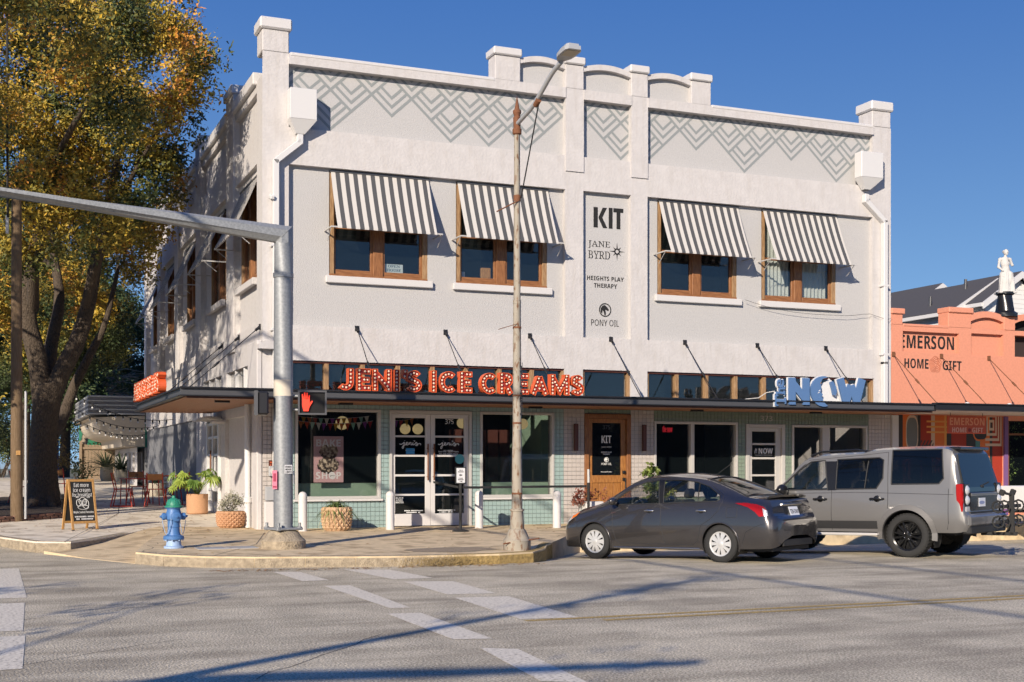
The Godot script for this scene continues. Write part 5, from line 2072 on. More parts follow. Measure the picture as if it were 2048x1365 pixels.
func make_statue():
	var P := thing("pedestal", "black tapered pedestal on the coral shop's parapet", "pedestal", Vector3(20.04, 5.72, -0.17))
	var p := S()
	lathe(p, [Vector2(0, 0), Vector2(0.36, 0), Vector2(0.36, 0.1), Vector2(0.30, 0.13), Vector2(0.27, 0.16), Vector2(0.2, 0.6), Vector2(0.26, 0.63), Vector2(0.26, 0.69), Vector2(0, 0.69)], 8, Transform3D(Basis(Vector3.UP, PI / 8), Vector3.ZERO), 0.0, 2.0)
	obj("shaft", p, M.car_black, P)
	var T := thing("statue", "white draped standing figure with one arm raised to its chin on a black pedestal", "statue", Vector3(20.04, 6.41, -0.17), -0.35)
	var slim := 0.86
	var bones := [
		[0, 0.0, 0, 0.0, 0.32, 0, 0.19, 0.17], [0, 0.3, 0.0, 0.02, 0.62, 0.0, 0.17, 0.13], [0.02, 0.6, 0, 0.0, 0.78, 0, 0.115, 0.12], [0.0, 0.78, 0, 0.0, 0.9, 0.0, 0.125, 0.1],
		[-0.13, 0.92, 0, 0.13, 0.92, 0, 0.055, 0.055], [0, 0.9, 0, 0.01, 1.02, 0.01, 0.045, 0.04],
		[-0.15, 0.91, 0, -0.19, 0.70, 0.02, 0.045, 0.038], [-0.19, 0.70, 0.02, -0.10, 0.58, 0.12, 0.038, 0.03],
		[0.15, 0.91, 0.0, 0.17, 0.74, 0.09, 0.045, 0.038], [0.17, 0.74, 0.09, 0.06, 0.93, 0.14, 0.036, 0.028],
		[0.12, 0.5, 0.06, 0.2, 0.02, 0.1, 0.09, 0.07], [-0.08, 0.5, 0.03, -0.1, 0.0, 0.05, 0.09, 0.08], [0.16, 0.45, 0.0, 0.24, 0.05, 0.0, 0.05, 0.04]]
	var f := func(x: Vector3) -> float:
		var d := 1e9
		for b in bones:
			var e: float = capsule(x, Vector3(b[0], b[1], b[2]), Vector3(b[3], b[4], b[5]), b[6] * slim, b[7] * slim)
			var hh := clampf(0.5 + 0.5 * (d - e) / 0.035, 0.0, 1.0)
			d = lerpf(d, e, hh) - 0.035 * hh * (1.0 - hh)
		if x.y < 0.56:
			d += 0.009 * sin(atan2(x.z, x.x) * 15.0 + x.y * 9.0)
		return d
	obj("body", nets(f, Vector3(-0.32, -0.03, -0.25), Vector3(0.36, 1.08, 0.3), 0.022), M.statue, T)
	var hd := func(x: Vector3) -> float:
		var c := x - Vector3(0.02, 1.11, 0.02)
		var d := Vector3(c.x / 0.88, c.y / 1.15, c.z).length() - 0.078
		d = minf(d, capsule(x, Vector3(0.03, 1.12, 0.09), Vector3(0.03, 1.095, 0.106), 0.006, 0.012))
		d = minf(d, capsule(x, Vector3(0.03, 1.045, 0.07), Vector3(0.03, 1.04, 0.08), 0.025, 0.02))
		d = minf(d, (x - Vector3(0.01, 1.14, -0.07)).length() - 0.05)
		for sx in [-1.0, 1.0]:
			d = maxf(d, 0.014 - (x - Vector3(0.03 + sx * 0.028, 1.12, 0.1)).length())
		return d + 0.004 * sin(x.y * 160.0) * clampf((x.y - 1.14) * 20.0, 0.0, 1.0)
	obj("head", nets(hd, Vector3(-0.12, 0.98, -0.16), Vector3(0.16, 1.25, 0.16), 0.011), M.statue, T)
	var bs := S()
	bx(bs, -0.23, 0.27, -0.04, 0.02, -0.2, 0.2, 0.01)
	obj("plinth", bs, M.statue, T)

# ---------- houses and far things ----------
func gable_house(label: String, ridge: Vector3, back: float, run_l: float, run_r: float, pitch: float, vents: Array) -> Node3D:
	var H := thing("house", label, "house")
	var el := ridge.y - run_l * pitch
	var er := ridge.y - run_r * pitch
	var z0 := ridge.z
	var z1 := ridge.z - back
	var wall := S()
	prism(wall, pv([ridge.x - run_l + 0.35, 0.5, ridge.x + run_r - 0.35, 0.5, ridge.x + run_r - 0.35, er + 0.2, ridge.x, ridge.y - 0.12, ridge.x - run_l + 0.35, el + 0.2]), z1 + 0.2, z0 - 0.25)
	obj("wall", wall, M.siding, H)
	# lap boards on the gable and the long wall
	var y := el - 3.0
	while y < ridge.y - 0.2:
		var half_l := run_l - 0.35 if y < el + 0.2 else (ridge.y - 0.15 - y) / pitch
		var half_r := run_r - 0.35 if y < er + 0.2 else (ridge.y - 0.15 - y) / pitch
		var b := S()
		box(b, Vector3(ridge.x + (half_r - half_l) / 2.0, y, z0 - 0.235), Vector3(half_l + half_r, 0.16, 0.02), Basis(Vector3.RIGHT, 0.08))
		obj("lap_board", b, M.siding, H)
		y += 0.18
	y = el - 2.4
	while y < el:
		var b := S()
		box(b, Vector3(ridge.x - run_l + 0.34, y, (z0 + z1) / 2.0), Vector3(0.02, 0.16, back - 0.5))
		obj("lap_board", b, M.siding, H)
		y += 0.18
	for s in [[-1.0, run_l, el], [1.0, run_r, er]]:
		var r := S()
		var a := Vector2(ridge.x, ridge.y)
		var e := Vector2(ridge.x + s[0] * s[1], s[2])
		prism(r, PackedVector2Array([a, e, e + Vector2(0, 0.12), a + Vector2(0, 0.12)]), z1, z0 + 0.0)
		var ro = obj("roof", r, M.roof_grey, H)
		var t := S()
		prism(t, PackedVector2Array([a + Vector2(0, 0.1), e + Vector2(0, 0.1), e - Vector2(0, 0.16), a - Vector2(0, 0.16)]), z0 + 0.002, z0 + 0.08)
		obj("rake_board", t, M.white_metal, ro)
		var g := S()
		bx(g, e.x - 0.06, e.x + 0.06, e.y - 0.06, e.y + 0.08, z1, z0)
		obj("gutter", g, M.white_metal, ro)
	for v in vents:
		var p := S()
		var vy: float = ridge.y - absf(v[0]) * pitch
		tube(p, [Vector3(ridge.x + v[0], vy, ridge.z - v[1]), Vector3(ridge.x + v[0], vy + 0.5, ridge.z - v[1])], 0.06, 6)
		obj("vent_pipe", p, M.steel_grey, H)
	return H

func make_background():
	var a := gable_house("grey roofed house with white gable board, farther of two behind the coral shop", Vector3(32.56, 9.46, -17.0), 9.0, 5.0, 4.0, 0.68, [[-1.5, 4.5], [-0.4, 3.0]])
	settle(a)
	var b := gable_house("white sided house with dark roof behind the statue and coral parapet", Vector3(31.11, 8.95, -12.2), 9.0, 2.3, 5.0, 0.60, [[-0.5, 1.2], [-1.6, 2.0]])
	var w := S()
	bx(w, 29.06, 29.14, 6.2, 7.1, -13.2, -12.7)
	obj("window", w, mat(0.2, 0.26, 0.25, 0.2), b)
	settle(b)
	var c := gable_house("white gabled wing at the right edge behind the statue", Vector3(31.4, 9.1, -11.2), 3.0, 1.95, 1.95, 0.66, [])
	settle(c)
	# utility mast with an antenna behind the coral parapet
	var mst := thing("chimney_flue", "rusty flue pipe standing behind the coral parapet", "flue")
	var f := S()
	tube(f, [Vector3(17.3, 4.6, -3.0), Vector3(17.3, 5.75, -3.0)], 0.09, 10)
	obj("pipe", f, M.rust, mst)
	var g := S()
	tube(g, [Vector3(17.15, 4.6, -3.1), Vector3(17.15, 5.95, -3.1)], 0.03, 6)
	ball(g, Vector3(17.15, 5.98, -3.1), 0.06, 8)
	obj("vent", g, M.alu, mst)
	settle(mst)
	# low green house, fence and gate far along the lane
	var G := thing("green_house", "green sided house with a white window far behind the wooden fence", "house")
	var gw := S()
	bx(gw, -0.6, 10.0, 1.0, 4.6, -57.0, -51.0)
	obj("wall", gw, mat(0.03, 0.2, 0.10, 0.8), G)
	for i in 10:
		var lb := S()
		box(lb, Vector3(4.7, 2.2 + i * 0.2, -50.98), Vector3(10.6, 0.18, 0.02), Basis(Vector3.RIGHT, 0.09))
		obj("lap_board", lb, mat(0.03, 0.2, 0.10, 0.8), G)
	var wn := S()
	bx(wn, 1.0, 1.7, 2.6, 3.8, -50.96, -50.9)
	obj("window", wn, M.white_metal, G)
	var gr := S()
	prism(gr, pv([-1.2, 4.5, 10.6, 4.5, 8.0, 7.0, 1.5, 7.0]), -57.5, -50.6)
	obj("roof", gr, M.roof_grey, G)
	settle(G)
	var F := thing("wooden_fence", "weathered board fence with a framed gate beyond the pale planters", "fence")
	for i in 13:
		var s := S()
		var x := -2.25 + i * 0.135
		bx(s, x, x + 0.125, 1.0, 2.5 + rng.randf_range(-0.02, 0.03), -30.02 + rng.randf_range(-0.01, 0.01), -29.99, 0.004)
		obj("board", s, M.fence_wood, F)
	many("post", [[-2.35, -2.25, 1.0, 2.65, -30.0, -29.88], [-0.6, -0.5, 1.0, 2.65, -30.0, -29.88]], M.fence_wood, F, 0.006)
	many("rail", [[-2.25, -0.6, 2.3, 2.4, -29.98, -29.92], [-2.25, -0.6, 1.2, 1.3, -29.98, -29.92]], M.fence_wood, F, 0.004)
	settle(F)
	var sg := thing("stop_sign", "small red octagonal sign far down the lane at the left edge", "sign", Vector3(-4.6, 0.9, -69.0))
	var o := S()
	prism(o, disc(0, 2.2, 0.4, 0.4, 8), -0.02, 0.02)
	obj("plate", o, M.lamp_red, sg)
	text("STOP", "sansbold", 0.5, 0.22, 0.01, at(0, 2.2, 0.03), "lettering", M.white_ink, sg)
	var op := S()
	tube(op, [Vector3(0, 0, -0.04), Vector3(0, 2.0, -0.04)], 0.04, 6)
	obj("post", op, M.alu, sg)
	var bl := thing("blue_post", "tall blue post seen between the tree trunk and the patio roof", "post", Vector3(-2.56, 0.95, -47.0))
	var bp := S()
	bx(bp, -0.25, 0.25, 0, 3.7, -0.2, 0.2, 0.01)
	obj("shaft", bp, mat(0.03, 0.08, 0.30, 0.6), bl)
	# row of low buildings across the street, behind the photographer
	var i := 0
	for p in [[-60.0, -36.0, 6.0], [-34.0, -8.0, 4.5], [-6.0, 18.0, 5.5], [20.0, 44.0, 4.8], [46.0, 80.0, 6.0]]:
		var X := thing("far_building", ["long dark brick building", "low dark brick shop", "dark two-storey brick shop", "low dark brick store", "dark brick warehouse"][i] + " across the street behind the photographer", "building")
		i += 1
		var s := S()
		bx(s, p[0], p[1], 0, p[2], 48, 60)
		obj("wall", s, mat(0.07, 0.045, 0.035, 0.9), X)
		var r := S()
		bx(r, p[0] - 0.2, p[1] + 0.2, p[2], p[2] + 0.3, 47.8, 60)
		obj("roof", r, M.roof_grey, X)
		settle(X)

# ---------- foliage ----------
var cluster_cache := {}
func leaf_cluster(size: float, n: int, rad: float, sd: int) -> ArrayMesh:
	var key := "%f_%d_%f_%d" % [size, n, rad, sd]
	if cluster_cache.has(key):
		return cluster_cache[key]
	var r := RandomNumberGenerator.new()
	r.seed = sd
	var st := S()
	flat(st)
	for i in n:
		var c := Vector3(r.randfn(), r.randfn(), r.randfn()).limit_length(1.9) * rad * 0.55
		var d := Vector3(r.randf_range(-1, 1), r.randf_range(-0.7, 0.7), r.randf_range(-1, 1)).normalized()
		var u := d.cross(Vector3(r.randf_range(-1, 1), r.randf_range(-1, 1), r.randf_range(-1, 1))).normalized()
		var s := size * r.randf_range(0.65, 1.25)
		var nn := d.cross(u)
		var a := c - d * s * 0.5
		var b := c + u * s * 0.24 + nn * s * 0.08
		var e := c + d * s * 0.5
		var f := c - u * s * 0.24 + nn * s * 0.08
		tri3(st, a, b, e, nn)
		tri3(st, a, e, f, nn)
	st.generate_normals()
	var m := st.commit()
	cluster_cache[key] = m
	return m

# leaf clusters filling a list of blobs [x, y, z, radius]
func leaf_mass(parent, n: String, blobs: Array, per_m2: float, size: float, cols: Array, sd: int, cluster_n := 12, cluster_r := 0.3, by_height := 0.0, gap := -0.22) -> MultiMeshInstance3D:
	var r := RandomNumberGenerator.new()
	r.seed = sd
	var ts := []
	var cs := []
	var noise := FastNoiseLite.new()
	noise.seed = sd
	noise.frequency = 0.35
	var lo := 1e9
	var hi := -1e9
	for b in blobs:
		lo = minf(lo, b[1] - b[3])
		hi = maxf(hi, b[1] + b[3])
	for b in blobs:
		var count := int(per_m2 * b[3] * b[3]) + 3
		var shrink := 0.88 if b[3] > 0.9 else 1.0
		for i in count:
			var d := Vector3(r.randfn(), r.randfn(), r.randfn()).normalized()
			var rr: float = shrink * b[3] * pow(r.randf(), 0.42)
			rr *= 0.8 + 0.32 * noise.get_noise_3d(d.x * 4.0 + b[0], d.y * 4.0, d.z * 4.0 + b[2])
			var p := Vector3(b[0], b[1], b[2]) + d * Vector3(1, 0.85, 1) * rr
			var hole := noise.get_noise_3d(p.x * 2.2, p.y * 2.2, p.z * 2.2)
			if hole < gap:
				continue
			var bs := Basis(Vector3(r.randfn(), r.randfn(), r.randfn()).normalized(), r.randf() * TAU).scaled(Vector3.ONE * r.randf_range(0.75, 1.25))
			ts.append(Transform3D(bs, p))
			var t := clampf(0.5 + noise.get_noise_3d(p.x, p.y, p.z) * 1.1 + r.randf_range(-0.22, 0.22) + by_height * ((p.y - lo) / maxf(0.01, hi - lo) - 0.5), 0.0, 0.999)
			var k := t * (cols.size() - 1)
			var c: Color = cols[int(k)].lerp(cols[int(k) + 1], k - int(k))
			var v := r.randf_range(0.8, 1.2)
			cs.append(Color(c.r * v, c.g * v, c.b * v))
	var mm := MultiMesh.new()
	mm.transform_format = MultiMesh.TRANSFORM_3D
	mm.use_colors = true
	mm.mesh = leaf_cluster(size, cluster_n, cluster_r, sd)
	mm.instance_count = ts.size()
	for i in ts.size():
		mm.set_instance_transform(i, ts[i])
		mm.set_instance_color(i, cs[i])
	var o := MultiMeshInstance3D.new()
	o.multimesh = mm
	if not M.has("leaf"):
		M.leaf = mat(1, 1, 1, 0.6)
		M.leaf.vertex_color_use_as_albedo = true
		M.leaf.backlight_enabled = true
		M.leaf.backlight = Color(0.25, 0.25, 0.15)
	o.material_override = M.leaf
	o.name = nm(n, parent)
	parent.add_child(o, true)
	o.set_meta("kind", "stuff")
	return o

func wobble(pts: Array, k := 3) -> Array:
	var c := Curve3D.new()
	for i in pts.size():
		var t: Vector3 = (pts[mini(i + 1, pts.size() - 1)] - pts[maxi(i - 1, 0)]) / 6.0
		c.add_point(pts[i], -t, t)
	var out := []
	var len := c.get_baked_length()
	var n := (pts.size() - 1) * k
	for i in n + 1:
		out.append(c.sample_baked(len * i / n))
	return out

func taper(n: int, a: float, b: float) -> Array:
	var r := []
	for i in n:
		r.append(lerpf(a, b, float(i) / (n - 1)))
	return r

func limb(st, pts: Array, a: float, b: float, sides := 9):
	var w := wobble(pts)
	tube(st, w, taper(w.size(), a, b), sides)

func make_trees():
	# the oak beside the lane
	var T := thing("oak_tree", "large oak with golden and green autumn leaves beside the white building's lane side", "tree")
	var tk := S()
	var base := wobble([Vector3(-4.65, 0.35, -8.96), Vector3(-4.65, 0.7, -8.96), Vector3(-4.65, 1.37, -8.96), Vector3(-4.64, 2.3, -8.96), Vector3(-4.57, 3.2, -8.94), Vector3(-4.48, 3.8, -8.9)])
	var rads := []
	for i in base.size():
		var y: float = base[i].y
		rads.append(0.37 + 0.32 * exp(-(y - 0.35) * 2.6) - 0.012 * y + 0.05 * maxf(0.0, y - 2.6))
	tube(tk, base, rads, 18)
	# root flare
	for i in 7:
		var a := TAU * i / 7.0 + 0.3
		var d := Vector3(cos(a), 0, sin(a))
		tube(tk, [Vector3(-4.65, 0.85, -8.96) + d * 0.25, Vector3(-4.65, 0.55, -8.96) + d * 0.5, Vector3(-4.65, 0.36, -8.96) + d * 0.95], [0.16, 0.14, 0.05], 7)
	obj("trunk", tk, M.bark, T)
	var L := [
		[[Vector3(-4.62, 3.1, -8.94), Vector3(-4.78, 4.43, -9.01), Vector3(-5.02, 5.5, -9.12), Vector3(-4.96, 6.83, -9.09), Vector3(-4.65, 8.03, -8.96), Vector3(-4.35, 9.1, -8.84), Vector3(-4.1, 11.2, -8.73)], 0.30, 0.07],
		[[Vector3(-4.49, 3.3, -8.9), Vector3(-4.16, 4.17, -8.76), Vector3(-3.79, 4.97, -8.61), Vector3(-3.51, 6.03, -8.49), Vector3(-3.3, 7.37, -8.2), Vector3(-3.05, 8.7, -7.6), Vector3(-2.81, 10.3, -6.6)], 0.27, 0.06],
		[[Vector3(-4.45, 2.4, -9.2), Vector3(-4.05, 3.0, -10.5), Vector3(-3.75, 3.85, -10.9), Vector3(-3.3, 4.8, -10.9), Vector3(-2.9, 5.7, -10.9), Vector3(-2.5, 7.4, -11.2)], 0.2, 0.05],
		[[Vector3(-4.52, 3.5, -9.1), Vector3(-4.42, 4.79, -9.95), Vector3(-4.17, 6.16, -10.2), Vector3(-4.29, 7.54, -10.9), Vector3(-4.42, 9.18, -11.9)], 0.22, 0.06],
		[[Vector3(-4.9, 5.8, -9.1), Vector3(-4.9, 7.0, -7.8), Vector3(-4.7, 8.3, -6.2), Vector3(-4.3, 9.3, -4.0), Vector3(-3.6, 10.2, -1.8)], 0.16, 0.04],
		[[Vector3(-3.6, 5.8, -8.5), Vector3(-3.4, 6.8, -7.2), Vector3(-3.1, 7.9, -5.8), Vector3(-2.6, 9.0, -4.4), Vector3(-1.9, 10.2, -3.6)], 0.13, 0.03],
		[[Vector3(-3.35, 7.2, -8.2), Vector3(-2.9, 8.0, -9.6), Vector3(-2.4, 8.6, -11.4), Vector3(-2.0, 9.0, -13.2)], 0.1, 0.03],
		[[Vector3(-4.7, 7.9, -9.0), Vector3(-5.6, 8.8, -8.2), Vector3(-6.8, 9.8, -7.4), Vector3(-8.0, 10.6, -6.8)], 0.13, 0.04],
		[[Vector3(-4.3, 7.2, -10.8), Vector3(-4.6, 7.8, -13.2), Vector3(-4.8, 8.2, -15.6)], 0.1, 0.03]]
	for l in L:
		var s := S()
		limb(s, l[0], l[1], l[2], 10)
		obj("limb", s, M.bark, T)
	var blobs := [[-4.61, 12.21, -5.7, 2.4], [-2.93, 12.21, -5, 2], [-1.94, 11.28, -3.51, 1.2], [-1.24, 11.22, -3.22, 0.65], [-0.91, 11.45, -3.08, 0.35], [-3.71, 10.51, -5.33, 2.2], [-2.38, 10.1, -3.69, 1.4], [-1.56, 10.34, -3.35, 0.85], [-5.06, 9.9, -5.89, 2.2], [-3.49, 9.05, -5.23, 1.8], [-2.26, 9.17, -4.72, 1.1], [-1.69, 9.9, -4.49, 0.8], [-4.44, 8.1, -4.55, 1.6], [-3.36, 7.63, -4.1, 1.1], [-2.48, 8.2, -4.82, 0.9],
		[-3.71, 7.22, -5.33, 0.9], [-3.19, 7.22, -4.03, 0.8], [-5.72, 11.42, -7.24, 2.4], [-4.05, 13.67, -5.47, 2.4], [-2.37, 13.3, -4.77, 1.6], [-2.59, 10.47, -1.07, 1.3], [-3.34, 11.26, -0.84, 1.6], [-2.02, 11.18, -1.38, 0.7], [-4.02, 10.21, -1.13, 1.6], [-3.24, 9.32, -1.88, 1.2], [-3.98, 10.53, -10.85, 2.6], [-4.83, 9.23, -13.36, 2.6], [-2.82, 9.43, -13.61, 2], [-2.2, 8.55, -15.52, 1.6], [-1.51, 9.87, -8.74, 1], [-1.11, 9.47, -10.74, 0.8], [-1.8, 8.79, -12.11, 1], [-7.5, 11.0, -6.5, 2.6], [-6.6, 9.6, -2.6, 2.0], [-5.2, 8.2, -5.5, 1.5], [-4.2, 7.0, -4.6, 0.9], [-3.0, 7.3, -5.0, 0.7], [-2.5, 7.0, -6.0, 0.6], [-5.3, 6.6, -6.5, 1.2], [-3.0, 8.2, -9.5, 1.3], [-1.9, 8.0, -8.0, 0.8], [-5.8, 7.8, -12.0, 1.8], [-1.6, 7.6, -14.5, 0.8], [-3.2, 6.4, -13.5, 1.3], [-4.4, 5.4, -14.5, 1.2], [-2.3, 5.9, -17.0, 1.3], [-5.6, 10.3, 2.4, 1.4], [-7.2, 10.6, 3.6, 1.6], [-4.7, 10.2, 0.8, 1.3], [-8.2, 4.8, -2.0, 1.3], [-8.5, 4.8, -5.0, 1.5], [-8.5, 5.0, -8.6, 1.6], [-8.4, 5.2, -12.0, 1.6], [-8.4, 6.6, -4.0, 1.4], [-8.6, 6.8, -8.0, 1.4], [-4.6, 6.6, -16.0, 1.7], [-3.4, 7.6, -17.5, 1.6], [-2.2, 7.0, -18.0, 1.4], [-4.9, 5.0, -17.0, 1.4], [-5.5, 6.6, -15.0, 1.5], [-4.2, 5.6, -18.5, 1.6], [-3.0, 5.2, -18.5, 1.4], [-2.0, 5.8, -19.5, 1.4], [-3.6, 8.6, -18.5, 1.6], [-5.6, 4.4, -18.5, 1.5], [-8.6, 6.5, -16.0, 1.7], [-8.6, 7.5, -19.0, 1.8], [-8.5, 5.2, -16.5, 1.5], [-8.6, 5.4, -20.0, 1.6], [-8.6, 8.2, -14.0, 1.6], [-8.3, 3.7, -3.5, 1.0], [-8.3, 3.7, -6.0, 1.1], [-8.3, 3.8, -8.5, 1.1], [-8.3, 3.9, -11.0, 1.2]]
	leaf_mass(T, "crown", blobs, 118.0, 0.112, [Color(0.03, 0.05, 0.012), Color(0.07, 0.09, 0.018), Color(0.17, 0.155, 0.025), Color(0.36, 0.26, 0.028), Color(0.50, 0.33, 0.035), Color(0.48, 0.20, 0.025)], 61, 18, 0.25, 0.55, -0.06)
	settle_tree(T, Vector3(-4.65, 0.45, -8.96))
	# a second oak across the lane, out of the frame, that dapples the side wall
	var T2 := thing("oak_tree", "second large oak across the lane, left of the frame", "tree", Vector3(-14.5, 0.1, 3.0))
	var t2 := S()
	limb(t2, [Vector3(0, -0.2, 0), Vector3(0.1, 2.0, 0), Vector3(0.6, 4.5, 0.3), Vector3(1.6, 7.5, 0.8), Vector3(2.6, 10.5, 1.4)], 0.42, 0.1, 12)
	obj("trunk", t2, M.bark, T2)
	leaf_mass(T2, "crown", [[1.5, 10.0, 1.0, 2.6], [3.6, 9.6, 3.0, 2.3], [2.6, 12.0, 1.5, 2.4], [4.6, 11.4, 0.5, 2.2], [0.0, 11.0, 3.5, 2.4], [5.0, 9.4, -1.5, 1.8], [3.0, 8.8, -2.2, 1.8], [0.5, 8.4, -1.5, 2.0], [-1.2, 7.6, 0.5, 2.0], [-2.2, 9.5, 2.5, 2.4], [-1.5, 6.4, -2.5, 1.8], [-3.0, 7.2, -1.0, 2.0], [4.0, 12.6, 4.2, 1.8], [1.5, 12.4, 5.2, 2.0]], 40.0, 0.15, [Color(0.06, 0.085, 0.02), Color(0.16, 0.15, 0.03), Color(0.30, 0.2, 0.03)], 62, 13, 0.26, 0.4, 0.06)
	var T3 := thing("spreading_tree", "low spreading tree across the lane, left of the frame", "tree", Vector3(-14.0, 0.1, -1.0))
	var t3 := S()
	limb(t3, [Vector3(0, -0.2, 0), Vector3(0.1, 2.0, 0.2), Vector3(0.6, 4.5, 1.2), Vector3(1.0, 7.0, 2.0)], 0.34, 0.1, 12)
	obj("trunk", t3, M.bark, T3)
	leaf_mass(T3, "crown", [[0.5, 6.4, 1.5, 1.9], [2.4, 6.0, 0.4, 1.8], [-1.5, 6.2, 0.8, 1.8], [0.8, 7.6, 3.0, 1.7], [3.0, 7.2, 2.6, 1.5], [1.0, 5.4, -1.2, 1.6], [3.2, 5.0, -1.4, 1.3], [-1.8, 7.4, 3.2, 1.5]], 85.0, 0.15, [Color(0.05, 0.08, 0.02), Color(0.12, 0.13, 0.03)], 63, 13, 0.3, 0.2, -0.12)
	# dark evergreens beyond
	var specs := [[Vector3(-0.4, 0.95, -36.5), 10.5, 4.4, "dark evergreen tree behind the lane right of the oak trunk"], [Vector3(-4.6, 0.95, -31.0), 11.0, 4.6, "dark evergreen tree behind the oak trunk at the left"], [Vector3(-2.2, 0.95, -44.0), 13.0, 5.0, "tall dark evergreen tree farthest back between the trunks"], [Vector3(-7.5, 0.95, -38.0), 12.0, 4.6, "dark evergreen tree at the left edge behind the utility pole"]]
	var i := 0
	for s in specs:
		var E := thing("evergreen_tree", s[3], "tree", s[0], 0.0, "dark trees beyond the lane")
		var t := S()
		limb(t, [Vector3(0, -0.1, 0), Vector3(0.1, s[1] * 0.3, 0.1), Vector3(-0.1, s[1] * 0.6, 0), Vector3(0, s[1] * 0.85, 0)], 0.3, 0.08)
		obj("trunk", t, M.bark, E)
		var bl := []
		var r := RandomNumberGenerator.new()
		r.seed = 70 + i
		for k in 22:
			var a := r.randf() * TAU
			var hh := r.randf_range(0.30, 0.95)
			var rad: float = s[2] * (1.1 - absf(hh - 0.6))
			bl.append([cos(a) * rad * 0.6, s[1] * hh, sin(a) * rad * 0.6, s[2] * r.randf_range(0.32, 0.5)])
		leaf_mass(E, "crown", bl, 75.0, 0.2, [Color(0.025, 0.05, 0.014), Color(0.04, 0.07, 0.02), Color(0.07, 0.10, 0.03)], 80 + i, 12, 0.38)
		i += 1
	# thin bare tree with a few olive leaves
	var Bt := thing("bare_tree", "thin pale tree with bare twigs and sparse olive leaves above the patio roof", "tree", Vector3(-2.0, 0.95, -31.5))
	var bs := S()
	limb(bs, [Vector3(0, -0.1, 0), Vector3(-0.1, 1.4, 0), Vector3(0.2, 2.6, 0), Vector3(0.5, 3.8, 0.1), Vector3(0.9, 4.8, 0.1)], 0.2, 0.06)
	obj("trunk", bs, mat(0.26, 0.21, 0.16, 0.9), Bt)
	var tw := S()
	var rr := RandomNumberGenerator.new()
	rr.seed = 90
	for k in 70:
		var u := rr.randf_range(0.35, 1.0)
		var p := Vector3(-0.05, 1.2, 0).lerp(Vector3(0.9, 4.8, 0.1), u)
		var d := Vector3(rr.randf_range(-0.9, 1.5), rr.randf_range(-0.1, 1.0), rr.randf_range(-0.6, 0.6)).normalized()
		var l := rr.randf_range(0.9, 2.2)
		tube(tw, [p, p + d * l * 0.5 + Vector3(0, 0.15, 0), p + d * l], [0.032, 0.02, 0.007], 4, false)
	var twm = obj("twigs", tw, mat(0.30, 0.26, 0.21, 0.9), Bt)
	twm.set_meta("kind", "stuff")
	leaf_mass(Bt, "leaves", [[0.6, 3.6, 0, 1.5], [1.2, 4.3, 0, 1.3], [0.0, 4.5, -1, 1.5], [1.3, 3.0, -1, 1.2]], 26.0, 0.12, [Color(0.12, 0.12, 0.04), Color(0.22, 0.20, 0.07)], 91, 8, 0.3)
	var bushes := [["tall dark hedge between the utility pole and the oak trunk, far down the lane", Vector3(-5.2, 0.95, -46.0), 3.6, [Color(0.03, 0.05, 0.015), Color(0.07, 0.09, 0.03)]], ["wide dark tree line bush at the far left end of the lane", Vector3(-7.0, 0.95, -62.0), 5.0, [Color(0.04, 0.07, 0.02), Color(0.09, 0.11, 0.03)]], ["wide green tree line bush at the end of the lane behind the fence", Vector3(-1.5, 0.95, -64.0), 5.0, [Color(0.05, 0.08, 0.02), Color(0.12, 0.13, 0.04)]], ["olive bush in sun beyond the lane at the far left", Vector3(-5.2, 1.0, -55.0), 2.6, [Color(0.10, 0.13, 0.03), Color(0.22, 0.23, 0.06)]], ["yellow green shrub beyond the patio under the bare tree", Vector3(-0.6, 1.0, -34.5), 2.0, [Color(0.14, 0.14, 0.04), Color(0.26, 0.24, 0.08)]], ["brown leaved shrub behind the oak trunk", Vector3(-3.3, 1.0, -36.0), 1.6, [Color(0.16, 0.10, 0.03), Color(0.28, 0.2, 0.07)]], ["dark shrub by the wooden gate", Vector3(-2.6, 0.95, -27.0), 0.7, [Color(0.03, 0.05, 0.02), Color(0.06, 0.08, 0.03)]]]
	for b in bushes:
		var o := thing("bush", b[0], "bush", b[1], 0.0, "bushes along the lane")
		var sz: float = b[2]
		var t := S()
		for k in 4:
			tube(t, [Vector3(0, -0.1, 0), Vector3(rr.randf_range(-0.4, 0.4), 0.5, rr.randf_range(-0.4, 0.4)) * sz], [0.04, 0.015], 5)
		obj("stem", t, M.bark, o)
		leaf_mass(o, "leaves", [[0, sz * 0.6, 0, sz * 0.6], [sz * 0.5, sz * 0.5, 0, sz * 0.45], [-sz * 0.5, sz * 0.5, 0, sz * 0.45], [0, sz * 1.0, 0, sz * 0.45]], 60.0, 0.13, b[3], 95, 10, 0.28)
	# two leaning street trees out of the frame to the left, whose shadows cross the road
	var S1 := thing("leaning_tree", "leaning tree with a tuft of leaves at its tip left of the photographer", "tree", Vector3(-14.7, 0, 24.4))
	var s1 := S()
	limb(s1, [Vector3(0, -0.1, 0), Vector3(0.45, 2.0, 0.8), Vector3(1.09, 4.9, 1.96), Vector3(2.0, 9.0, 3.6)], 0.14, 0.06)
	obj("trunk", s1, M.bark, S1)
	leaf_mass(S1, "crown", [[1.75, 8.1, 3.2, 0.4], [2.1, 9.1, 3.7, 0.4], [1.5, 7.6, 3.4, 0.35], [2.2, 8.3, 3.1, 0.35], [1.3, 6.9, 2.5, 0.3]], 45.0, 0.16, [Color(0.05, 0.08, 0.02), Color(0.12, 0.13, 0.03)], 99, 9, 0.3)
	var S2 := thing("bare_street_tree", "bare spreading tree left of the photographer", "tree", Vector3(-17.0, 0, 26.5))
	var s2 := S()
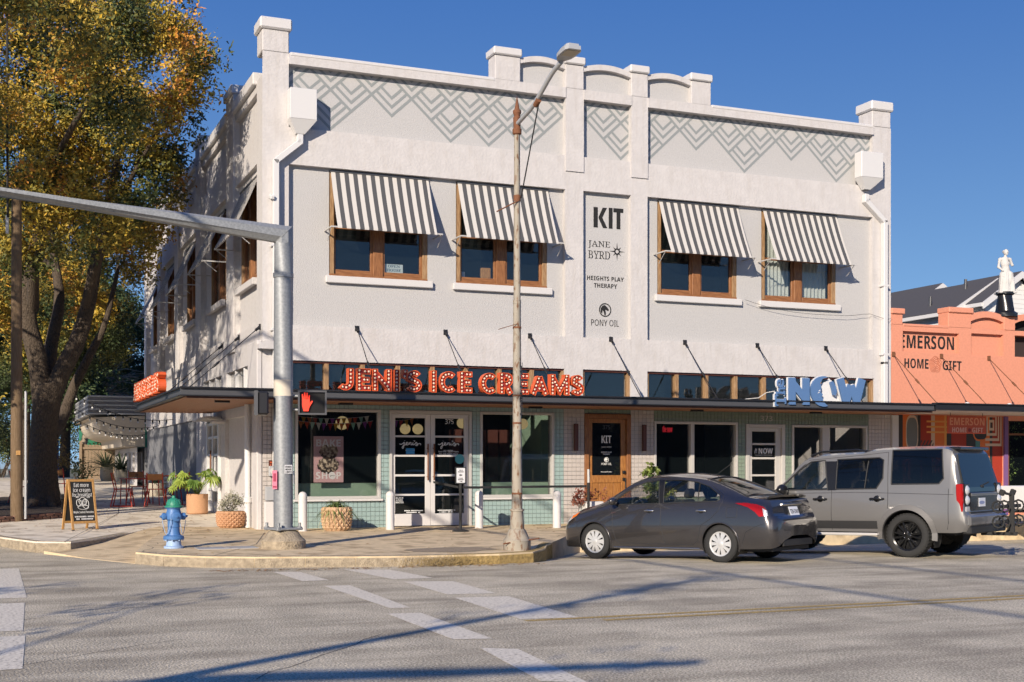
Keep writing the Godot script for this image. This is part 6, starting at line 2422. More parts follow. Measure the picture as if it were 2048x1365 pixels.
	limb(s2, [Vector3(0, -0.1, 0), Vector3(0.3, 3.0, 0.3), Vector3(0.8, 5.1, 0.6)], 0.2, 0.13)
	obj("trunk", s2, M.bark, S2)
	var li := S()
	limb(li, [Vector3(0.8, 5.0, 0.6), Vector3(2.7, 5.5, 1.04), Vector3(4.4, 5.65, 1.7), Vector3(6.1, 5.8, 2.24)], 0.17, 0.06)
	limb(li, [Vector3(0.8, 5.0, 0.6), Vector3(1.8, 5.4, -1.8), Vector3(3.0, 5.6, -4.7)], 0.035, 0.015)
	obj("limb", li, M.bark, S2)
	leaf_mass(S2, "leaves", [[2.6, 5.6, -4.2, 0.9], [1.6, 5.3, -2.4, 0.8], [3.2, 5.9, -5.5, 0.7], [1.4, 5.6, -6.5, 0.8], [5.4, 5.7, 2.0, 0.4]], 10.0, 0.16, [Color(0.06, 0.08, 0.02), Color(0.14, 0.13, 0.03)], 101, 8, 0.3)

func settle_tree(o: Node3D, p: Vector3):
	o.position = p
	for c in o.get_children():
		c.position -= p

# ---------- poles ----------
func make_poles():
	# octagonal traffic signal pole with its mast arm
	var gyp := gy(-1.33, 5.4)
	var T := thing("signal_pole", "galvanised octagonal traffic signal pole with mast arm on a round concrete footing", "pole", Vector3(-1.33, gyp, 5.4))
	var f := S()
	lathe(f, [Vector2(0.385, -0.1), Vector2(0.385, 0.13), Vector2(0.36, 0.16), Vector2(0.33, 0.18), Vector2(0.25, 0.29), Vector2(0.20, 0.31), Vector2(0.0, 0.31)], 22)
	obj("footing", f, M.kerb, T)
	var bp := S()
	box(bp, Vector3(0, 0.335, 0), Vector3(0.5, 0.04, 0.5), Basis(Vector3.UP, 0.3), 0.01)
	obj("base_plate", bp, M.galv, T)
	for a in [0.3 + PI / 4, 0.3 + 3 * PI / 4, 0.3 - PI / 4, 0.3 - 3 * PI / 4]:
		var n := S()
		var c := Vector3(cos(a) * 0.29, 0.31, -sin(a) * 0.29)
		lathe(n, [Vector2(0.0, 0.0), Vector2(0.045, 0.0), Vector2(0.045, 0.06), Vector2(0.025, 0.065), Vector2(0.025, 0.13), Vector2(0, 0.13)], 6, Transform3D(Basis(), c), 0.0, 2.0)
		obj("bolt", n, M.galv, T)
	var s := S()
	var sh := Transform3D(Basis(Vector3.UP, PI / 8 + 0.15), Vector3.ZERO)
	lathe(s, [Vector2(0.165, 0.35), Vector2(0.165, 2.62)], 8, sh, 0.0, 2.0)
	lathe(s, [Vector2(0.1645, 2.90), Vector2(0.158, 4.66), Vector2(0.175, 4.665), Vector2(0.175, 4.74), Vector2(0.155, 4.75), Vector2(0.153, 5.25)], 8, sh, 0.0, 2.0)
	obj("shaft", s, M.galv, T)
	var b := S()
	lathe(b, [Vector2(0.1655, 2.62), Vector2(0.165, 2.90)], 8, sh, 0.0, 2.0)
	obj("painted_band", b, mat(0.58, 0.52, 0.42, 0.8), T)
	# mast arm with a mitred joint
	var a := S()
	var ring := func(c: Vector3, x: Vector3, y: Vector3, r: float) -> Array:
		var o := []
		for k in 8:
			var t := TAU * (k + 0.5) / 8.0
			o.append(c + (x * cos(t) + y * sin(t)) * r)
		return o
	var y0 := 5.25
	var c0 := Vector3(0, y0, 0)
	var r0: Array = ring.call(c0, Vector3(1, 0, 0), Vector3(0, 0, 1), 0.153)
	var mit := []
	for p in r0:
		mit.append(Vector3(p.x, y0 + 0.16 + p.x * 1.0, p.z))
	var dirn := Vector3(-4.5, 0.36, 0).normalized()
	var up := Vector3(dirn.y, -dirn.x, 0) * -1.0
	var far := []
	for p in r0:
		far.append(Vector3(0, y0 + 0.16, 0) + dirn * 8.0 + up * (p.x * -1.0) * -0.84 + Vector3(0, 0, p.z) * 0.84)
	flat(a)
	for k in 8:
		var k2 := (k + 1) % 8
		q(a, r0[k], r0[k2], mit[k2], mit[k], (r0[k] + r0[k2]) / 2.0 - c0)
		var cen: Vector3 = (mit[k] + mit[k2] + far[k] + far[k2]) / 4.0
		q(a, mit[k], mit[k2], far[k2], far[k], cen - (Vector3(0, y0 + 0.16, 0) + dirn * 4.0))
	obj("mast_arm", a, M.galv, T)
	var wl := S()
	var wr := []
	for p in mit + [mit[0]]: wr.append(p)
	tube(wl, wr, 0.008, 5, false)
	obj("weld", wl, M.galv, T)
	# conduit, stickers and notices on the shaft
	var st := S()
	box(st, Vector3(0.055, 1.36, 0.158), Vector3(0.14, 0.15, 0.003), Basis(Vector3.UP, 0.15))
	obj("sticker", st, M.sign_white, T)
	var k0 := 0
	for w in ["POWER", "MEANS", "A MATCH"]:
		text(w, "sansbold", 0.11, 0.03, 0.002, Transform3D(Basis(Vector3.UP, 0.15), Vector3(0.056, 1.40 - k0 * 0.043, 0.161)), "lettering", M.black_paint, T)
		k0 += 1
	var s2 := S()
	box(s2, Vector3(-0.17, 1.18, 0.11), Vector3(0.10, 0.32, 0.003), Basis(Vector3.UP, -0.9))
	obj("pink_notice", s2, mat(0.6, 0.18, 0.26, 0.7), T)
	var s3 := S()
	box(s3, Vector3(-0.172, 1.22, 0.113), Vector3(0.06, 0.14, 0.003), Basis(Vector3.UP, -0.9))
	box(s3, Vector3(-0.172, 1.06, 0.113), Vector3(0.08, 0.03, 0.003), Basis(Vector3.UP, -0.9))
	obj("notice_print", s3, mat(0.30, 0.04, 0.08, 0.7), T)
	var s4 := S()
	box(s4, Vector3(0.165, 1.22, 0.08), Vector3(0.05, 0.22, 0.004), Basis(Vector3.UP, 1.0))
	obj("torn_paper", s4, M.sign_white, T)
	# pedestrian signals
	var R := ped_signal("pedestrian signal facing the street with a lit red hand", Vector3(-0.85, 2.70, 5.5), -0.18)
	var hand := S()
	var hx := Transform3D(Basis(), Vector3(-0.105, 0.0, 0.122))
	for l in [[-0.055, 0.06, -0.065, 0.135, 0.014], [-0.022, 0.07, -0.026, 0.165, 0.014], [0.012, 0.07, 0.014, 0.16, 0.014], [0.043, 0.05, 0.052, 0.12, 0.013], [0.045, -0.06, 0.098, 0.02, 0.017]]:
		var d := Vector2(l[2] - l[0], l[3] - l[1]).normalized()
		var nn: Vector2 = Vector2(-d.y, d.x) * l[4]
		prism(hand, PackedVector2Array([Vector2(l[0], l[1]) - nn, Vector2(l[0], l[1]) + nn, Vector2(l[2], l[3]) + nn * 0.8, Vector2(l[2], l[3]) + d * l[4], Vector2(l[2], l[3]) - nn * 0.8]), 0.0, 0.004, hx)
	prism(hand, pv([-0.045, -0.15, 0.035, -0.15, 0.062, -0.055, 0.058, 0.06, -0.07, 0.07, -0.07, -0.05]), 0.0, 0.0041, hx)
	var hm := mat(0.8, 0.05, 0.02, 0.5)
	hm.emission_enabled = true
	hm.emission = lin(1.0, 0.035, 0.012)
	hm.emission_energy_multiplier = 0.42
	obj("hand_light", hand, hm, R)
	var rl := OmniLight3D.new()
	rl.name = "hand_glow"
	rl.position = Vector3(-0.1, 0, 0.17)
	rl.light_color = Color(1.0, 0.2, 0.12)
	rl.light_energy = 0.004
	rl.light_size = 0.06
	rl.omni_range = 6.0
	rl.omni_attenuation = 2.0
	rl.shadow_enabled = true
	R.add_child(rl)
	ped_signal("pedestrian signal turned edge-on on the lane side of the signal pole", Vector3(-1.70, 2.68, 5.4), -1.75)
	# tapered steel lamp standard
	var ly := gy(2.3, 7.18)
	var P := thing("street_lamp", "tall rusty tapered street lamp post with curved grey arm and flat lamp head", "street lamp", Vector3(2.3, ly, 7.18))
	var oct := Transform3D(Basis(Vector3.UP, PI / 8), Vector3.ZERO)
	var pb := S()
	lathe(pb, [Vector2(0.235, -0.06), Vector2(0.235, 0.17), Vector2(0.21, 0.2), Vector2(0.15, 0.34), Vector2(0.135, 0.36)], 8, oct, 0.0, 2.0)
	lathe(pb, [Vector2(0.125, 0.36), Vector2(0.108, 0.66), Vector2(0.122, 0.665), Vector2(0.122, 0.70), Vector2(0.095, 0.705)], 8, oct, 0.0, 2.0)
	obj("base", pb, M.rust_pole, P)
	var ps := S()
	lathe(ps, [Vector2(0.093, 0.705), Vector2(0.082, 1.75), Vector2(0.075, 2.05), Vector2(0.066, 4.2)], 8, oct, 0.0, 2.0)
	lathe(ps, [Vector2(0.07, 4.2), Vector2(0.07, 4.26), Vector2(0.06, 4.265), Vector2(0.05, 7.1)], 8, oct, 0.0, 2.0)
	obj("shaft", ps, M.rust_pole, P)
	var fn := S()
	lathe(fn, [Vector2(0.055, 7.08), Vector2(0.078, 7.1), Vector2(0.078, 7.18), Vector2(0.06, 7.2), Vector2(0.066, 7.38), Vector2(0.05, 7.4), Vector2(0.07, 7.46), Vector2(0.07, 7.5), Vector2(0.045, 7.52), Vector2(0.0, 7.76)], 8, oct, 0.0, 2.0)
	obj("finial", fn, M.rust, P)
	var ar := S()
	var ap := wobble([Vector3(0, 7.27, 0.03), Vector3(0, 7.31, 0.25), Vector3(0, 7.38, 0.62), Vector3(0, 7.5, 0.95), Vector3(0, 7.66, 1.3), Vector3(0, 7.75, 1.55), Vector3(0, 7.8, 1.8)], 4)
	tube(ar, ap, 0.038, 10)
	obj("arm", ar, M.lamp_grey, P)
	var rod := S()
	tube(rod, [Vector3(0.05, 6.0, 0.06), Vector3(0.02, 7.36, 0.86)], 0.012, 6)
	obj("stay_rod", rod, M.steel_dark, P)
	for e in [[Vector3(0, 7.38, 0.8), Vector3(0, 7.44, 0.92), 0.05], [Vector3(0, 5.95, 0.0), Vector3(0, 6.05, 0.0), 0.065], [Vector3(0, 0.95, 0), Vector3(0, 0.98, 0), 0.1], [Vector3(0, 2.15, 0), Vector3(0, 2.18, 0), 0.083], [Vector3(0, 2.62, 0), Vector3(0, 2.65, 0), 0.081], [Vector3(0, 3.78, 0), Vector3(0, 3.81, 0), 0.079]]:
		var cl := S()
		tube(cl, [e[0], e[1]], e[2], 8)
		obj("clamp", cl, M.rust, P)
	var h := S()
	var outl := pv([-0.05, 0.0, -0.12, 0.14, -0.14, 0.26, -0.14, 0.48, -0.10, 0.56, 0.10, 0.56, 0.14, 0.48, 0.14, 0.26, 0.12, 0.14, 0.05, 0.0])
	var hxf := Transform3D(Basis(Vector3(1, 0, 0), Vector3(0, 0.06, 1).normalized(), Vector3(0, -1, 0.06).normalized()), Vector3(0, 7.86, 1.75))
	prism(h, outl, -0.02, 0.04, hxf)
	for p in Geometry2D.offset_polygon(outl, -0.03):
		prism(h, p, -0.06, -0.02, hxf)
	var hd = obj("lamp_head", h, M.lamp_grey, P)
	var le := S()
	prism(le, rect(-0.1, 0.26, 0.1, 0.5), 0.04, 0.046, hxf)
	obj("lens", le, mat(0.35, 0.30, 0.2, 0.3), hd)
	# embossed letters, cable ties and a bent rod on the shaft
	text("27711871", "sansbold", 0.9, 0.05, 0.004, Transform3D(Basis(Vector3(0, -1, 0), Vector3(0.95, 0, 0.3).normalized(), Vector3(-0.3, 0, 0.95).normalized()), Vector3(0.046, 2.75, 0.073)), "number_strip", M.steel_dark, P)
	for e in [[Vector3(0, 5.95, 0.06), Vector3(-0.42, 5.72, 0.12), 0.012], [Vector3(0, 3.86, 0.06), Vector3(-0.38, 3.74, 0.1), 0.006], [Vector3(-0.3, 0.12, 0.12), Vector3(0.35, 0.2, 0.15), 0.012]]:
		var rb := S()
		tube(rb, [e[0], e[1]], e[2], 5)
		obj("bent_rod", rb, M.rust, P)
	# wooden utility pole with its conduit
	var U := thing("utility_pole", "weathered wooden utility pole with grey conduit at the left edge", "pole", Vector3(-5.42, 0.3, -3.79))
	var up2 := S()
	lathe(up2, [Vector2(0.135, 0), Vector2(0.125, 3.0), Vector2(0.11, 7.2), Vector2(0.10, 7.6), Vector2(0, 7.62)], 14)
	obj("shaft", up2, M.pole_wood, U)
	var uc := S()
	tube(uc, [Vector3(0.19, 0.1, 0.08), Vector3(0.19, 3.0, 0.08)], 0.028, 8)
	obj("conduit", uc, M.lamp_grey, U)
	var ub := S()
	box(ub, Vector3(-0.2, 6.75, 0.12), Vector3(0.07, 0.42, 0.08), Basis(), 0.01)
	obj("insulator_box", ub, M.alu, U)
	var un := S()
	box(un, Vector3(0.03, 1.6, 0.155), Vector3(0.09, 0.1, 0.015))
	obj("tag", un, M.aframe, U)
	var wire := S()
	tube(wire, [Vector3(-0.19, 6.9, 0.14), Vector3(-0.2, 9.0, 0.13), Vector3(-0.2, 12.5, 0.12)], 0.03, 6)
	obj("riser_cable", wire, M.rubber, U)
	# overhead cables strung along the lane, left of the frame
	k0 = 0
	for y in [8.0, 9.8]:
		var V := thing("overhead_cable", ["lower overhead cable along the lane left of the frame", "upper overhead cable along the lane left of the frame"][k0], "cable")
		k0 += 1
		var vc := S()
		tube(vc, [Vector3(-9.6, y, 60.0), Vector3(-9.6, y - 0.2, 34.0), Vector3(-9.6, y - 0.25, 20.0), Vector3(-9.7, y - 0.2, 5.0), Vector3(-10.2, y, -40.0)], 0.04, 6)
		obj("cable", vc, M.rubber, V)
		settle(V)

func ped_signal(label: String, p: Vector3, turn: float) -> Node3D:
	var R := thing("pedestrian_signal", label, "signal", p, turn)
	var s := S()
	box(s, Vector3(0, 0, -0.02), Vector3(0.47, 0.40, 0.18), Basis(), 0.03)
	obj("housing", s, M.steel_dark, R)
	var f := S()
	prism(f, rect(-0.245, -0.21, 0.245, 0.21), 0.07, 0.13, Transform3D(), [rect(-0.215, -0.18, 0.215, 0.18)])
	obj("visor_frame", f, M.steel_grey, R)
	var m := S()
	for i in range(-12, 13):
		for sg in [-1.0, 1.0]:
			var c := i * 0.034
			var pts := []
			for t in [-0.215, 0.215]:
				pts.append(Vector2(t, (t - c) * sg))
			for seg in Geometry2D.intersect_polyline_with_polygon(PackedVector2Array(pts), rect(-0.214, -0.179, 0.214, 0.179)):
				beam(m, Vector3(seg[0].x, seg[0].y, 0.088), Vector3(seg[1].x, seg[1].y, 0.088), 0.003, 0.008)
	var mm = obj("mesh_screen", m, M.rubber, R)
	mm.set_meta("kind", "stuff")
	var b := S()
	for y in [-0.12, 0.12]:
		tube(b, [Vector3(-0.22, y, -0.03), Vector3(-0.36, y, -0.06)], 0.022, 8)
	bx(b, -0.37, -0.34, -0.16, 0.16, -0.1, -0.02, 0.006)
	obj("bracket", b, M.galv, R)
	return R

# ---------- cars ----------
func pchip(xs: Array, ys: Array) -> Array:
	var n := xs.size()
	var d := []
	for i in n - 1:
		d.append((ys[i + 1] - ys[i]) / (xs[i + 1] - xs[i]))
	var m := []
	for i in n:
		if i == 0:
			m.append(d[0])
		elif i == n - 1:
			m.append(d[n - 2])
		elif d[i - 1] * d[i] <= 0:
			m.append(0.0)
		else:
			var h0: float = xs[i] - xs[i - 1]
			var h1: float = xs[i + 1] - xs[i]
			var w1 := 2 * h1 + h0
			var w2 := h1 + 2 * h0
			m.append((w1 + w2) / (w1 / d[i - 1] + w2 / d[i]))
	return m

class Body:
	var xs := []
	var cols := []
	var slopes := []
	var px := 2.3
	func sec(x: float) -> Array:
		var n := xs.size()
		x = clampf(x, xs[0], xs[n - 1])
		var i := 0
		while i < n - 2 and x > xs[i + 1]:
			i += 1
		var h: float = xs[i + 1] - xs[i]
		var t: float = (x - xs[i]) / h
		var t2 := t * t
		var t3 := t2 * t
		var out := []
		for c in cols.size():
			out.append((2 * t3 - 3 * t2 + 1) * cols[c][i] + (t3 - 2 * t2 + t) * h * slopes[c][i] + (-2 * t3 + 3 * t2) * cols[c][i + 1] + (t3 - t2) * h * slopes[c][i + 1])
		return out
	# half width at a height: [ysill wsill ymid wmid ybelt wbelt yrail wrail ytop]
	func zs(x: float, y: float) -> float:
		var p := sec(x)
		if y < p[2]:
			var u: float = (p[2] - y) / maxf(0.01, p[2] - p[0])
			return p[3] - (p[3] - p[1]) * u * u
		if y < p[4]:
			var u: float = (y - p[2]) / maxf(0.01, p[4] - p[2])
			return p[3] - (p[3] - p[5]) * u * u
		var v: float = clampf((y - p[4]) / maxf(0.001, p[6] - p[4]), 0.0, 1.0)
		return lerpf(p[5], p[7], v) + 0.016 * sin(v * PI) * clampf((p[6] - p[4]) * 4.0, 0.0, 1.0)
	func yt(x: float, z: float) -> float:
		var p := sec(x)
		var u := clampf(absf(z) / maxf(0.01, p[7]), 0.0, 1.0)
		return p[6] + (p[8] - p[6]) * (1.0 - pow(u, px))
	func side_n(x: float, y: float, s: float) -> Vector3:
		var e := 0.008
		var dx := (zs(x + e, y) - zs(x - e, y)) / (2 * e)
		var dy := (zs(x, y + e) - zs(x, y - e)) / (2 * e)
		return Vector3(-dx, -dy, 1).normalized() * Vector3(1, 1, s)
	func top_n(x: float, z: float) -> Vector3:
		var e := 0.008
		var dx := (yt(x + e, z) - yt(x - e, z)) / (2 * e)
		var dz := (yt(x, z + e) - yt(x, z - e)) / (2 * e)
		return Vector3(-dx, 1, -dz).normalized()

func body(stations: Array) -> Body:
	var b := Body.new()
	for s in stations:
		b.xs.append(s[0])
	for c in 9:
		var y := []
		for s in stations:
			y.append(s[c + 1])
		b.cols.append(y)
		b.slopes.append(pchip(b.xs, y))
	return b

func emit(st, v: Array, n: Array):
	# v, n: three corners
	var k := [0, 1, 2]
	if (v[2] - v[0]).cross(v[1] - v[0]).dot(n[0] + n[1] + n[2]) < 0:
		k = [0, 2, 1]
	for i in k:
		st.set_normal(n[i])
		st.add_vertex(v[i])

# polygon in (x, y) laid on the side of the body
func side_patch(st, b: Body, poly: PackedVector2Array, s: float, off: float, cell := 0.07):
	var lo := poly[0]
	var hi := poly[0]
	for p in poly:
		lo = lo.min(p)
		hi = hi.max(p)
	var x := lo.x
	while x < hi.x:
		var y := lo.y
		while y < hi.y:
			for pc in Geometry2D.intersect_polygons(poly, rect(x, y, x + cell, y + cell)):
				var idx := Geometry2D.triangulate_polygon(pc)
				for i in range(0, idx.size(), 3):
					var v := []
					var n := []
					for k in 3:
						var p: Vector2 = pc[idx[i + k]]
						var nn := b.side_n(p.x, p.y, s)
						v.append(Vector3(p.x, p.y, b.zs(p.x, p.y) * s) + nn * off)
						n.append(nn)
					emit(st, v, n)
			y += cell
		x += cell

func side_line(st, b: Body, pts: Array, s: float, off: float, r: float):
	var o := []
	for i in pts.size() - 1:
		var m := maxi(1, int(pts[i].distance_to(pts[i + 1]) / 0.07))
		for k in m:
			o.append(pts[i].lerp(pts[i + 1], float(k) / m))
	o.append(pts[pts.size() - 1])
	var v := []
	for p in o:
		v.append(Vector3(p.x, p.y, b.zs(p.x, p.y) * s) + b.side_n(p.x, p.y, s) * off)
	tube(st, v, r, 5)

func car_shell(root, b: Body, holes: Array, top_holes: Array, paint: Material, n := "body"):
	var st := S()
	var xs := []
	for i in b.xs.size() - 1:
		var h: float = b.xs[i + 1] - b.xs[i]
		var m := maxi(3 if h < 0.2 else 2, int(ceil(h / 0.07)))
		for k in m:
			xs.append(b.xs[i] + h * k / m)
	xs.append(b.xs[b.xs.size() - 1])
	var boxes := []
	for h in holes:
		var lo: Vector2 = h[0]
		var hi: Vector2 = h[0]
		for p in h:
			lo = lo.min(p)
			hi = hi.max(p)
		boxes.append(Rect2(lo, hi - lo))
	for i in xs.size() - 1:
		var p0: Array = b.sec(xs[i])
		var p1: Array = b.sec(xs[i + 1])
		var r0 := []
		var r1 := []
		for z in [[0, 2, 6], [2, 4, 6], [4, 6, 7]]:
			for k in z[2]:
				r0.append(lerpf(p0[z[0]], p0[z[1]], float(k) / z[2]))
				r1.append(lerpf(p1[z[0]], p1[z[1]], float(k) / z[2]))
		r0.append(p0[6])
		r1.append(p1[6])
		for j in r0.size() - 1:
			var cell := PackedVector2Array([Vector2(xs[i], r0[j]), Vector2(xs[i + 1], r1[j]), Vector2(xs[i + 1], r1[j + 1]), Vector2(xs[i], r0[j + 1])])
			var bb := Rect2(xs[i], minf(r0[j], r1[j]), xs[i + 1] - xs[i], maxf(r0[j + 1], r1[j + 1]) - minf(r0[j], r1[j]))
			var pieces := [cell]
			for hi in holes.size():
				if boxes[hi].intersects(bb):
					var nxt := []
					for pc in pieces:
						for c in Geometry2D.clip_polygons(pc, holes[hi]):
							if not Geometry2D.is_polygon_clockwise(c):
								nxt.append(c)
					pieces = nxt
			for pc in pieces:
				var idx: PackedInt32Array = PackedInt32Array([0, 1, 2, 0, 2, 3]) if pc.size() == 4 and pieces.size() == 1 else Geometry2D.triangulate_polygon(pc)
				for s in [-1.0, 1.0]:
					for t in range(0, idx.size(), 3):
						var v := []
						var nn := []
						for k in 3:
							var p: Vector2 = pc[idx[t + k]]
							v.append(Vector3(p.x, p.y, b.zs(p.x, p.y) * s))
							nn.append(b.side_n(p.x, p.y, s))
						emit(st, v, nn)
		# bonnet, roof and boot: strips from the rail inwards; top_holes are polygons in (x, z)
		var m := 12
		for k in m:
			var u0 := -1.0 + 2.0 * k / m
			var u1 := -1.0 + 2.0 * (k + 1) / m
			var cell := PackedVector2Array([Vector2(xs[i], u0 * p0[7]), Vector2(xs[i + 1], u0 * p1[7]), Vector2(xs[i + 1], u1 * p1[7]), Vector2(xs[i], u1 * p0[7])])
			var pieces := [cell]
			for h in top_holes:
				var nxt := []
				for pc in pieces:
					for c in Geometry2D.clip_polygons(pc, h):
						nxt.append(c)
				pieces = nxt
			for pc in pieces:
				var idx := Geometry2D.triangulate_polygon(pc)
				for t in range(0, idx.size(), 3):
					var v := []
					var nn := []
					for q0 in 3:
						var p: Vector2 = pc[idx[t + q0]]
						v.append(Vector3(p.x, b.yt(p.x, p.y), p.y))
						nn.append(b.top_n(p.x, p.y))
					emit(st, v, nn)
	# close both ends
	for e in [0, xs.size() - 1]:
		var p: Array = b.sec(xs[e])
		var nrm := Vector3(-1 if e == 0 else 1, 0, 0)
		var ys := []
		for k in 9:
			ys.append(lerpf(p[0], p[6], k / 8.0))
		for k in 8:
			var z0: float = b.zs(xs[e], ys[k])
			var z1: float = b.zs(xs[e], ys[k + 1])
			emit(st, [Vector3(xs[e], ys[k], -z0), Vector3(xs[e], ys[k], z0), Vector3(xs[e], ys[k + 1], z1)], [nrm, nrm, nrm])
			emit(st, [Vector3(xs[e], ys[k], -z0), Vector3(xs[e], ys[k + 1], z1), Vector3(xs[e], ys[k + 1], -z1)], [nrm, nrm, nrm])
	return obj(n, st, paint, root, false)

func top_patch(st, b: Body, poly: PackedVector2Array, off: float, cell := 0.1):
	var lo := poly[0]
	var hi := poly[0]
	for p in poly:
		lo = lo.min(p)
		hi = hi.max(p)
	var x := lo.x
	while x < hi.x:
		var y := lo.y
		while y < hi.y:
			for pc in Geometry2D.intersect_polygons(poly, rect(x, y, x + cell, y + cell)):
				var idx := Geometry2D.triangulate_polygon(pc)
				for i in range(0, idx.size(), 3):
					var v := []
					var n := []
					for k in 3:
						var p: Vector2 = pc[idx[i + k]]
						var nn := b.top_n(p.x, p.y)
						v.append(Vector3(p.x, b.yt(p.x, p.y), p.y) + nn * off)
						n.append(nn)
					emit(st, v, n)
			y += cell
		x += cell

# a wheel whose outer face looks along +z
func wheel(root, p: Vector3, r: float, w: float, rim_r: float, out: float, style: String):
	var W := sub("wheel", root, p)
	W.rotation.y = 0.0 if out > 0 else PI
	var rot := Transform3D(Basis(Vector3.RIGHT, PI / 2), Vector3.ZERO)
	var t := S()
	lathe(t, [Vector2(rim_r - 0.01, -w * 0.42), Vector2(rim_r + 0.01, -w * 0.5), Vector2(r - 0.03, -w * 0.5), Vector2(r - 0.006, -w * 0.4), Vector2(r, -w * 0.2), Vector2(r, w * 0.2), Vector2(r - 0.006, w * 0.4), Vector2(r - 0.03, w * 0.5), Vector2(rim_r + 0.012, w * 0.5), Vector2(rim_r, w * 0.46), Vector2(rim_r - 0.01, w * 0.38)], 40, rot, 0.0, 0.3)
	for i in 40:
		var a := TAU * i / 40.0
		for zz in [-0.3, 0.0, 0.3]:
			box(t, Vector3(cos(a) * (r - 0.001), sin(a) * (r - 0.001), zz * w), Vector3(0.012, 0.03, w * 0.22), Basis(Vector3(0, 0, 1), a + 0.4 * zz))
	obj("tyre", t, M.rubber, W)
	var d := S()
	lathe(d, [Vector2(0.0, 0.0), Vector2(rim_r - 0.02, 0.0), Vector2(rim_r - 0.004, w * 0.4)], 36, rot)
	obj("drum", d, M.car_black, W)
	var c := S()
	if style == "cover":
		lathe(c, [Vector2(rim_r - 0.028, w * 0.36), Vector2(rim_r - 0.02, w * 0.44), Vector2(rim_r + 0.002, w * 0.47)], 36, rot)
		for i in 10:
			var a := TAU * i / 10.0
			var B := Basis(Vector3(0, 0, 1), a)
			var wd := 0.075 if i % 2 == 0 else 0.052
			var pts := [Vector3(0.04, -0.018, w * 0.46), Vector3(0.04, 0.018, w * 0.46), Vector3(rim_r - 0.02, wd * 0.62, w * 0.42), Vector3(rim_r - 0.02, -wd * 0.62, w * 0.42)]
			flat(c)
			q(c, B * pts[0], B * pts[1], B * pts[2], B * pts[3], Vector3(0, 0, 1))
			for k in 4:
				var k2 := (k + 1) % 4
				var mid: Vector3 = B * ((pts[k] + pts[k2]) / 2.0 - Vector3(rim_r * 0.5, 0, 0))
				q(c, B * pts[k], B * pts[k2], B * (pts[k2] - Vector3(0, 0, 0.02)), B * (pts[k] - Vector3(0, 0, 0.02)), Vector3(mid.x, mid.y, 0))
		lathe(c, [Vector2(0.05, w * 0.4), Vector2(0.05, w * 0.47), Vector2(0.035, w * 0.5), Vector2(0.0, w * 0.5)], 16, rot)
		obj("wheel_cover", c, M.hubcap, W)
	else:
		lathe(c, [Vector2(rim_r - 0.03, w * 0.25), Vector2(rim_r - 0.02, w * 0.44), Vector2(rim_r + 0.005, w * 0.48)], 40, rot)
		for i in 6:
			for sg in [-1.0, 1.0]:
				var B := Basis(Vector3(0, 0, 1), TAU * i / 6.0 + sg * 0.16)
				beam(c, B * Vector3(0.05, 0, w * 0.38), B * Vector3(rim_r - 0.02, sg * 0.012, w * 0.42), 0.034, 0.03, 0.008)
		lathe(c, [Vector2(0.085, w * 0.3), Vector2(0.085, w * 0.4), Vector2(0.05, w * 0.44), Vector2(0.0, w * 0.44)], 18, rot)
		obj("rim", c, M.rim_black, W)
		var n := S()
		for i in 5:
			var a := TAU * i / 5.0
			ball(n, Vector3(cos(a) * 0.062, sin(a) * 0.062, w * 0.42), 0.012, 6)
		obj("nuts", n, M.chrome, W)

func arch_lip(root, b: Body, cx: float, cy: float, r: float, lipr: float, m: Material, a0 := -20.0, a1 := 200.0):
	for s in [-1.0, 1.0]:
		var st := S()
		var v := []
		for i in 29:
			var a := deg_to_rad(lerpf(a0, a1, i / 28.0))
			var x := cx + cos(a) * r
			var y := cy + sin(a) * r
			v.append(Vector3(x, y, b.zs(x, y) * s))
		tube(st, v, lipr, 6)
		obj("arch_lip", st, m, root)
		var l := S()
		flat(l)
		for i in 28:
			var a := deg_to_rad(lerpf(a0 - 8, a1 + 8, i / 28.0))
			var c := deg_to_rad(lerpf(a0 - 8, a1 + 8, (i + 1) / 28.0))
			var p0 := Vector3(cx + cos(a) * (r + 0.005), cy + sin(a) * (r + 0.005), s * 0.5)
			var p1 := Vector3(cx + cos(c) * (r + 0.005), cy + sin(c) * (r + 0.005), s * 0.5)
			var q0 := Vector3(p0.x, p0.y, s * (b.zs(p0.x, maxf(p0.y, 0.2)) - 0.004))
			var q1 := Vector3(p1.x, p1.y, s * (b.zs(p1.x, maxf(p1.y, 0.2)) - 0.004))
			q(l, p0, p1, q1, q0, Vector3(cx, cy, 0) - Vector3(p0.x, p0.y, 0))
			tri3(l, p0, p1, Vector3(cx, cy, s * 0.5), Vector3(0, 0, s))
		obj("arch_liner", l, M.rubber, root)

func circle_hole(cx, cy, r) -> PackedVector2Array:
	return disc(cx, cy, r, r, 40)

func car_transform(o: Node3D, contact: Vector3, fwd: Vector3, axle_x: float, half: float):
	# contact: where the rear left wheel's outer face meets the ground
	var f := fwd.normalized()
	var r := f.cross(Vector3.UP).normalized()
	var u := r.cross(f)
	o.transform = Transform3D(Basis(f, u, r), contact - f * axle_x + r * half)

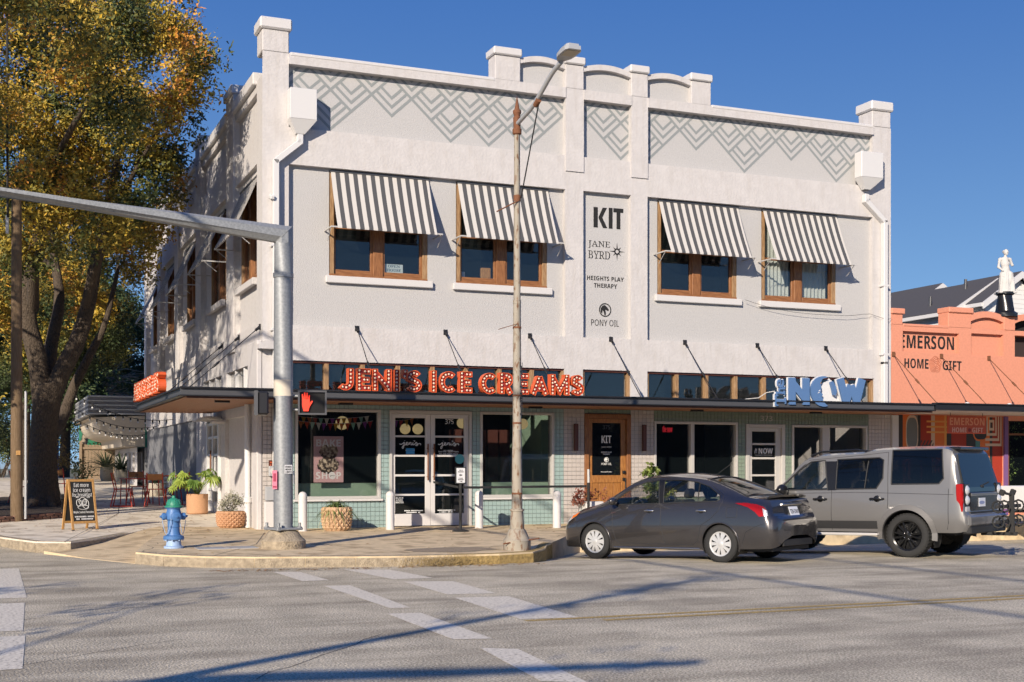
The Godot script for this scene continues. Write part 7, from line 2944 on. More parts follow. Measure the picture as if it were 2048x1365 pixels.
func make_sedan():
	var C := thing("sedan", "dark grey four door saloon car with silver wheel covers parked nose to the shops", "car")
	var b := body([
		[-0.012, 0.44, 0.25, 0.52, 0.30, 0.58, 0.28, 0.60, 0.22, 0.61], [0.0, 0.36, 0.50, 0.52, 0.60, 0.65, 0.56, 0.68, 0.48, 0.69], [0.03, 0.28, 0.63, 0.52, 0.73, 0.70, 0.68, 0.735, 0.62, 0.745], [0.09, 0.25, 0.70, 0.52, 0.78, 0.745, 0.735, 0.79, 0.68, 0.80],
		[0.13, 0.24, 0.73, 0.54, 0.80, 0.82, 0.74, 0.93, 0.66, 0.945], [0.19, 0.24, 0.76, 0.56, 0.815, 0.93, 0.755, 1.035, 0.65, 1.06], [0.30, 0.235, 0.775, 0.57, 0.828, 0.975, 0.765, 1.05, 0.66, 1.075], [0.52, 0.23, 0.79, 0.58, 0.838, 0.99, 0.775, 1.07, 0.665, 1.09], [0.85, 0.22, 0.80, 0.58, 0.845, 0.995, 0.785, 1.195, 0.635, 1.235], [1.20, 0.21, 0.80, 0.58, 0.848, 0.99, 0.79, 1.325, 0.60, 1.375],
		[1.45, 0.20, 0.80, 0.58, 0.848, 0.98, 0.79, 1.39, 0.585, 1.447], [2.10, 0.19, 0.80, 0.57, 0.848, 0.96, 0.79, 1.44, 0.585, 1.512], [2.55, 0.19, 0.80, 0.57, 0.848, 0.945, 0.79, 1.42, 0.585, 1.492], [2.85, 0.19, 0.80, 0.57, 0.848, 0.938, 0.788, 1.345, 0.60, 1.42], [3.20, 0.19, 0.80, 0.56, 0.846, 0.93, 0.782, 1.165, 0.64, 1.23],
		[3.48, 0.19, 0.80, 0.56, 0.843, 0.915, 0.775, 1.01, 0.68, 1.06], [3.62, 0.19, 0.795, 0.56, 0.84, 0.90, 0.77, 0.965, 0.68, 1.01], [4.00, 0.20, 0.78, 0.55, 0.825, 0.83, 0.745, 0.885, 0.62, 0.935], [4.25, 0.20, 0.74, 0.52, 0.775, 0.73, 0.69, 0.79, 0.55, 0.84], [4.38, 0.22, 0.66, 0.48, 0.68, 0.63, 0.60, 0.69, 0.48, 0.735], [4.44, 0.26, 0.50, 0.44, 0.53, 0.54, 0.46, 0.58, 0.38, 0.61], [4.455, 0.30, 0.42, 0.42, 0.45, 0.50, 0.40, 0.52, 0.32, 0.54]])
	var w1 := pv([3.33, 0.965, 3.02, 1.175, 2.82, 1.285, 2.62, 1.355, 2.34, 1.385, 2.24, 0.985])
	var w2 := pv([2.155, 0.99, 2.22, 1.385, 1.85, 1.385, 1.55, 1.345, 1.30, 1.265, 1.06, 1.12, 1.04, 1.045, 1.10, 1.02])
	var holes := [w1, w2, circle_hole(1.015, 0.31, 0.355), circle_hole(3.615, 0.31, 0.35)]
	var wind := pv([3.46, -0.62, 3.46, 0.62, 2.72, 0.50, 2.72, -0.50])
	var rear := pv([0.60, -0.60, 1.36, -0.50, 1.36, 0.50, 0.60, 0.60])
	car_shell(C, b, holes, [wind, rear], M.car_grey)
	for p in [["windscreen", wind], ["rear_window", rear]]:
		var s := S()
		top_patch(s, b, p[1], -0.004)
		obj(p[0], s, M.car_glass if p[0] == "windscreen" else M.car_tint, C, false)
		var tr_ := S()
		var v := []
		for i in 5:
			var a: Vector2 = p[1][i % 4]
			var c: Vector2 = p[1][(i + 1) % 4]
			for k in 8:
				var m := a.lerp(c, k / 8.0)
				v.append(Vector3(m.x, b.yt(m.x, m.y) + 0.002, m.y))
		tube(tr_, v, 0.011, 5)
		obj("seal", tr_, M.car_trim, C)
	for s in [-1.0, 1.0]:
		for p in [w1, w2]:
			var g := S()
			side_patch(g, b, p, s, -0.006)
			obj("window", g, M.car_glass, C, false)
			var f := S()
			var pts := []
			for v in p: pts.append(v)
			pts.append(p[0])
			side_line(f, b, pts, s, 0.0, 0.010)
			obj("window_trim", f, M.car_trim, C)
		var pil := S()
		side_patch(pil, b, pv([2.25, 0.99, 2.345, 1.39, 2.21, 1.39, 2.15, 0.99]), s, 0.004)
		obj("door_pillar", pil, M.car_black, C, false)
		var qd := S()
		side_line(qd, b, [Vector2(1.46, 1.03), Vector2(1.50, 1.33)], s, 0.003, 0.010)
		obj("window_bar", qd, M.car_trim, C)
		# shut lines
		var gl := S()
		side_line(gl, b, [Vector2(3.30, 0.92), Vector2(3.22, 0.80), Vector2(3.20, 0.55), Vector2(3.14, 0.34), Vector2(3.08, 0.295), Vector2(1.55, 0.285), Vector2(1.45, 0.36), Vector2(1.37, 0.62), Vector2(1.20, 0.72), Vector2(1.05, 0.86), Vector2(0.98, 1.02), Vector2(1.0, 1.12), Vector2(1.25, 1.29)], s, -0.001, 0.005)
		side_line(gl, b, [Vector2(2.20, 0.98), Vector2(2.18, 0.6), Vector2(2.10, 0.29)], s, -0.001, 0.005)
		side_line(gl, b, [Vector2(0.88, 0.92), Vector2(0.70, 0.92), Vector2(0.69, 0.91), Vector2(0.69, 0.76), Vector2(0.70, 0.75), Vector2(0.88, 0.75), Vector2(0.89, 0.76), Vector2(0.89, 0.91), Vector2(0.88, 0.92)], s, -0.001, 0.004)
		side_line(gl, b, [Vector2(0.62, 0.28), Vector2(0.52, 0.52), Vector2(0.30, 0.62), Vector2(0.15, 0.66)], s, -0.001, 0.004)
		side_line(gl, b, [Vector2(3.98, 0.52), Vector2(4.1, 0.68), Vector2(4.2, 0.72)], s, -0.001, 0.004)
		obj("shut_line", gl, M.car_trim, C)
		for x in [2.42, 1.36]:
			var h := S()
			var z: float = b.zs(x, 0.855) * s
			ball(h, Vector3(x + 0.02, 0.855, z), 0.05, 10, 0.7)
			obj("handle_cup", h, M.car_trim, C)
			var h2 := S()
			tube(h2, [Vector3(x - 0.08, 0.86, z + s * 0.012), Vector3(x, 0.866, z + s * 0.045), Vector3(x + 0.1, 0.86, z + s * 0.012)], 0.016, 8)
			obj("handle", h2, M.chrome, C)
		var lp := S()
		side_patch(lp, b, pv([0.74, 0.985, 0.55, 0.99, 0.34, 0.965, 0.22, 0.925, 0.165, 0.86, 0.145, 0.775, 0.28, 0.765, 0.36, 0.84, 0.5, 0.92]), s, 0.007, 0.04)
		obj("tail_light", lp, M.lamp_red, C, false)
		var lc := S()
		side_patch(lc, b, pv([0.235, 0.90, 0.165, 0.86, 0.145, 0.775, 0.20, 0.77]), s, 0.013, 0.03)
		obj("reversing_light", lc, M.lamp_clear, C, false)
		var hl := S()
		side_patch(hl, b, pv([4.02, 0.83, 4.10, 0.74, 4.32, 0.62, 4.36, 0.66, 4.24, 0.76]), s, 0.006, 0.04)
		obj("headlight", hl, M.lamp_clear, C, false)
		var am := S()
		side_patch(am, b, pv([3.98, 0.835, 4.06, 0.755, 4.2, 0.70, 4.16, 0.76]), s, 0.009, 0.04)
		obj("side_marker", am, M.lamp_amber, C, false)
		var mi := S()
		ball(mi, Vector3(0, 0, 0), 0.1, 14, 0.72)
		var mo = obj("mirror", mi, M.car_grey, C)
		mo.position = Vector3(3.12, 1.03, s * 0.93)
		mo.scale = Vector3(0.7, 1, 1.05)
		var ms := S()
		beam(ms, Vector3(3.16, 0.98, s * 0.77), Vector3(3.14, 1.0, s * 0.90), 0.05, 0.04)
		obj("mirror_arm", ms, M.car_trim, C)
		var sk := S()
		side_line(sk, b, [Vector2(1.42, 0.225), Vector2(3.2, 0.215)], s, 0.002, 0.012)
		obj("sill_trim", sk, M.chrome, C)
	# tail: spoiler, plate, badge bar, bumper recess
	var sp := S()
	for k in 10:
		var z0 := -0.66 + k * 0.132
		var z1 := z0 + 0.132
		flat(sp)
		var y := func(z): return 1.115 - 0.03 * pow(absf(z) / 0.66, 3.0)
		var xa := func(z): return 0.10 + 0.10 * pow(absf(z) / 0.66, 2.0)
		var a := [Vector3(xa.call(z0), y.call(z0), z0), Vector3(xa.call(z1), y.call(z1), z1), Vector3(0.34, 1.085, z1), Vector3(0.34, 1.085, z0)]
		q(sp, a[0], a[1], a[2], a[3], Vector3.UP)
		q(sp, a[0], a[1], a[1] - Vector3(-0.02, 0.035, 0), a[0] - Vector3(-0.02, 0.035, 0), Vector3(-1, 0, 0))
		q(sp, a[0] - Vector3(-0.02, 0.035, 0), a[1] - Vector3(-0.02, 0.035, 0), a[2] - Vector3(0, 0.03, 0), a[3] - Vector3(0, 0.03, 0), Vector3.DOWN)
	obj("spoiler", sp, M.car_grey, C)
	var tilt := Basis(Vector3(0, 0, 1), -0.33)
	var rec := S()
	box(rec, Vector3(0.108, 0.845, 0), Vector3(0.02, 0.19, 0.62), tilt, 0.008)
	obj("plate_recess", rec, M.car_black, C)
	var bar := S()
	box(bar, Vector3(0.128, 0.955, 0), Vector3(0.05, 0.05, 0.66), tilt, 0.012)
	obj("badge_bar", bar, M.chrome, C)
	var pf := Transform3D(tilt * Basis(Vector3(0, 0, 1), Vector3.UP, Vector3(-1, 0, 0)), Vector3(0.088, 0.84, 0))
	var pl := S()
	prism(pl, rect(-0.152, -0.075, 0.152, 0.075), 0.0, 0.006, pf)
	var po = obj("number_plate", pl, M.plate, C)
	text("TZH-3141", "sansbold", 0.27, 0.075, 0.002, pf * at(0, -0.008, 0.007), "lettering", M.black_paint, po)
	var em := S()
	prism(em, disc(0, 0.12, 0.045, 0.038, 18), 0.0, 0.01, pf, [disc(0, 0.12, 0.033, 0.026, 18)])
	prism(em, rect(-0.05, 0.112, 0.05, 0.128), 0.002, 0.011, pf)
	obj("badge", em, M.chrome, C)
	text("VERSA", "sansbold", 0.2, 0.03, 0.004, pf * at(-0.46, 0.1, -0.015), "lettering", M.chrome, C)
	var bl := S()
	bx(bl, 0.012, 0.05, 0.27, 0.38, -0.5, 0.5, 0.01)
	obj("bumper_recess", bl, M.car_trim, C)
	var an := S()
	tube(an, [Vector3(1.55, 1.47, 0.0), Vector3(1.25, 1.66, 0.0)], 0.006, 5)
	obj("aerial", an, M.rubber, C)
	common_car(C, b, [1.015, 3.615], 0.31, 0.355, 4.4, 0.19, M.car_grey)
	for x in [1.015, 3.615]:
		for s in [-1.0, 1.0]:
			wheel(C, Vector3(x, 0.31, s * 0.735), 0.312, 0.19, 0.205, s, "cover")
	cabin(C, [[2.15, 0.38], [2.15, -0.38], [1.35, 0.38], [1.35, -0.38]], 0.55, 0.62, 3.05, 0.86, -0.38)
	car_transform(C, Vector3(5.214, 0.0, 8.978), Vector3(-0.455, -0.022, -0.89), 1.015, 0.83)

func common_car(C, b: Body, axles: Array, wy: float, ar: float, length: float, floor_y: float, paint: Material):
	for x in axles:
		arch_lip(C, b, x, wy, ar, 0.014, paint)
	var u := S()
	bx(u, 0.15, length - 0.2, floor_y, floor_y + 0.06, -0.62, 0.62)
	bx(u, 0.4, 1.0, floor_y - 0.02, floor_y + 0.15, -0.5, 0.5)
	obj("underside", u, M.car_trim, C)

func cabin(C, seats: Array, sy: float, sh: float, dash_x: float, dash_y: float, wz: float):
	for p in seats:
		var s := S()
		box(s, Vector3(p[0] + 0.1, sy - 0.1, p[1]), Vector3(0.5, 0.2, 0.48), Basis(), 0.06)
		box(s, Vector3(p[0] - 0.18, sy + 0.22, p[1]), Vector3(0.16, 0.56, 0.46), Basis(Vector3(0, 0, 1), 0.22), 0.06)
		box(s, Vector3(p[0] - 0.27, sy + 0.60, p[1]), Vector3(0.1, 0.17, 0.26), Basis(Vector3(0, 0, 1), 0.22), 0.04)
		obj("seat", s, M.seat, C)
	var d := S()
	bx(d, dash_x, dash_x + 0.55, dash_y - 0.3, dash_y + 0.06, -0.68, 0.68, 0.04)
	obj("dashboard", d, M.seat, C)
	var w := S()
	var pts := []
	for i in 21:
		var a := TAU * i / 20.0
		pts.append(Vector3(dash_x - 0.1 + sin(a) * 0.06, dash_y + 0.06 + sin(a) * 0.17, wz + cos(a) * 0.18))
	tube(w, pts, 0.016, 6, false)
	tube(w, [Vector3(dash_x - 0.1, dash_y + 0.06, wz - 0.17), Vector3(dash_x - 0.1, dash_y + 0.06, wz + 0.17)], 0.02, 6)
	obj("steering_wheel", w, M.rubber, C)

func make_suv():
	var C := thing("suv", "boxy metallic grey off-road estate car with black wheels and upright tail", "car")
	var b := body([
		[0.00, 0.50, 0.74, 0.60, 0.85, 0.70, 0.85, 0.73, 0.80, 0.74], [0.06, 0.46, 0.84, 0.62, 0.925, 0.76, 0.91, 0.79, 0.86, 0.80], [0.10, 0.46, 0.87, 0.66, 0.935, 1.05, 0.90, 1.08, 0.84, 1.10], [0.14, 0.45, 0.88, 0.70, 0.945, 1.18, 0.905, 1.24, 0.81, 1.26], [0.25, 0.44, 0.90, 0.72, 0.955, 1.20, 0.91, 1.74, 0.80, 1.78], [0.32, 0.44, 0.90, 0.72, 0.957, 1.20, 0.915, 1.86, 0.795, 1.90], [0.45, 0.44, 0.90, 0.72, 0.957, 1.20, 0.915, 1.90, 0.80, 1.95],
		[1.2, 0.44, 0.905, 0.72, 0.957, 1.19, 0.92, 1.91, 0.805, 1.96], [1.75, 0.44, 0.905, 0.72, 0.957, 1.185, 0.92, 1.89, 0.80, 1.945], [1.95, 0.44, 0.905, 0.72, 0.957, 1.18, 0.92, 1.85, 0.795, 1.90], [2.75, 0.44, 0.905, 0.72, 0.957, 1.17, 0.92, 1.82, 0.79, 1.875], [3.05, 0.44, 0.905, 0.72, 0.957, 1.165, 0.92, 1.76, 0.79, 1.825], [3.5, 0.44, 0.905, 0.72, 0.957, 1.15, 0.915, 1.36, 0.81, 1.42],
		[3.75, 0.44, 0.905, 0.72, 0.955, 1.13, 0.905, 1.18, 0.85, 1.21], [3.85, 0.44, 0.905, 0.72, 0.955, 1.10, 0.90, 1.15, 0.84, 1.18], [4.5, 0.45, 0.89, 0.72, 0.94, 1.05, 0.87, 1.10, 0.75, 1.14], [4.72, 0.48, 0.86, 0.70, 0.90, 0.98, 0.83, 1.03, 0.72, 1.06], [4.80, 0.50, 0.78, 0.68, 0.83, 0.90, 0.76, 0.94, 0.66, 0.97], [4.83, 0.52, 0.72, 0.66, 0.76, 0.84, 0.70, 0.87, 0.6, 0.89]])
	b.px = 5.0
	var w1 := pv([3.62, 1.205, 3.40, 1.39, 3.08, 1.64, 2.95, 1.72, 2.66, 1.74, 2.58, 1.205])
	var w2 := pv([2.42, 1.21, 2.42, 1.75, 1.60, 1.765, 1.52, 1.72, 1.52, 1.40, 1.64, 1.215])
	var w3 := pv([1.36, 1.29, 1.36, 1.89, 0.47, 1.885, 0.42, 1.38, 0.50, 1.29])
	var wy := 0.385
	var holes := [w1, w2, w3, circle_hole(1.085, wy, 0.455), circle_hole(3.97, wy, 0.455)]
	var wind := pv([3.70, -0.79, 3.70, 0.79, 3.02, 0.68, 3.02, -0.68])
	car_shell(C, b, holes, [wind], M.suv_grey)
	var ws := S()
	top_patch(ws, b, wind, -0.004)
	obj("windscreen", ws, M.car_glass, C, false)
	for s in [-1.0, 1.0]:
		var k := 0
		for p in [w1, w2, w3]:
			var g := S()
			side_patch(g, b, p, s, -0.004 if k < 2 else 0.003)
			obj("window", g, M.car_glass if k == 0 else M.car_tint, C, false)
			var f := S()
			var pts := []
			for v in p: pts.append(v)
			pts.append(p[0])
			side_line(f, b, pts, s, 0.0, 0.012)
			obj("window_trim", f, M.car_trim, C)
			k += 1
		var pil := S()
		side_patch(pil, b, pv([2.59, 1.19, 2.67, 1.72, 2.41, 1.72, 2.41, 1.19]), s, 0.005)
		side_patch(pil, b, pv([3.74, 1.17, 3.60, 1.205, 3.40, 1.40, 3.08, 1.66, 3.02, 1.70, 3.10, 1.66, 3.5, 1.32]), s, 0.005)
		obj("door_pillar", pil, M.car_black, C, false)
		var bar := S()
		side_line(bar, b, [Vector2(1.86, 1.22), Vector2(1.81, 1.71)], s, 0.003, 0.011)
		obj("window_bar", bar, M.car_trim, C)
		var gl := S()
		side_line(gl, b, [Vector2(3.60, 1.15), Vector2(3.58, 0.9), Vector2(3.50, 0.60), Vector2(3.42, 0.47)], s, -0.001, 0.006)
		side_line(gl, b, [Vector2(2.50, 1.72), Vector2(2.50, 1.18), Vector2(2.50, 0.47)], s, -0.001, 0.006)
		side_line(gl, b, [Vector2(1.44, 1.86), Vector2(1.42, 1.10), Vector2(1.42, 0.86)], s, -0.001, 0.006)
		side_line(gl, b, [Vector2(1.44, 1.86), Vector2(1.9, 1.82), Vector2(3.0, 1.75)], s, -0.001, 0.005)
		side_line(gl, b, [Vector2(3.60, 1.135), Vector2(2.0, 1.15), Vector2(0.24, 1.10)], s, -0.001, 0.004)
		side_line(gl, b, [Vector2(0.36, 0.5), Vector2(0.33, 0.62), Vector2(0.33, 1.0), Vector2(0.33, 1.2)], s, -0.001, 0.005)
		obj("shut_line", gl, M.car_trim, C)
		var lo := S()
		side_patch(lo, b, pv([3.45, 0.5, 3.45, 0.64, 1.62, 0.64, 1.62, 0.5]), s, 0.008)
		obj("side_moulding", lo, M.car_trim, C, false)
		var st := S()
		beam(st, Vector3(1.60, 0.40, s * 0.96), Vector3(3.42, 0.40, s * 0.96), 0.1, 0.05, 0.015)
		obj("side_step", st, M.alu, C)
		# wide arch mouldings
		for cx in [1.085, 3.97]:
			var am := S()
			for i in 26:
				var a0 := deg_to_rad(-8.0 + i * 7.6)
				var a1 := deg_to_rad(-8.0 + (i + 1) * 7.6)
				var v := []
				for e in [[a0, 0.455], [a1, 0.455], [a1, 0.545], [a0, 0.545]]:
					var x: float = cx + cos(e[0]) * e[1]
					var y: float = wy + sin(e[0]) * e[1]
					v.append(Vector3(x, y, s * (b.zs(x, maxf(y, 0.45)) + (0.03 if e[1] < 0.5 else 0.014))))
				flat(am)
				q(am, v[0], v[1], v[2], v[3], Vector3(0, 0, s))
				q(am, v[2], v[3], v[3] - Vector3(0, 0, s * 0.03), v[2] - Vector3(0, 0, s * 0.03), v[2] - Vector3(cx, wy, v[2].z))
				q(am, v[0], v[1], v[1] - Vector3(0, 0, s * 0.05), v[0] - Vector3(0, 0, s * 0.05), Vector3(cx, wy, v[0].z) - v[0])
			obj("arch_moulding", am, mat(0.16, 0.155, 0.15, 0.5, 0.3), C)
		for x in [2.72, 1.62]:
			var h := S()
			var z: float = b.zs(x, 1.02) * s
			lathe(h, [Vector2(0.0, 0.0), Vector2(0.065, 0.0), Vector2(0.055, 0.006), Vector2(0, 0.006)], 16, Transform3D(Basis(Vector3.RIGHT, PI / 2 * s), Vector3(x, 1.03, z)))
			tube(h, [Vector3(x - 0.13, 1.03, z + s * 0.01), Vector3(x - 0.1, 1.035, z + s * 0.045), Vector3(x + 0.11, 1.035, z + s * 0.045), Vector3(x + 0.13, 1.03, z + s * 0.01)], 0.018, 8)
			obj("handle", h, M.car_black, C)
		var mi := S()
		ball(mi, Vector3.ZERO, 0.15, 14, 0.8)
		var mo = obj("mirror", mi, M.car_black, C)
		mo.position = Vector3(3.42, 1.20, s * 1.08)
		mo.scale = Vector3(0.65, 0.95, 1.0)
		var ms := S()
		beam(ms, Vector3(3.44, 1.15, s * 0.88), Vector3(3.42, 1.16, s * 1.0), 0.07, 0.05)
		obj("mirror_arm", ms, M.car_black, C)
		# tail lamps
		var tl := S()
		bx(tl, 0.085, 0.20, 0.80, 1.28, s * 0.865, s * 0.935, 0.012)
		obj("tail_light", tl, M.lamp_red, C)
		var tb := S()
		box(tb, Vector3(0.115, 1.03, s * 0.755), Vector3(0.09, 0.52, 0.23), Basis(), 0.012)
		obj("lamp_cluster", tb, M.car_black, C)
		for e in [[1.17, 0.085], [1.0, 0.085]]:
			var c := S()
			lathe(c, [Vector2(0.0, 0.03), Vector2(0.05, 0.028), Vector2(e[1], 0.0), Vector2(e[1], -0.03)], 18, Transform3D(Basis(Vector3(0, 0, 1), PI / 2), Vector3(0.068, e[0], s * 0.755)))
			obj("round_lamp", c, M.lamp_clear, C)
		var c2 := S()
		box(c2, Vector3(0.064, 0.845, s * 0.77), Vector3(0.02, 0.09, 0.17), Basis(), 0.008)
		obj("reversing_light", c2, M.lamp_clear, C)
		var rr := S()
		tube(rr, [Vector3(1.9, 1.89, s * 0.70), Vector3(2.1, 1.92, s * 0.70), Vector3(2.8, 1.90, s * 0.70), Vector3(3.0, 1.83, s * 0.71)], 0.022, 6)
		obj("roof_rail", rr, M.car_black, C)
	# tailgate: dark glass, stepped lower edge, plate, handle strip, bumper
	var tg := S()
	flat(tg)
	var tp := func(y: float) -> float:
		return lerpf(0.125, 0.285, clampf((y - 1.2) / 0.6, 0, 1))
	var ys := [1.14, 1.22, 1.4, 1.62, 1.81]
	var wz := [0.66, 0.82, 0.80, 0.76, 0.70]
	for i in 4:
		var a = Vector3(tp.call(ys[i]) - 0.045, ys[i], -wz[i])
		var c = Vector3(tp.call(ys[i + 1]) - 0.045, ys[i + 1], -wz[i + 1])
		q(tg, a, Vector3(a.x, a.y, wz[i]), Vector3(c.x, c.y, wz[i + 1]), c, Vector3(-1, 0.2, 0))
	obj("rear_window", tg, M.car_tint, C)
	var tl2 := S()
	bx(tl2, 0.06, 0.12, 0.80, 1.13, -0.63, 0.63, 0.01)
	obj("tailgate_panel", tl2, M.car_black, C)
	var ts := S()
	bx(ts, 0.045, 0.065, 1.07, 1.12, -0.62, 0.62, 0.006)
	obj("handle_strip", ts, M.suv_grey, C)
	var pf := Transform3D(Basis(Vector3(0, 0, 1), Vector3.UP, Vector3(-1, 0, 0)), Vector3(0.054, 0.955, -0.12))
	var pl := S()
	prism(pl, rect(-0.152, -0.075, 0.152, 0.075), 0.0, 0.006, pf)
	obj("number_plate", pl, M.plate, C)
	var le := S()
	prism(le, disc(0.0, 0.0, 0.13, 0.03, 12), 0.0, 0.002, pf * at(-0.02, -0.005, 0.0065))
	obj("plate_print", le, mat(0.25, 0.3, 0.5, 0.6), C)
	var bu := S()
	bx(bu, -0.03, 0.1, 0.55, 0.74, -0.88, 0.88, 0.03)
	obj("bumper", bu, M.suv_grey, C)
	var bb := S()
	bx(bb, -0.02, 0.14, 0.42, 0.55, -0.84, 0.84, 0.02)
	bx(bb, 0.03, 0.06, 0.74, 0.80, -0.70, 0.70, 0.006)
	obj("bumper_apron", bb, M.car_trim, C)
	var sp := S()
	bx(sp, 0.20, 0.46, 1.87, 1.925, -0.68, 0.68, 0.015)
	obj("spoiler", sp, M.car_black, C)
	var wi := S()
	tube(wi, [Vector3(0.10, 1.24, -0.05), Vector3(0.10, 1.30, 0.35)], 0.012, 5)
	box(wi, Vector3(0.10, 1.23, 0.0), Vector3(0.05, 0.05, 0.12), Basis(), 0.01)
	obj("wiper", wi, M.rubber, C)
	common_car(C, b, [1.085, 3.97], wy, 0.455, 4.8, 0.40, M.car_trim)
	for x in [1.085, 3.97]:
		for s in [-1.0, 1.0]:
			wheel(C, Vector3(x, wy, s * 0.80), 0.388, 0.255, 0.265, s, "spokes")
	cabin(C, [[2.75, 0.42], [2.75, -0.42], [1.75, 0.42], [1.75, -0.42]], 0.85, 0.62, 3.25, 1.12, -0.42)
	car_transform(C, Vector3(8.854, 0.0, 9.244), Vector3(-0.455, -0.02, -0.89), 1.085, 0.93)
	# cycle rack carried on the tow bar
	var K := thing("cycle_rack", "folded black cycle rack on the tow bar of the off-road car", "cycle rack")
	var parts := S()
	beam(parts, Vector3(0.12, 0.40, 0), Vector3(-0.5, 0.40, 0), 0.06, 0.06, 0.006)
	obj("tow_bar", parts, M.rubber, K)
	var up := S()
	beam(up, Vector3(-0.42, 0.38, 0), Vector3(-0.42, 1.12, 0), 0.06, 0.08, 0.01)
	beam(up, Vector3(-0.30, 0.40, 0.05), Vector3(-0.42, 0.62, 0.05), 0.04, 0.05, 0.006)
	obj("mast", up, M.rubber, K)
	for y in [0.62, 0.88]:
		var t := S()
		beam(t, Vector3(-0.36, y, -0.55), Vector3(-0.36, y, 0.55), 0.07, 0.06, 0.01)
		obj("tray", t, M.rubber, K)
		for z in [-0.5, -0.2, 0.22, 0.5]:
			var h := S()
			var pts := []
			for i in 9:
				var a := TAU * i / 8.0
				pts.append(Vector3(-0.36 + cos(a) * 0.10, y + sin(a) * 0.10, z))
			tube(h, pts, 0.018, 5)
			obj("wheel_hoop", h, M.rubber, K)
	var cl := S()
	for z in [-0.12, 0.12]:
		beam(cl, Vector3(-0.42, 1.08, 0), Vector3(-0.35, 1.12, z * 2.2), 0.04, 0.04, 0.006)
		box(cl, Vector3(-0.35, 1.12, z * 2.2), Vector3(0.09, 0.1, 0.07), Basis(Vector3(0, 0, 1), 0.4), 0.012)
	obj("clamp", cl, M.rubber, K)
	for z in [-0.1, 0.1]:
		var bo := S()
		lathe(bo, [Vector2(0, -0.02), Vector2(0.03, -0.02), Vector2(0.03, 0.02), Vector2(0, 0.02)], 8, Transform3D(Basis(Vector3.RIGHT, PI / 2), Vector3(-0.42, 0.7 + z, 0.05)))
		obj("bolt", bo, M.chrome, K)
	K.transform = C.transform

# ---------- things on the pavement ----------
func diamond_pot(n: String, label: String, p: Vector3, r: float, h: float, m: Material, group: String) -> Node3D:
	var P := thing(n, label, "planter", p, 0.0, group)
	var st := S()
	flat(st)
	var cols := 18
	var rows := 4
	var prof := func(v: float) -> float:
		return r * (0.86 + 0.14 * sin(clampf(v * 1.25, 0, 1) * PI * 0.62) - 0.10 * pow(maxf(0.0, 0.22 - v) / 0.22, 2.0))
	var pt := func(u: float, v: float, push: float) -> Vector3:
		var a := TAU * u / cols
		var rr: float = prof.call(v) + push
		return Vector3(cos(a) * rr, h * v, sin(a) * rr)
	for j in rows:
		for i in cols:
			for half in 2:
				# each diamond is four faces rising to its middle
				var u0 := i + 0.5 * half
				var v0 := (j + 0.5 * half) / rows
				var dv := 0.5 / rows
				var cv := v0 + dv
				if cv > 0.99:
					continue
				var c: Vector3 = pt.call(u0 + 0.5, cv, 0.032)
				var e := [pt.call(u0, cv, -0.004), pt.call(u0 + 0.5, minf(1.0, cv + dv), -0.004), pt.call(u0 + 1.0, cv, -0.004), pt.call(u0 + 0.5, cv - dv, -0.004)]
				for k in 4:
					tri3(st, c, e[k], e[(k + 1) % 4], c * Vector3(1, 0, 1))
	obj("pot", st, m, P)
	var core := S()
	var cp := [Vector2(0, 0.0)]
	for i in 9:
		cp.append(Vector2(prof.call(i / 8.0) - 0.006, h * i / 8.0))
	cp.append(Vector2(prof.call(1.0) - 0.05, h))
	cp.append(Vector2(prof.call(1.0) - 0.05, h - 0.06))
	lathe(core, cp, 28)
	obj("rim", core, m, P)
	var so := S()
	lathe(so, [Vector2(prof.call(1.0) - 0.05, h - 0.05), Vector2(0, h - 0.03)], 20)
	obj("soil", so, M.soil, P)
	return P

func blade_plant(parent, p: Vector3, n: int, l: float, w: float, c: Color, c2: Color, droop: float, sd: int, nme := "leaf"):
	var r := RandomNumberGenerator.new()
	r.seed = sd
	var ma := mat(c.r, c.g, c.b, 0.55)
	var mb := mat(c2.r, c2.g, c2.b, 0.6)
	for i in n:
		var st := S()
		var a := r.randf() * TAU
		var up := r.randf_range(0.25, 1.0)
		var d := Vector3(cos(a), 0, sin(a))
		var s := d.cross(Vector3.UP)
		var ll := l * r.randf_range(0.7, 1.15)
		var pts := []
		for k in 6:
			var t := k / 5.0
			pts.append(p + d * (t * ll * (1.15 - up * 0.75)) + Vector3.UP * (ll * (up * t - droop * t * t)))
		st.set_smooth_group(2)
		for k in 5:
			var w0 := w * (1.0 - pow(k / 5.0, 2.0)) + 0.001
			var w1 := w * (1.0 - pow((k + 1) / 5.0, 2.0)) + 0.001
			var mid := Vector3.UP * w * 0.3
			q(st, pts[k] - s * w0 + mid, pts[k], pts[k + 1], pts[k + 1] - s * w1 + mid, Vector3.UP + d * 0.2)
			q(st, pts[k], pts[k] + s * w0 + mid, pts[k + 1] + s * w1 + mid, pts[k + 1], Vector3.UP + d * 0.2)
		obj(nme, st, ma if r.randf() < 0.7 else mb, parent)

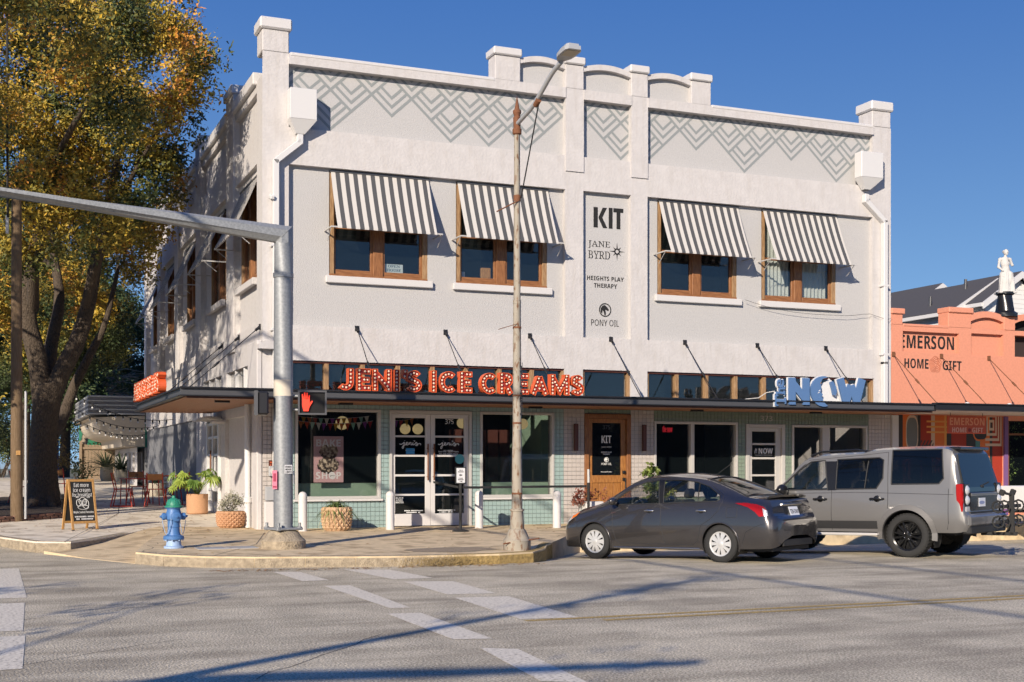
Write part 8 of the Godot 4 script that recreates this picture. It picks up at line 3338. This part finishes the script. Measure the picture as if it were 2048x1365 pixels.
func make_street_things():
	# fire hydrant
	var H := thing("fire_hydrant", "blue fire hydrant with green bonnet and hose caps on the pavement corner", "hydrant", Vector3(-3.094, gy(-3.1, 4.8), 4.80), 0.1)
	var s := S()
	lathe(s, [Vector2(0, 0), Vector2(0.165, 0), Vector2(0.165, 0.035), Vector2(0.13, 0.045), Vector2(0.115, 0.14), Vector2(0.13, 0.15)], 24)
	obj("foot", s, M.hyd_pale, H)
	var s2 := S()
	lathe(s2, [Vector2(0.13, 0.15), Vector2(0.175, 0.155), Vector2(0.175, 0.18), Vector2(0.17, 0.185), Vector2(0.17, 0.21), Vector2(0.12, 0.225), Vector2(0.105, 0.27), Vector2(0.098, 0.36), Vector2(0.108, 0.37), Vector2(0.1, 0.385), Vector2(0.103, 0.47), Vector2(0.13, 0.5), Vector2(0.135, 0.58), Vector2(0.115, 0.64), Vector2(0.11, 0.68), Vector2(0.14, 0.685), Vector2(0.14, 0.70)], 26)
	obj("barrel", s2, M.hyd_blue, H)
	var s3 := S()
	lathe(s3, [Vector2(0.15, 0.70), Vector2(0.155, 0.705), Vector2(0.155, 0.725), Vector2(0.125, 0.735), Vector2(0.12, 0.77), Vector2(0.10, 0.82), Vector2(0.065, 0.85), Vector2(0.035, 0.86), Vector2(0.035, 0.875), Vector2(0.028, 0.90), Vector2(0, 0.90)], 26)
	for i in 8:
		var a := TAU * i / 8.0
		box(s3, Vector3(cos(a) * 0.108, 0.79, sin(a) * 0.108), Vector3(0.02, 0.09, 0.012), Basis(Vector3.UP, -a) * Basis(Vector3(0, 0, 1), 0.35), 0.004)
	obj("bonnet", s3, M.hyd_green, H)
	for e in [[Vector3(1, 0, 0), 0.062, 0.19], [Vector3(-1, 0, 0), 0.062, 0.19], [Vector3(0, 0, 1), 0.082, 0.19]]:
		var o := S()
		var d: Vector3 = e[0]
		var B := Basis(Quaternion(Vector3.UP, d))
		lathe(o, [Vector2(e[1] * 0.85, 0.08), Vector2(e[1] * 0.85, e[2] - 0.05), Vector2(e[1], e[2] - 0.045), Vector2(e[1], e[2]), Vector2(e[1] * 0.7, e[2] + 0.012), Vector2(0.022, e[2] + 0.015), Vector2(0.018, e[2] + 0.045), Vector2(0, e[2] + 0.045)], 14, Transform3D(B, Vector3(0, 0.545, 0)))
		obj("hose_cap", o, M.hyd_blue, H)
	for i in 8:
		var a := TAU * (i + 0.5) / 8.0
		var b := S()
		lathe(b, [Vector2(0, -0.02), Vector2(0.013, -0.02), Vector2(0.013, 0.02), Vector2(0, 0.02)], 6, at(cos(a) * 0.155, 0.15, sin(a) * 0.155))
		obj("bolt", b, M.hyd_pale, H)
	for sx in [-1.0, 1.0]:
		var c := S()
		var pts := []
		for i in 9:
			var u := i / 8.0
			pts.append(Vector3(sx * lerpf(0.2, 0.07, u), 0.50 - 0.26 * sin(u * PI) + 0.04 * u - 0.02, lerpf(0.02, 0.13, u)))
		tube(c, pts, 0.006, 5)
		obj("chain", c, M.hyd_pale, H)
	# bollards
	var bl := ["white bollard beside the signal pole, left end of the row", "white bollard in front of the left edge of the double door", "white bollard between the double door and the right shop window", "white bollard left of the timber door by the pot of red plants"]
	var first: Node3D
	var k := 0
	for p in [Vector2(0.076, 0.85), Vector2(1.96, 0.93), Vector2(3.968, 1.03), Vector2(5.66, 1.45)]:
		var at3 := Vector3(p.x, gy(p.x, p.y), p.y)
		if k == 0:
			first = thing("bollard", bl[0], "bollard", at3, 0.0, "white bollards before the shopfront")
			var b := S()
			lathe(b, [Vector2(0.092, -0.05), Vector2(0.092, 0.70), Vector2(0.088, 0.705), Vector2(0.088, 0.715), Vector2(0.093, 0.72), Vector2(0.093, 0.75), Vector2(0.078, 0.79), Vector2(0.045, 0.82), Vector2(0, 0.83)], 22)
			obj("sleeve", b, M.white, first)
		else:
			copy(first, bl[k], at3)
		k += 1
	# planters by the shopfront
	var A := diamond_pot("planter", "tan diamond patterned pot with drooping grassy plant below the shop window", Vector3(0.80, gy(0.8, 0.9), 0.88), 0.31, 0.50, M.tan_pot, "diamond patterned pots")
	blade_plant(A, Vector3(0, 0.46, 0), 130, 0.55, 0.014, Color(0.11, 0.17, 0.05), Color(0.22, 0.27, 0.10), 0.8, 31)
	blade_plant(A, Vector3(-0.16, 0.46, 0.1), 26, 0.55, 0.011, Color(0.28, 0.25, 0.10), Color(0.34, 0.28, 0.12), 1.35, 32)
	var Bp := diamond_pot("planter", "low orange tan diamond patterned pot with small round bush near the corner pipe", Vector3(-1.15, gy(-1.15, -0.68), -0.68), 0.30, 0.36, M.terracotta, "diamond patterned pots")
	leaf_mass(Bp, "leaves", [[0, 0.52, 0, 0.28], [-0.16, 0.48, 0, 0.2], [0.17, 0.55, 0, 0.2], [0, 0.68, 0, 0.17]], 900.0, 0.05, [Color(0.05, 0.07, 0.03), Color(0.16, 0.17, 0.10), Color(0.36, 0.34, 0.26)], 33, 7, 0.07)
	var bs := S()
	for i in 9:
		var a := TAU * i / 9.0
		tube(bs, [Vector3(0, 0.3, 0), Vector3(cos(a) * 0.1, 0.45, sin(a) * 0.1), Vector3(cos(a) * 0.2, 0.62, sin(a) * 0.2)], 0.006, 4)
	obj("stem", bs, M.bark, Bp)
	# round terracotta pot with a broad leaved plant
	var pz := -5.4
	var T := thing("planter", "smooth pale terracotta pot with large lobed green leaves beside the lane", "planter", Vector3(-1.15, gy(-1.15, pz), pz))
	var tp := S()
	lathe(tp, [Vector2(0, 0), Vector2(0.235, 0), Vector2(0.265, 0.03), Vector2(0.27, 0.5), Vector2(0.245, 0.5), Vector2(0.245, 0.45)], 28)
	lathe(tp, [Vector2(0.245, 0.46), Vector2(0, 0.47)], 20)
	obj("pot", tp, M.terracotta, T)
	lobed_plant(T, Vector3(0, 0.45, 0), 22, 0.75, 0.34, 34)
	# pale square pot with red leaves, and a tall yellow green plant beside the timber door
	var W := thing("planter", "white square pot with rusty red leaves left of the timber door", "planter", Vector3(6.72, gy(6.7, 1.0), 1.0), 0.0)
	var wb := S()
	bx(wb, -0.22, 0.22, 0, 0.56, -0.22, 0.22, 0.012)
	obj("pot", wb, M.white, W)
	leaf_mass(W, "leaves", [[0, 0.66, 0, 0.2], [-0.24, 0.68, 0, 0.24], [0.26, 0.66, 0.05, 0.24], [-0.38, 0.56, 0.05, 0.16], [0.42, 0.52, 0.1, 0.15]], 560.0, 0.08, [Color(0.18, 0.05, 0.03), Color(0.28, 0.10, 0.05), Color(0.16, 0.14, 0.06)], 35, 6, 0.08)
	var Y := thing("planter", "pot with a tall yellow green leafy plant right of the timber door", "planter", Vector3(8.5, gy(8.5, 0.7), 0.7))
	var yb := S()
	lathe(yb, [Vector2(0, 0), Vector2(0.2, 0), Vector2(0.24, 0.45), Vector2(0.21, 0.45), Vector2(0.2, 0.4), Vector2(0, 0.4)], 22)
	obj("pot", yb, M.white, Y)
	var ys := S()
	tube(ys, [Vector3(0, 0.4, 0), Vector3(0.03, 0.8, 0), Vector3(-0.1, 1.2, 0)], 0.014, 6)
	obj("stem", ys, M.bark, Y)
	leaf_mass(Y, "leaves", [[0.05, 0.66, 0, 0.3], [0.15, 0.9, 0, 0.3], [-0.1, 1.2, 0, 0.24], [0.3, 0.74, 0.05, 0.26], [-0.15, 0.85, 0, 0.22]], 420.0, 0.13, [Color(0.10, 0.15, 0.03), Color(0.24, 0.28, 0.07), Color(0.42, 0.40, 0.14)], 36, 7, 0.1)
	# posts with a belt
	var P1 := thing("queue_post", "black queue post holding a small framed notice before the double door", "post", Vector3(3.16, gy(3.1, 2.05), 2.05))
	queue_post(P1)
	var fr := S()
	bx(fr, -0.12, 0.12, 1.0, 1.36, -0.015, 0.015, 0.004)
	obj("notice_frame", fr, M.rubber, P1)
	var nt := S()
	bx(nt, -0.095, 0.095, 1.025, 1.335, 0.015, 0.018)
	obj("notice", nt, M.sign_white, P1)
	for e in [[1.29, 0.10], [1.255, 0.13], [1.12, 0.09], [1.09, 0.12]]:
		tiny_print(P1, at(-e[1] / 2, e[0], 0.0185), e[1], 0.02, M.black_paint)
	var ar := S()
	sheet(ar, pv([0.03, 1.2, 0.03, 1.175, -0.01, 1.175, -0.01, 1.16, -0.04, 1.1875, -0.01, 1.215, -0.01, 1.2]), 0.0195)
	sheet(ar, pv([-0.03, 1.06, -0.03, 1.05, 0.015, 1.05, 0.015, 1.04, 0.04, 1.055, 0.015, 1.07, 0.015, 1.06]), 0.0195)
	obj("arrow", ar, M.black_paint, P1)
	var P2 := thing("queue_post", "black queue post in front of the timber door", "post", Vector3(6.43, gy(6.4, 1.47), 1.47))
	queue_post(P2)
	var wtop := S()
	lathe(wtop, [Vector2(0.03, 1.0), Vector2(0.03, 1.3), Vector2(0, 1.3)], 8)
	obj("bottle", wtop, M.alu, P2)
	var Bt := thing("barrier_belt", "black retractable belt strung from the door past two queue posts", "belt")
	var y0 := gy(0, 1.5) + 0.92
	for l in [[Vector3(3.24, 1.24, 0.06), Vector3(3.11, y0 + 0.01, 2.05)], [Vector3(3.21, y0, 2.05), Vector3(6.38, y0, 1.47)]]:
		var b := S()
		beam(b, l[0], l[1], 0.003, 0.05)
		obj("strap", b, M.rubber, Bt)
	settle(Bt)
	# chalkboard
	var C := thing("chalkboard", "wooden A-frame chalkboard with handwritten offer of ice cream for breakfast", "sandwich board", Vector3(-4.24, gy(-4.2, -0.95) - 0.02, -0.95), 0.42)
	for sd in [1.0, -1.0]:
		var lean := Basis(Vector3.RIGHT, -0.19 * sd)
		var xf := Transform3D(lean, Vector3(0, 1.07, 0.02 * sd))
		var f := S()
		for x in [-0.27, 0.27]:
			box(f, xf * Vector3(x, -0.53, 0), Vector3(0.05, 1.07, 0.03), lean, 0.004)
		box(f, xf * Vector3(0, -0.025, 0), Vector3(0.49, 0.05, 0.03), lean, 0.004)
		box(f, xf * Vector3(0, -0.91, 0), Vector3(0.49, 0.05, 0.03), lean, 0.004)
		obj("frame", f, M.aframe, C)
		var bd := S()
		box(bd, xf * Vector3(0, -0.467, 0), Vector3(0.49, 0.834, 0.012), lean)
		obj("board", bd, M.chalk, C)
		var ft := S()
		for x in [-0.27, 0.27]:
			box(ft, xf * Vector3(x, -1.075, 0), Vector3(0.054, 0.03, 0.034), lean)
		obj("foot", ft, M.rubber, C)
		if sd > 0:
			var ink := mat(0.7, 0.7, 0.68, 0.9)
			var zz := 0.007
			for t in [["Eat more", 0.33, 0.085, -0.12], ["ice cream", 0.38, 0.085, -0.225], ["for breakfast", 0.44, 0.085, -0.325], ["Maple Soaked Pancakes", 0.45, 0.065, -0.70]]:
				text(t[0], "sans", t[1], t[2], 0.002, xf * Transform3D(Basis(Vector3(1, 0, 0), Vector3(0.08, 1, 0), Vector3(0, 0, 1)), Vector3(0, t[3], zz)), "lettering", ink, C)
			tiny_print(C, xf * at(-0.21, -0.79, zz), 0.43, 0.03, ink)
			tiny_print(C, xf * at(-0.20, -0.84, zz), 0.41, 0.03, ink)
			var dr := S()
			for cv in [[-0.09, -0.50, 0.055, 0.075], [0.0, -0.47, 0.085, 0.085], [0.06, -0.52, 0.07, 0.10], [0.0, -0.59, 0.12, 0.05]]:
				var pts := []
				for i in 19:
					var a := TAU * i / 18.0
					pts.append(xf * Vector3(cv[0] + cos(a) * cv[2], cv[1] + sin(a) * cv[3], zz))
				tube(dr, pts, 0.006, 4, false)
			for i in 5:
				tube(dr, [xf * Vector3(-0.04, -0.45 - i * 0.03, zz), xf * Vector3(0.08, -0.44 - i * 0.03, zz)], 0.005, 4)
			for i in 3:
				tube(dr, [xf * Vector3(-0.13 + i * 0.02, -0.39, zz), xf * Vector3(-0.15 + i * 0.02, -0.36, zz)], 0.005, 4)
				tube(dr, [xf * Vector3(0.10 + i * 0.025, -0.40, zz), xf * Vector3(0.115 + i * 0.025, -0.37, zz)], 0.005, 4)
			obj("chalk_drawing", dr, ink, C)
	# meter boxes against the corner
	var Mx := thing("meter_boxes", "grey utility meter and white boxes on the corner wall behind the signal pole", "meter", Vector3(-0.36, gy(-0.3, 0.12), 0.01))
	var m1 := S()
	bx(m1, -0.22, 0.12, 0, 0.6, 0.02, 0.16, 0.01)
	obj("box", m1, M.white, Mx)
	many("meter", [[-0.2, 0.08, 0.62, 0.92, 0.02, 0.14], [-0.12, 0.1, 1.14, 1.36, 0.02, 0.12]], M.lamp_grey, Mx, 0.01)
	var m3 := S()
	lathe(m3, [Vector2(0, 0), Vector2(0.07, 0), Vector2(0.07, 0.03), Vector2(0, 0.05)], 14, Transform3D(Basis(Vector3.RIGHT, PI / 2), Vector3(-0.03, 1.25, 0.12)))
	obj("dial", m3, M.alu, Mx)
	var m4 := S()
	tube(m4, [Vector3(-0.02, 0.9, 0.06), Vector3(-0.02, 2.6, 0.06)], 0.02, 6)
	obj("conduit", m4, M.alu, Mx)
	var Nx := thing("wall_notice", "small dark notice on the white corner tiles", "notice", Vector3(-0.36, 1.62, 0.012))
	var n1 := S()
	bx(n1, -0.11, 0.11, -0.11, 0.11, 0, 0.01)
	obj("board", n1, M.brown_metal, Nx)
	for i in 3:
		tiny_print(Nx, at(-0.08, 0.06 - i * 0.055, 0.0105), 0.16, 0.03, M.orange)
	var Lx := thing("wall_light", "long dark wall light on the corner tiles behind the signal pole", "lamp", Vector3(-0.17, 2.05, 0.06))
	var l1 := S()
	bx(l1, -0.045, 0.045, 0, 0.64, -0.045, 0.045, 0.008)
	obj("case", l1, M.brown_metal, Lx)
	# white slatted board and odds and ends before the coral shop
	var Wb := thing("slatted_board", "white slatted A-frame board before the coral shop at the right edge", "sandwich board", Vector3(15.9, gy(15.9, 3.3), 3.3), -0.3)
	for i in 10:
		var s4 := S()
		box(s4, Vector3(0, 0.1 + i * 0.1, 0.2 - i * 0.017), Vector3(0.62, 0.094, 0.02), Basis(Vector3.RIGHT, -0.17), 0.003)
		obj("slat", s4, M.white, Wb)
	var wl := S()
	for x in [-0.32, 0.32]:
		beam(wl, Vector3(x, 0, 0.24), Vector3(x, 1.08, 0.04), 0.04, 0.03)
		beam(wl, Vector3(x, 0, -0.24), Vector3(x, 1.08, 0.02), 0.04, 0.03)
	obj("frame", wl, M.rubber, Wb)
	var Pb := thing("striped_post", "short striped post behind the white slatted board", "post", Vector3(17.25, gy(17, 1.5), 1.5))
	for i in 8:
		var pb := S()
		lathe(pb, [Vector2(0.10, i * 0.14), Vector2(0.10, (i + 1) * 0.14 - 0.004)], 14)
		if i == 7:
			lathe(pb, [Vector2(0.10, 1.12), Vector2(0, 1.15)], 14)
		obj("band", pb, [M.white, M.black_paint, M.orange, M.white][i % 4], Pb)
	var Tr := thing("parked_trailer", "low white and red trailer with dark tyre cut by the right edge", "trailer", Vector3(15.7, gy(15.7, 3.0) - 0.02, 4.9), 0.25)
	var t1 := S()
	bx(t1, 0, 2.2, 0.42, 0.95, -0.6, 0.6, 0.03)
	obj("body", t1, M.white, Tr)
	for e in [[0.78, M.tile_teal], [0.66, mat(0.5, 0.05, 0.12, 0.6)], [0.54, M.lamp_grey]]:
		var t2 := S()
		bx(t2, 0.02, 2.18, e[0] - 0.03, e[0] + 0.03, 0.598, 0.608)
		obj("stripe", t2, e[1], Tr)
	wheel(Tr, Vector3(0.45, 0.3, 0.5), 0.3, 0.18, 0.19, 1.0, "spokes")
	# weeds, straw and fallen leaves along the kerb
	var We := thing("kerb_weeds", "dry straw coloured weeds along the kerb near the street lamp", "weeds", Vector3(0.7, 0.02, 7.93))
	We.set_meta("kind", "stuff")
	var ws := S()
	for i in 900:
		var x := rng.randfn(0.0, 0.42)
		var z := rng.randf_range(-0.06, 0.08)
		var d := Vector3(rng.randf_range(-0.8, 0.8), rng.randf_range(0.3, 1.0), rng.randf_range(-0.2, 0.9)).normalized() * rng.randf_range(0.05, 0.17) * exp(-x * x * 1.2)
		var sdv := d.cross(Vector3(0, 0.3, 1)).normalized() * 0.003
		var b0 := Vector3(x, rng.randf_range(-0.02, 0.1), z)
		flat(ws)
		tri3(ws, b0 - sdv, b0 + sdv, b0 + d, Vector3(0, 0, 1))
	var wm = obj("straw", ws, M.dry, We)
	wm.set_meta("kind", "stuff")
	litter("leaf_litter", "scattered fallen leaves on the pavements and in the gutter", 900)

func queue_post(P):
	var b := S()
	lathe(b, [Vector2(0, 0.0), Vector2(0.18, 0.0), Vector2(0.18, 0.02), Vector2(0.13, 0.035), Vector2(0.04, 0.05), Vector2(0.03, 0.06)], 24)
	obj("base", b, M.rubber, P)
	var s := S()
	lathe(s, [Vector2(0.03, 0.05), Vector2(0.03, 0.86), Vector2(0.036, 0.87), Vector2(0.036, 0.99), Vector2(0, 1.0)], 14)
	obj("shaft", s, M.rubber, P)

func litter(n: String, label: String, count: int):
	var st := S()
	flat(st)
	var mmx := MultiMesh.new()
	mmx.transform_format = MultiMesh.TRANSFORM_3D
	mmx.use_colors = true
	q(st, Vector3(-0.03, 0, 0), Vector3(0, 0.006, -0.014), Vector3(0.03, 0, 0), Vector3(0, 0.004, 0.014), Vector3.UP)
	st.generate_normals()
	mmx.mesh = st.commit()
	var ts := []
	for i in count:
		var p := Vector3.ZERO
		var w := rng.randf()
		if w < 0.5:
			p = Vector3(rng.randf_range(-5.8, -0.8), 0, rng.randf_range(-12.0, 0.5))
			p.y = gy(p.x, p.z) + 0.008
		elif w < 0.75:
			p = Vector3(rng.randf_range(-3.4, 9.0), 0, rng.randf_range(0.1, 7.2))
			if p.x > 3.0:
				p.z = rng.randf_range(0.1, 3.4)
			p.y = gy(p.x, p.z) + 0.008
		else:
			var u := rng.randf()
			p = Vector3(lerpf(-3.0, 2.4, u), 0.008, 7.3 + 0.55 * sin(u * 1.6) + absf(rng.randfn(0, 0.16)) + 0.12)
		if p.z > 0.0 and p.x < -3.2:
			continue
		ts.append([Transform3D(Basis(Vector3.UP, rng.randf() * TAU).scaled(Vector3.ONE * rng.randf_range(0.6, 1.5)), p), [Color(0.30, 0.16, 0.06), Color(0.22, 0.11, 0.05), Color(0.36, 0.24, 0.09)][rng.randi() % 3]])
	mmx.instance_count = ts.size()
	for i in ts.size():
		mmx.set_instance_transform(i, ts[i][0])
		mmx.set_instance_color(i, ts[i][1])
	var o := MultiMeshInstance3D.new()
	o.multimesh = mmx
	o.material_override = M.leaf
	o.name = nm(n, self)
	add_child(o, true)
	tag(o, label, "leaves")
	o.set_meta("kind", "stuff")

func lobed_plant(parent, p: Vector3, n: int, l: float, size: float, sd: int):
	var r := RandomNumberGenerator.new()
	r.seed = sd
	var ms := [mat(0.16, 0.24, 0.04, 0.45), mat(0.26, 0.33, 0.06, 0.45), mat(0.09, 0.16, 0.03, 0.45)]
	for mt in ms:
		mt.backlight_enabled = true
		mt.backlight = Color(0.2, 0.25, 0.05)
	for i in n:
		var a := r.randf() * TAU
		var d := Vector3(cos(a), 0, sin(a))
		var up := r.randf_range(0.45, 1.35)
		var tip := p + d * l * r.randf_range(0.35, 0.85) + Vector3.UP * l * up * 0.72
		var stalk := S()
		tube(stalk, wobble([p, p.lerp(tip, 0.5) + Vector3.UP * 0.1, tip], 2), 0.007, 5)
		obj("stalk", stalk, ms[0], parent)
		var nn: Vector3 = (Vector3.UP * 0.6 + d * 0.5 + Vector3(0, 0, 0.35)).normalized()
		var fwd := (d - nn * d.dot(nn)).normalized()
		var sx := fwd.cross(nn)
		var s := size * r.randf_range(0.75, 1.1)
		var leaf := S()
		flat(leaf)
		# a central blade with fingers on either side
		for f in [-60.0, -35.0, -12.0, 12.0, 35.0, 60.0, 85.0, -85.0]:
			var g := deg_to_rad(f)
			var fd := fwd * cos(g) + sx * sin(g)
			var fs := fd.cross(nn)
			var ll := s * (0.62 if absf(f) > 50 else 0.85)
			var e := tip + fd * ll - nn * ll * 0.3
			var m0 := tip + fd * ll * 0.5
			q(leaf, tip, m0 + fs * ll * 0.14, e, m0 - fs * ll * 0.14, nn)
		obj("leaf", leaf, ms[r.randi() % 3], parent)

# ---------- patio along the lane ----------
func red_chair(label: String) -> Node3D:
	var C := thing("cafe_chair", label, "chair", Vector3.ZERO, 0.0, "red metal chairs on the patio")
	var s := S()
	bx(s, -0.2, 0.2, 0.435, 0.455, -0.2, 0.2, 0.006)
	obj("seat", s, M.red_chair, C)
	for x in [-0.19, 0.19]:
		var b := S()
		tube(b, [Vector3(x * 1.35, 0, 0.25), Vector3(x, 0.44, 0.19)], 0.016, 6)
		obj("leg", b, M.red_chair, C)
		var f := S()
		tube(f, [Vector3(x * 1.35, 0, -0.27), Vector3(x, 0.44, -0.18), Vector3(x, 0.86, -0.27)], 0.016, 6)
		obj("leg", f, M.red_chair, C)
		var e := S()
		tube(e, [Vector3(x * 1.35, 0.02, 0.25), Vector3(x * 1.35, 0.02, -0.27)], 0.01, 6)
		obj("runner", e, M.red_chair, C)
	var k := S()
	box(k, Vector3(0, 0.75, -0.245), Vector3(0.40, 0.16, 0.018), Basis(Vector3.RIGHT, -0.2), 0.004)
	obj("backrest", k, M.chair_wood, C)
	C.scale = Vector3.ONE * 1.08
	return C

func make_patio():
	# soil bed around the oak with a brick edge
	var bed := pv([-6.35, -3.1, -5.77, -3.5, -4.38, -4.72, -3.8, -8.0, -3.8, -14.0, -6.35, -14.0])
	structure("soil_bed", slab(bed, func(x, z): return gy(x, z) + 0.03 + 0.05 * exp(-pow(Vector2(x + 4.65, z + 8.96).length(), 2.0)), -0.1, 0.5), M.soil)
	var E := thing("brick_edging", "low brick edging of the soil bed behind the chalkboard", "edging")
	var bm := [tri(mat(0.20, 0.10, 0.07, 0.9), 3.0, null), mat(0.16, 0.085, 0.06, 0.9), mat(0.23, 0.13, 0.09, 0.9)]
	var path := [Vector2(-6.3, -3.05), Vector2(-5.77, -3.45), Vector2(-4.33, -4.70), Vector2(-3.75, -8.0), Vector2(-3.75, -13.0)]
	for i in path.size() - 1:
		var a: Vector2 = path[i]
		var b: Vector2 = path[i + 1]
		var n := int(a.distance_to(b) / 0.215)
		for k in n:
			for c in 2:
				var p := a.lerp(b, (k + 0.5 + 0.4 * c) / n)
				var s := S()
				box(s, Vector3(p.x, gy(p.x, p.y) + 0.03 + c * 0.068, p.y), Vector3(0.1, 0.06, 0.2), Basis(Vector3.UP, atan2(b.x - a.x, b.y - a.y) + rng.randf_range(-0.03, 0.03)), 0.006)
				obj("brick", s, bm[rng.randi() % 3], E)
	settle(E)
	var sp := thing("garden_light", "small dark spotlight on a stake at the foot of the oak", "lamp", Vector3(-4.25, gy(0, -7.4) + 0.02, -7.4))
	var sl := S()
	tube(sl, [Vector3(0, 0, 0), Vector3(0, 0.28, 0)], 0.02, 6)
	box(sl, Vector3(0, 0.33, 0), Vector3(0.09, 0.14, 0.1), Basis(Vector3.RIGHT, -0.3), 0.01)
	obj("body", sl, M.rubber, sp)
	# chairs and table
	var c0 := red_chair("red metal chair with wooden backrest seen from behind, right of the patio table")
	c0.position = Vector3(-1.76, gy(0, -8.6), -8.65)
	c0.rotation.y = PI - 0.25
	var spots := [["red metal chair turned sideways at the left of the patio table", Vector3(-2.62, 0, -8.75), 1.35], ["red metal chair on the far side of the patio table", Vector3(-2.05, 0, -10.4), 0.1], ["red metal chair behind the big leaved pot", Vector3(-1.12, 0, -9.3), -1.3], ["red metal chair tucked behind the oak trunk, right side", Vector3(-4.0, 0, -12.6), 2.6], ["red metal chair between the oak and the utility pole", Vector3(-5.1, 0, -10.6), 2.2]]
	for s in spots:
		var p: Vector3 = s[1]
		p.y = gy(p.x, p.z)
		copy(c0, s[0], p, s[2])
	var T := thing("cafe_table", "square red metal patio table between the chairs", "table", Vector3(-2.1, gy(0, -9.5), -9.5), 0.1, "red patio tables")
	cafe_table(T)
	copy(T, "square red metal table farther along the patio", Vector3(-1.3, gy(0, -11.6), -11.6), 0.0)
	# pale pots with spiky plants
	var pn := ["round pale stone pot with spiky dark plant, left of the pair by the patio roof", "pale stone pot with spiky dark plant, right of the pair by the patio roof", "dark leafy pot plant against the lane wall behind the table"]
	var i := 0
	for p in [[-1.43, -27.8, 0.27, 0.56], [-1.1, -25.0, 0.30, 0.5], [-1.05, -14.5, 0.25, 0.4]]:
		var o := thing("planter", pn[i], "planter", Vector3(p[0], gy(0, p[1]), p[1]), 0.0, "pots along the patio")
		var st := S()
		lathe(st, [Vector2(0, 0), Vector2(p[2] * 0.8, 0), Vector2(p[2], p[3] * 0.3), Vector2(p[2] * 0.95, p[3]), Vector2(p[2] * 0.85, p[3]), Vector2(p[2] * 0.85, p[3] - 0.05), Vector2(0, p[3] - 0.04)], 22)
		obj("pot", st, M.pot_stone, o)
		blade_plant(o, Vector3(0, p[3] - 0.06, 0), 80 if i < 2 else 46, 1.25 if i < 2 else 0.6, 0.03, Color(0.03, 0.05, 0.03), Color(0.05, 0.07, 0.03), 0.35, 40 + i)
		i += 1
	# patio roof with a curved cream soffit
	var R := thing("patio_roof", "grey banded patio canopy with a curved cream soffit at the end of the white building", "canopy")
	var pts := PackedVector2Array()
	pts.append(Vector2(-2.55, 3.35))
	for k in 9:
		var a := deg_to_rad(90.0 - k * 10.0)
		pts.append(Vector2(-2.35 + 0.9 * (1.0 - cos(deg_to_rad(k * 11.0))) + 0.55 * k / 8.0 * 0.0, 3.35 - 0.75 * sin(deg_to_rad(k * 11.0))))
	pts.append(Vector2(-1.42, 2.3))
	pts.append(Vector2(-0.62, 2.3))
	pts.append(Vector2(-0.62, 3.45))
	var so := S()
	prism(so, pts, -30.0, -21.4)
	obj("soffit", so, tri(mat(0.62, 0.54, 0.43, 0.9), 0.5, noise_tex(60, 0.02, 0.85, 1.0)), R)
	for k in 9:
		var b := S()
		bx(b, -2.62, -0.62, 3.47 + k * 0.078, 3.535 + k * 0.078, -30.0, -21.36, 0.006)
		obj("band", b, M.dark_side if k % 2 else M.lamp_grey, R)
	settle(R)
	var Pw := thing("patio_wall", "cream patio wall with dark window slots below the curved roof", "wall")
	var g := grid_wall([[-30.0, -21.35, 0.6, 2.28, 0.0, "wall"], [-29.0, -28.0, 1.0, 2.1, NAN, "wall"], [-27.4, -26.5, 1.0, 2.1, NAN, "wall"], [-25.9, -25.0, 1.0, 2.1, NAN, "wall"], [-24.4, -23.5, 1.0, 2.1, NAN, "wall"], [-22.9, -22.2, 1.0, 2.1, NAN, "wall"]], ["wall"], Transform3D(Basis(Vector3(0, 0, 1), Vector3(0, 1, 0), Vector3(-1, 0, 0)), Vector3(-0.9, 0, 0)), -0.25)
	obj("wall", g["wall"], M.side, Pw)
	var back := S()
	bx(back, -0.62, -0.5, 0.6, 2.28, -30.0, -21.35)
	obj("lining", back, M.dark_side, Pw)
	settle(Pw)
	# strings of festoon bulbs
	var names := ["upper string of festoon bulbs between the oak and the building", "middle string of festoon bulbs below the patio roof", "lowest string of festoon bulbs across the lane"]
	i = 0
	for l in [[Vector3(-4.1, 3.9, -11.2), Vector3(-0.65, 3.05, -13.5), 0.35], [Vector3(-4.1, 3.5, -11.3), Vector3(-0.65, 2.95, -17.0), 0.35], [Vector3(-4.1, 3.2, -11.4), Vector3(-0.65, 2.75, -20.5), 0.3]]:
		var o := thing("string_lights", names[i], "string lights", Vector3.ZERO, 0.0, "strings of festoon bulbs")
		i += 1
		var wpts := []
		var n := 15
		for k in n + 1:
			var u := float(k) / n
			wpts.append(l[0].lerp(l[1], u) - Vector3.UP * l[2] * 4.0 * u * (1.0 - u))
		var s := S()
		tube(s, wpts, 0.009, 4)
		obj("cord", s, M.rubber, o)
		for k in range(1, n):
			var c := S()
			lathe(c, [Vector2(0, -0.08), Vector2(0.022, -0.08), Vector2(0.022, 0.0), Vector2(0, 0)], 6, Transform3D(Basis(), wpts[k]))
			obj("socket", c, M.rubber, o)
			var b := S()
			ball(b, wpts[k] - Vector3(0, 0.10, 0), 0.028, 8, 1.2)
			obj("bulb", b, M.sign_white, o)
		settle(o)

func cafe_table(T):
	var s := S()
	bx(s, -0.48, 0.48, 0.72, 0.75, -0.42, 0.42, 0.006)
	obj("top", s, M.red_chair, T)
	for e in [[-1, -1], [1, -1], [1, 1], [-1, 1]]:
		var l := S()
		tube(l, [Vector3(e[0] * 0.45, 0, e[1] * 0.39), Vector3(e[0] * 0.43, 0.72, e[1] * 0.37)], 0.015, 6)
		obj("leg", l, M.red_chair, T)
	var cd := S()
	lathe(cd, [Vector2(0, 0.75), Vector2(0.04, 0.75), Vector2(0.04, 0.86), Vector2(0, 0.86)], 10, at(-0.1, 0, 0.05))
	obj("jar", cd, M.car_glass, T)
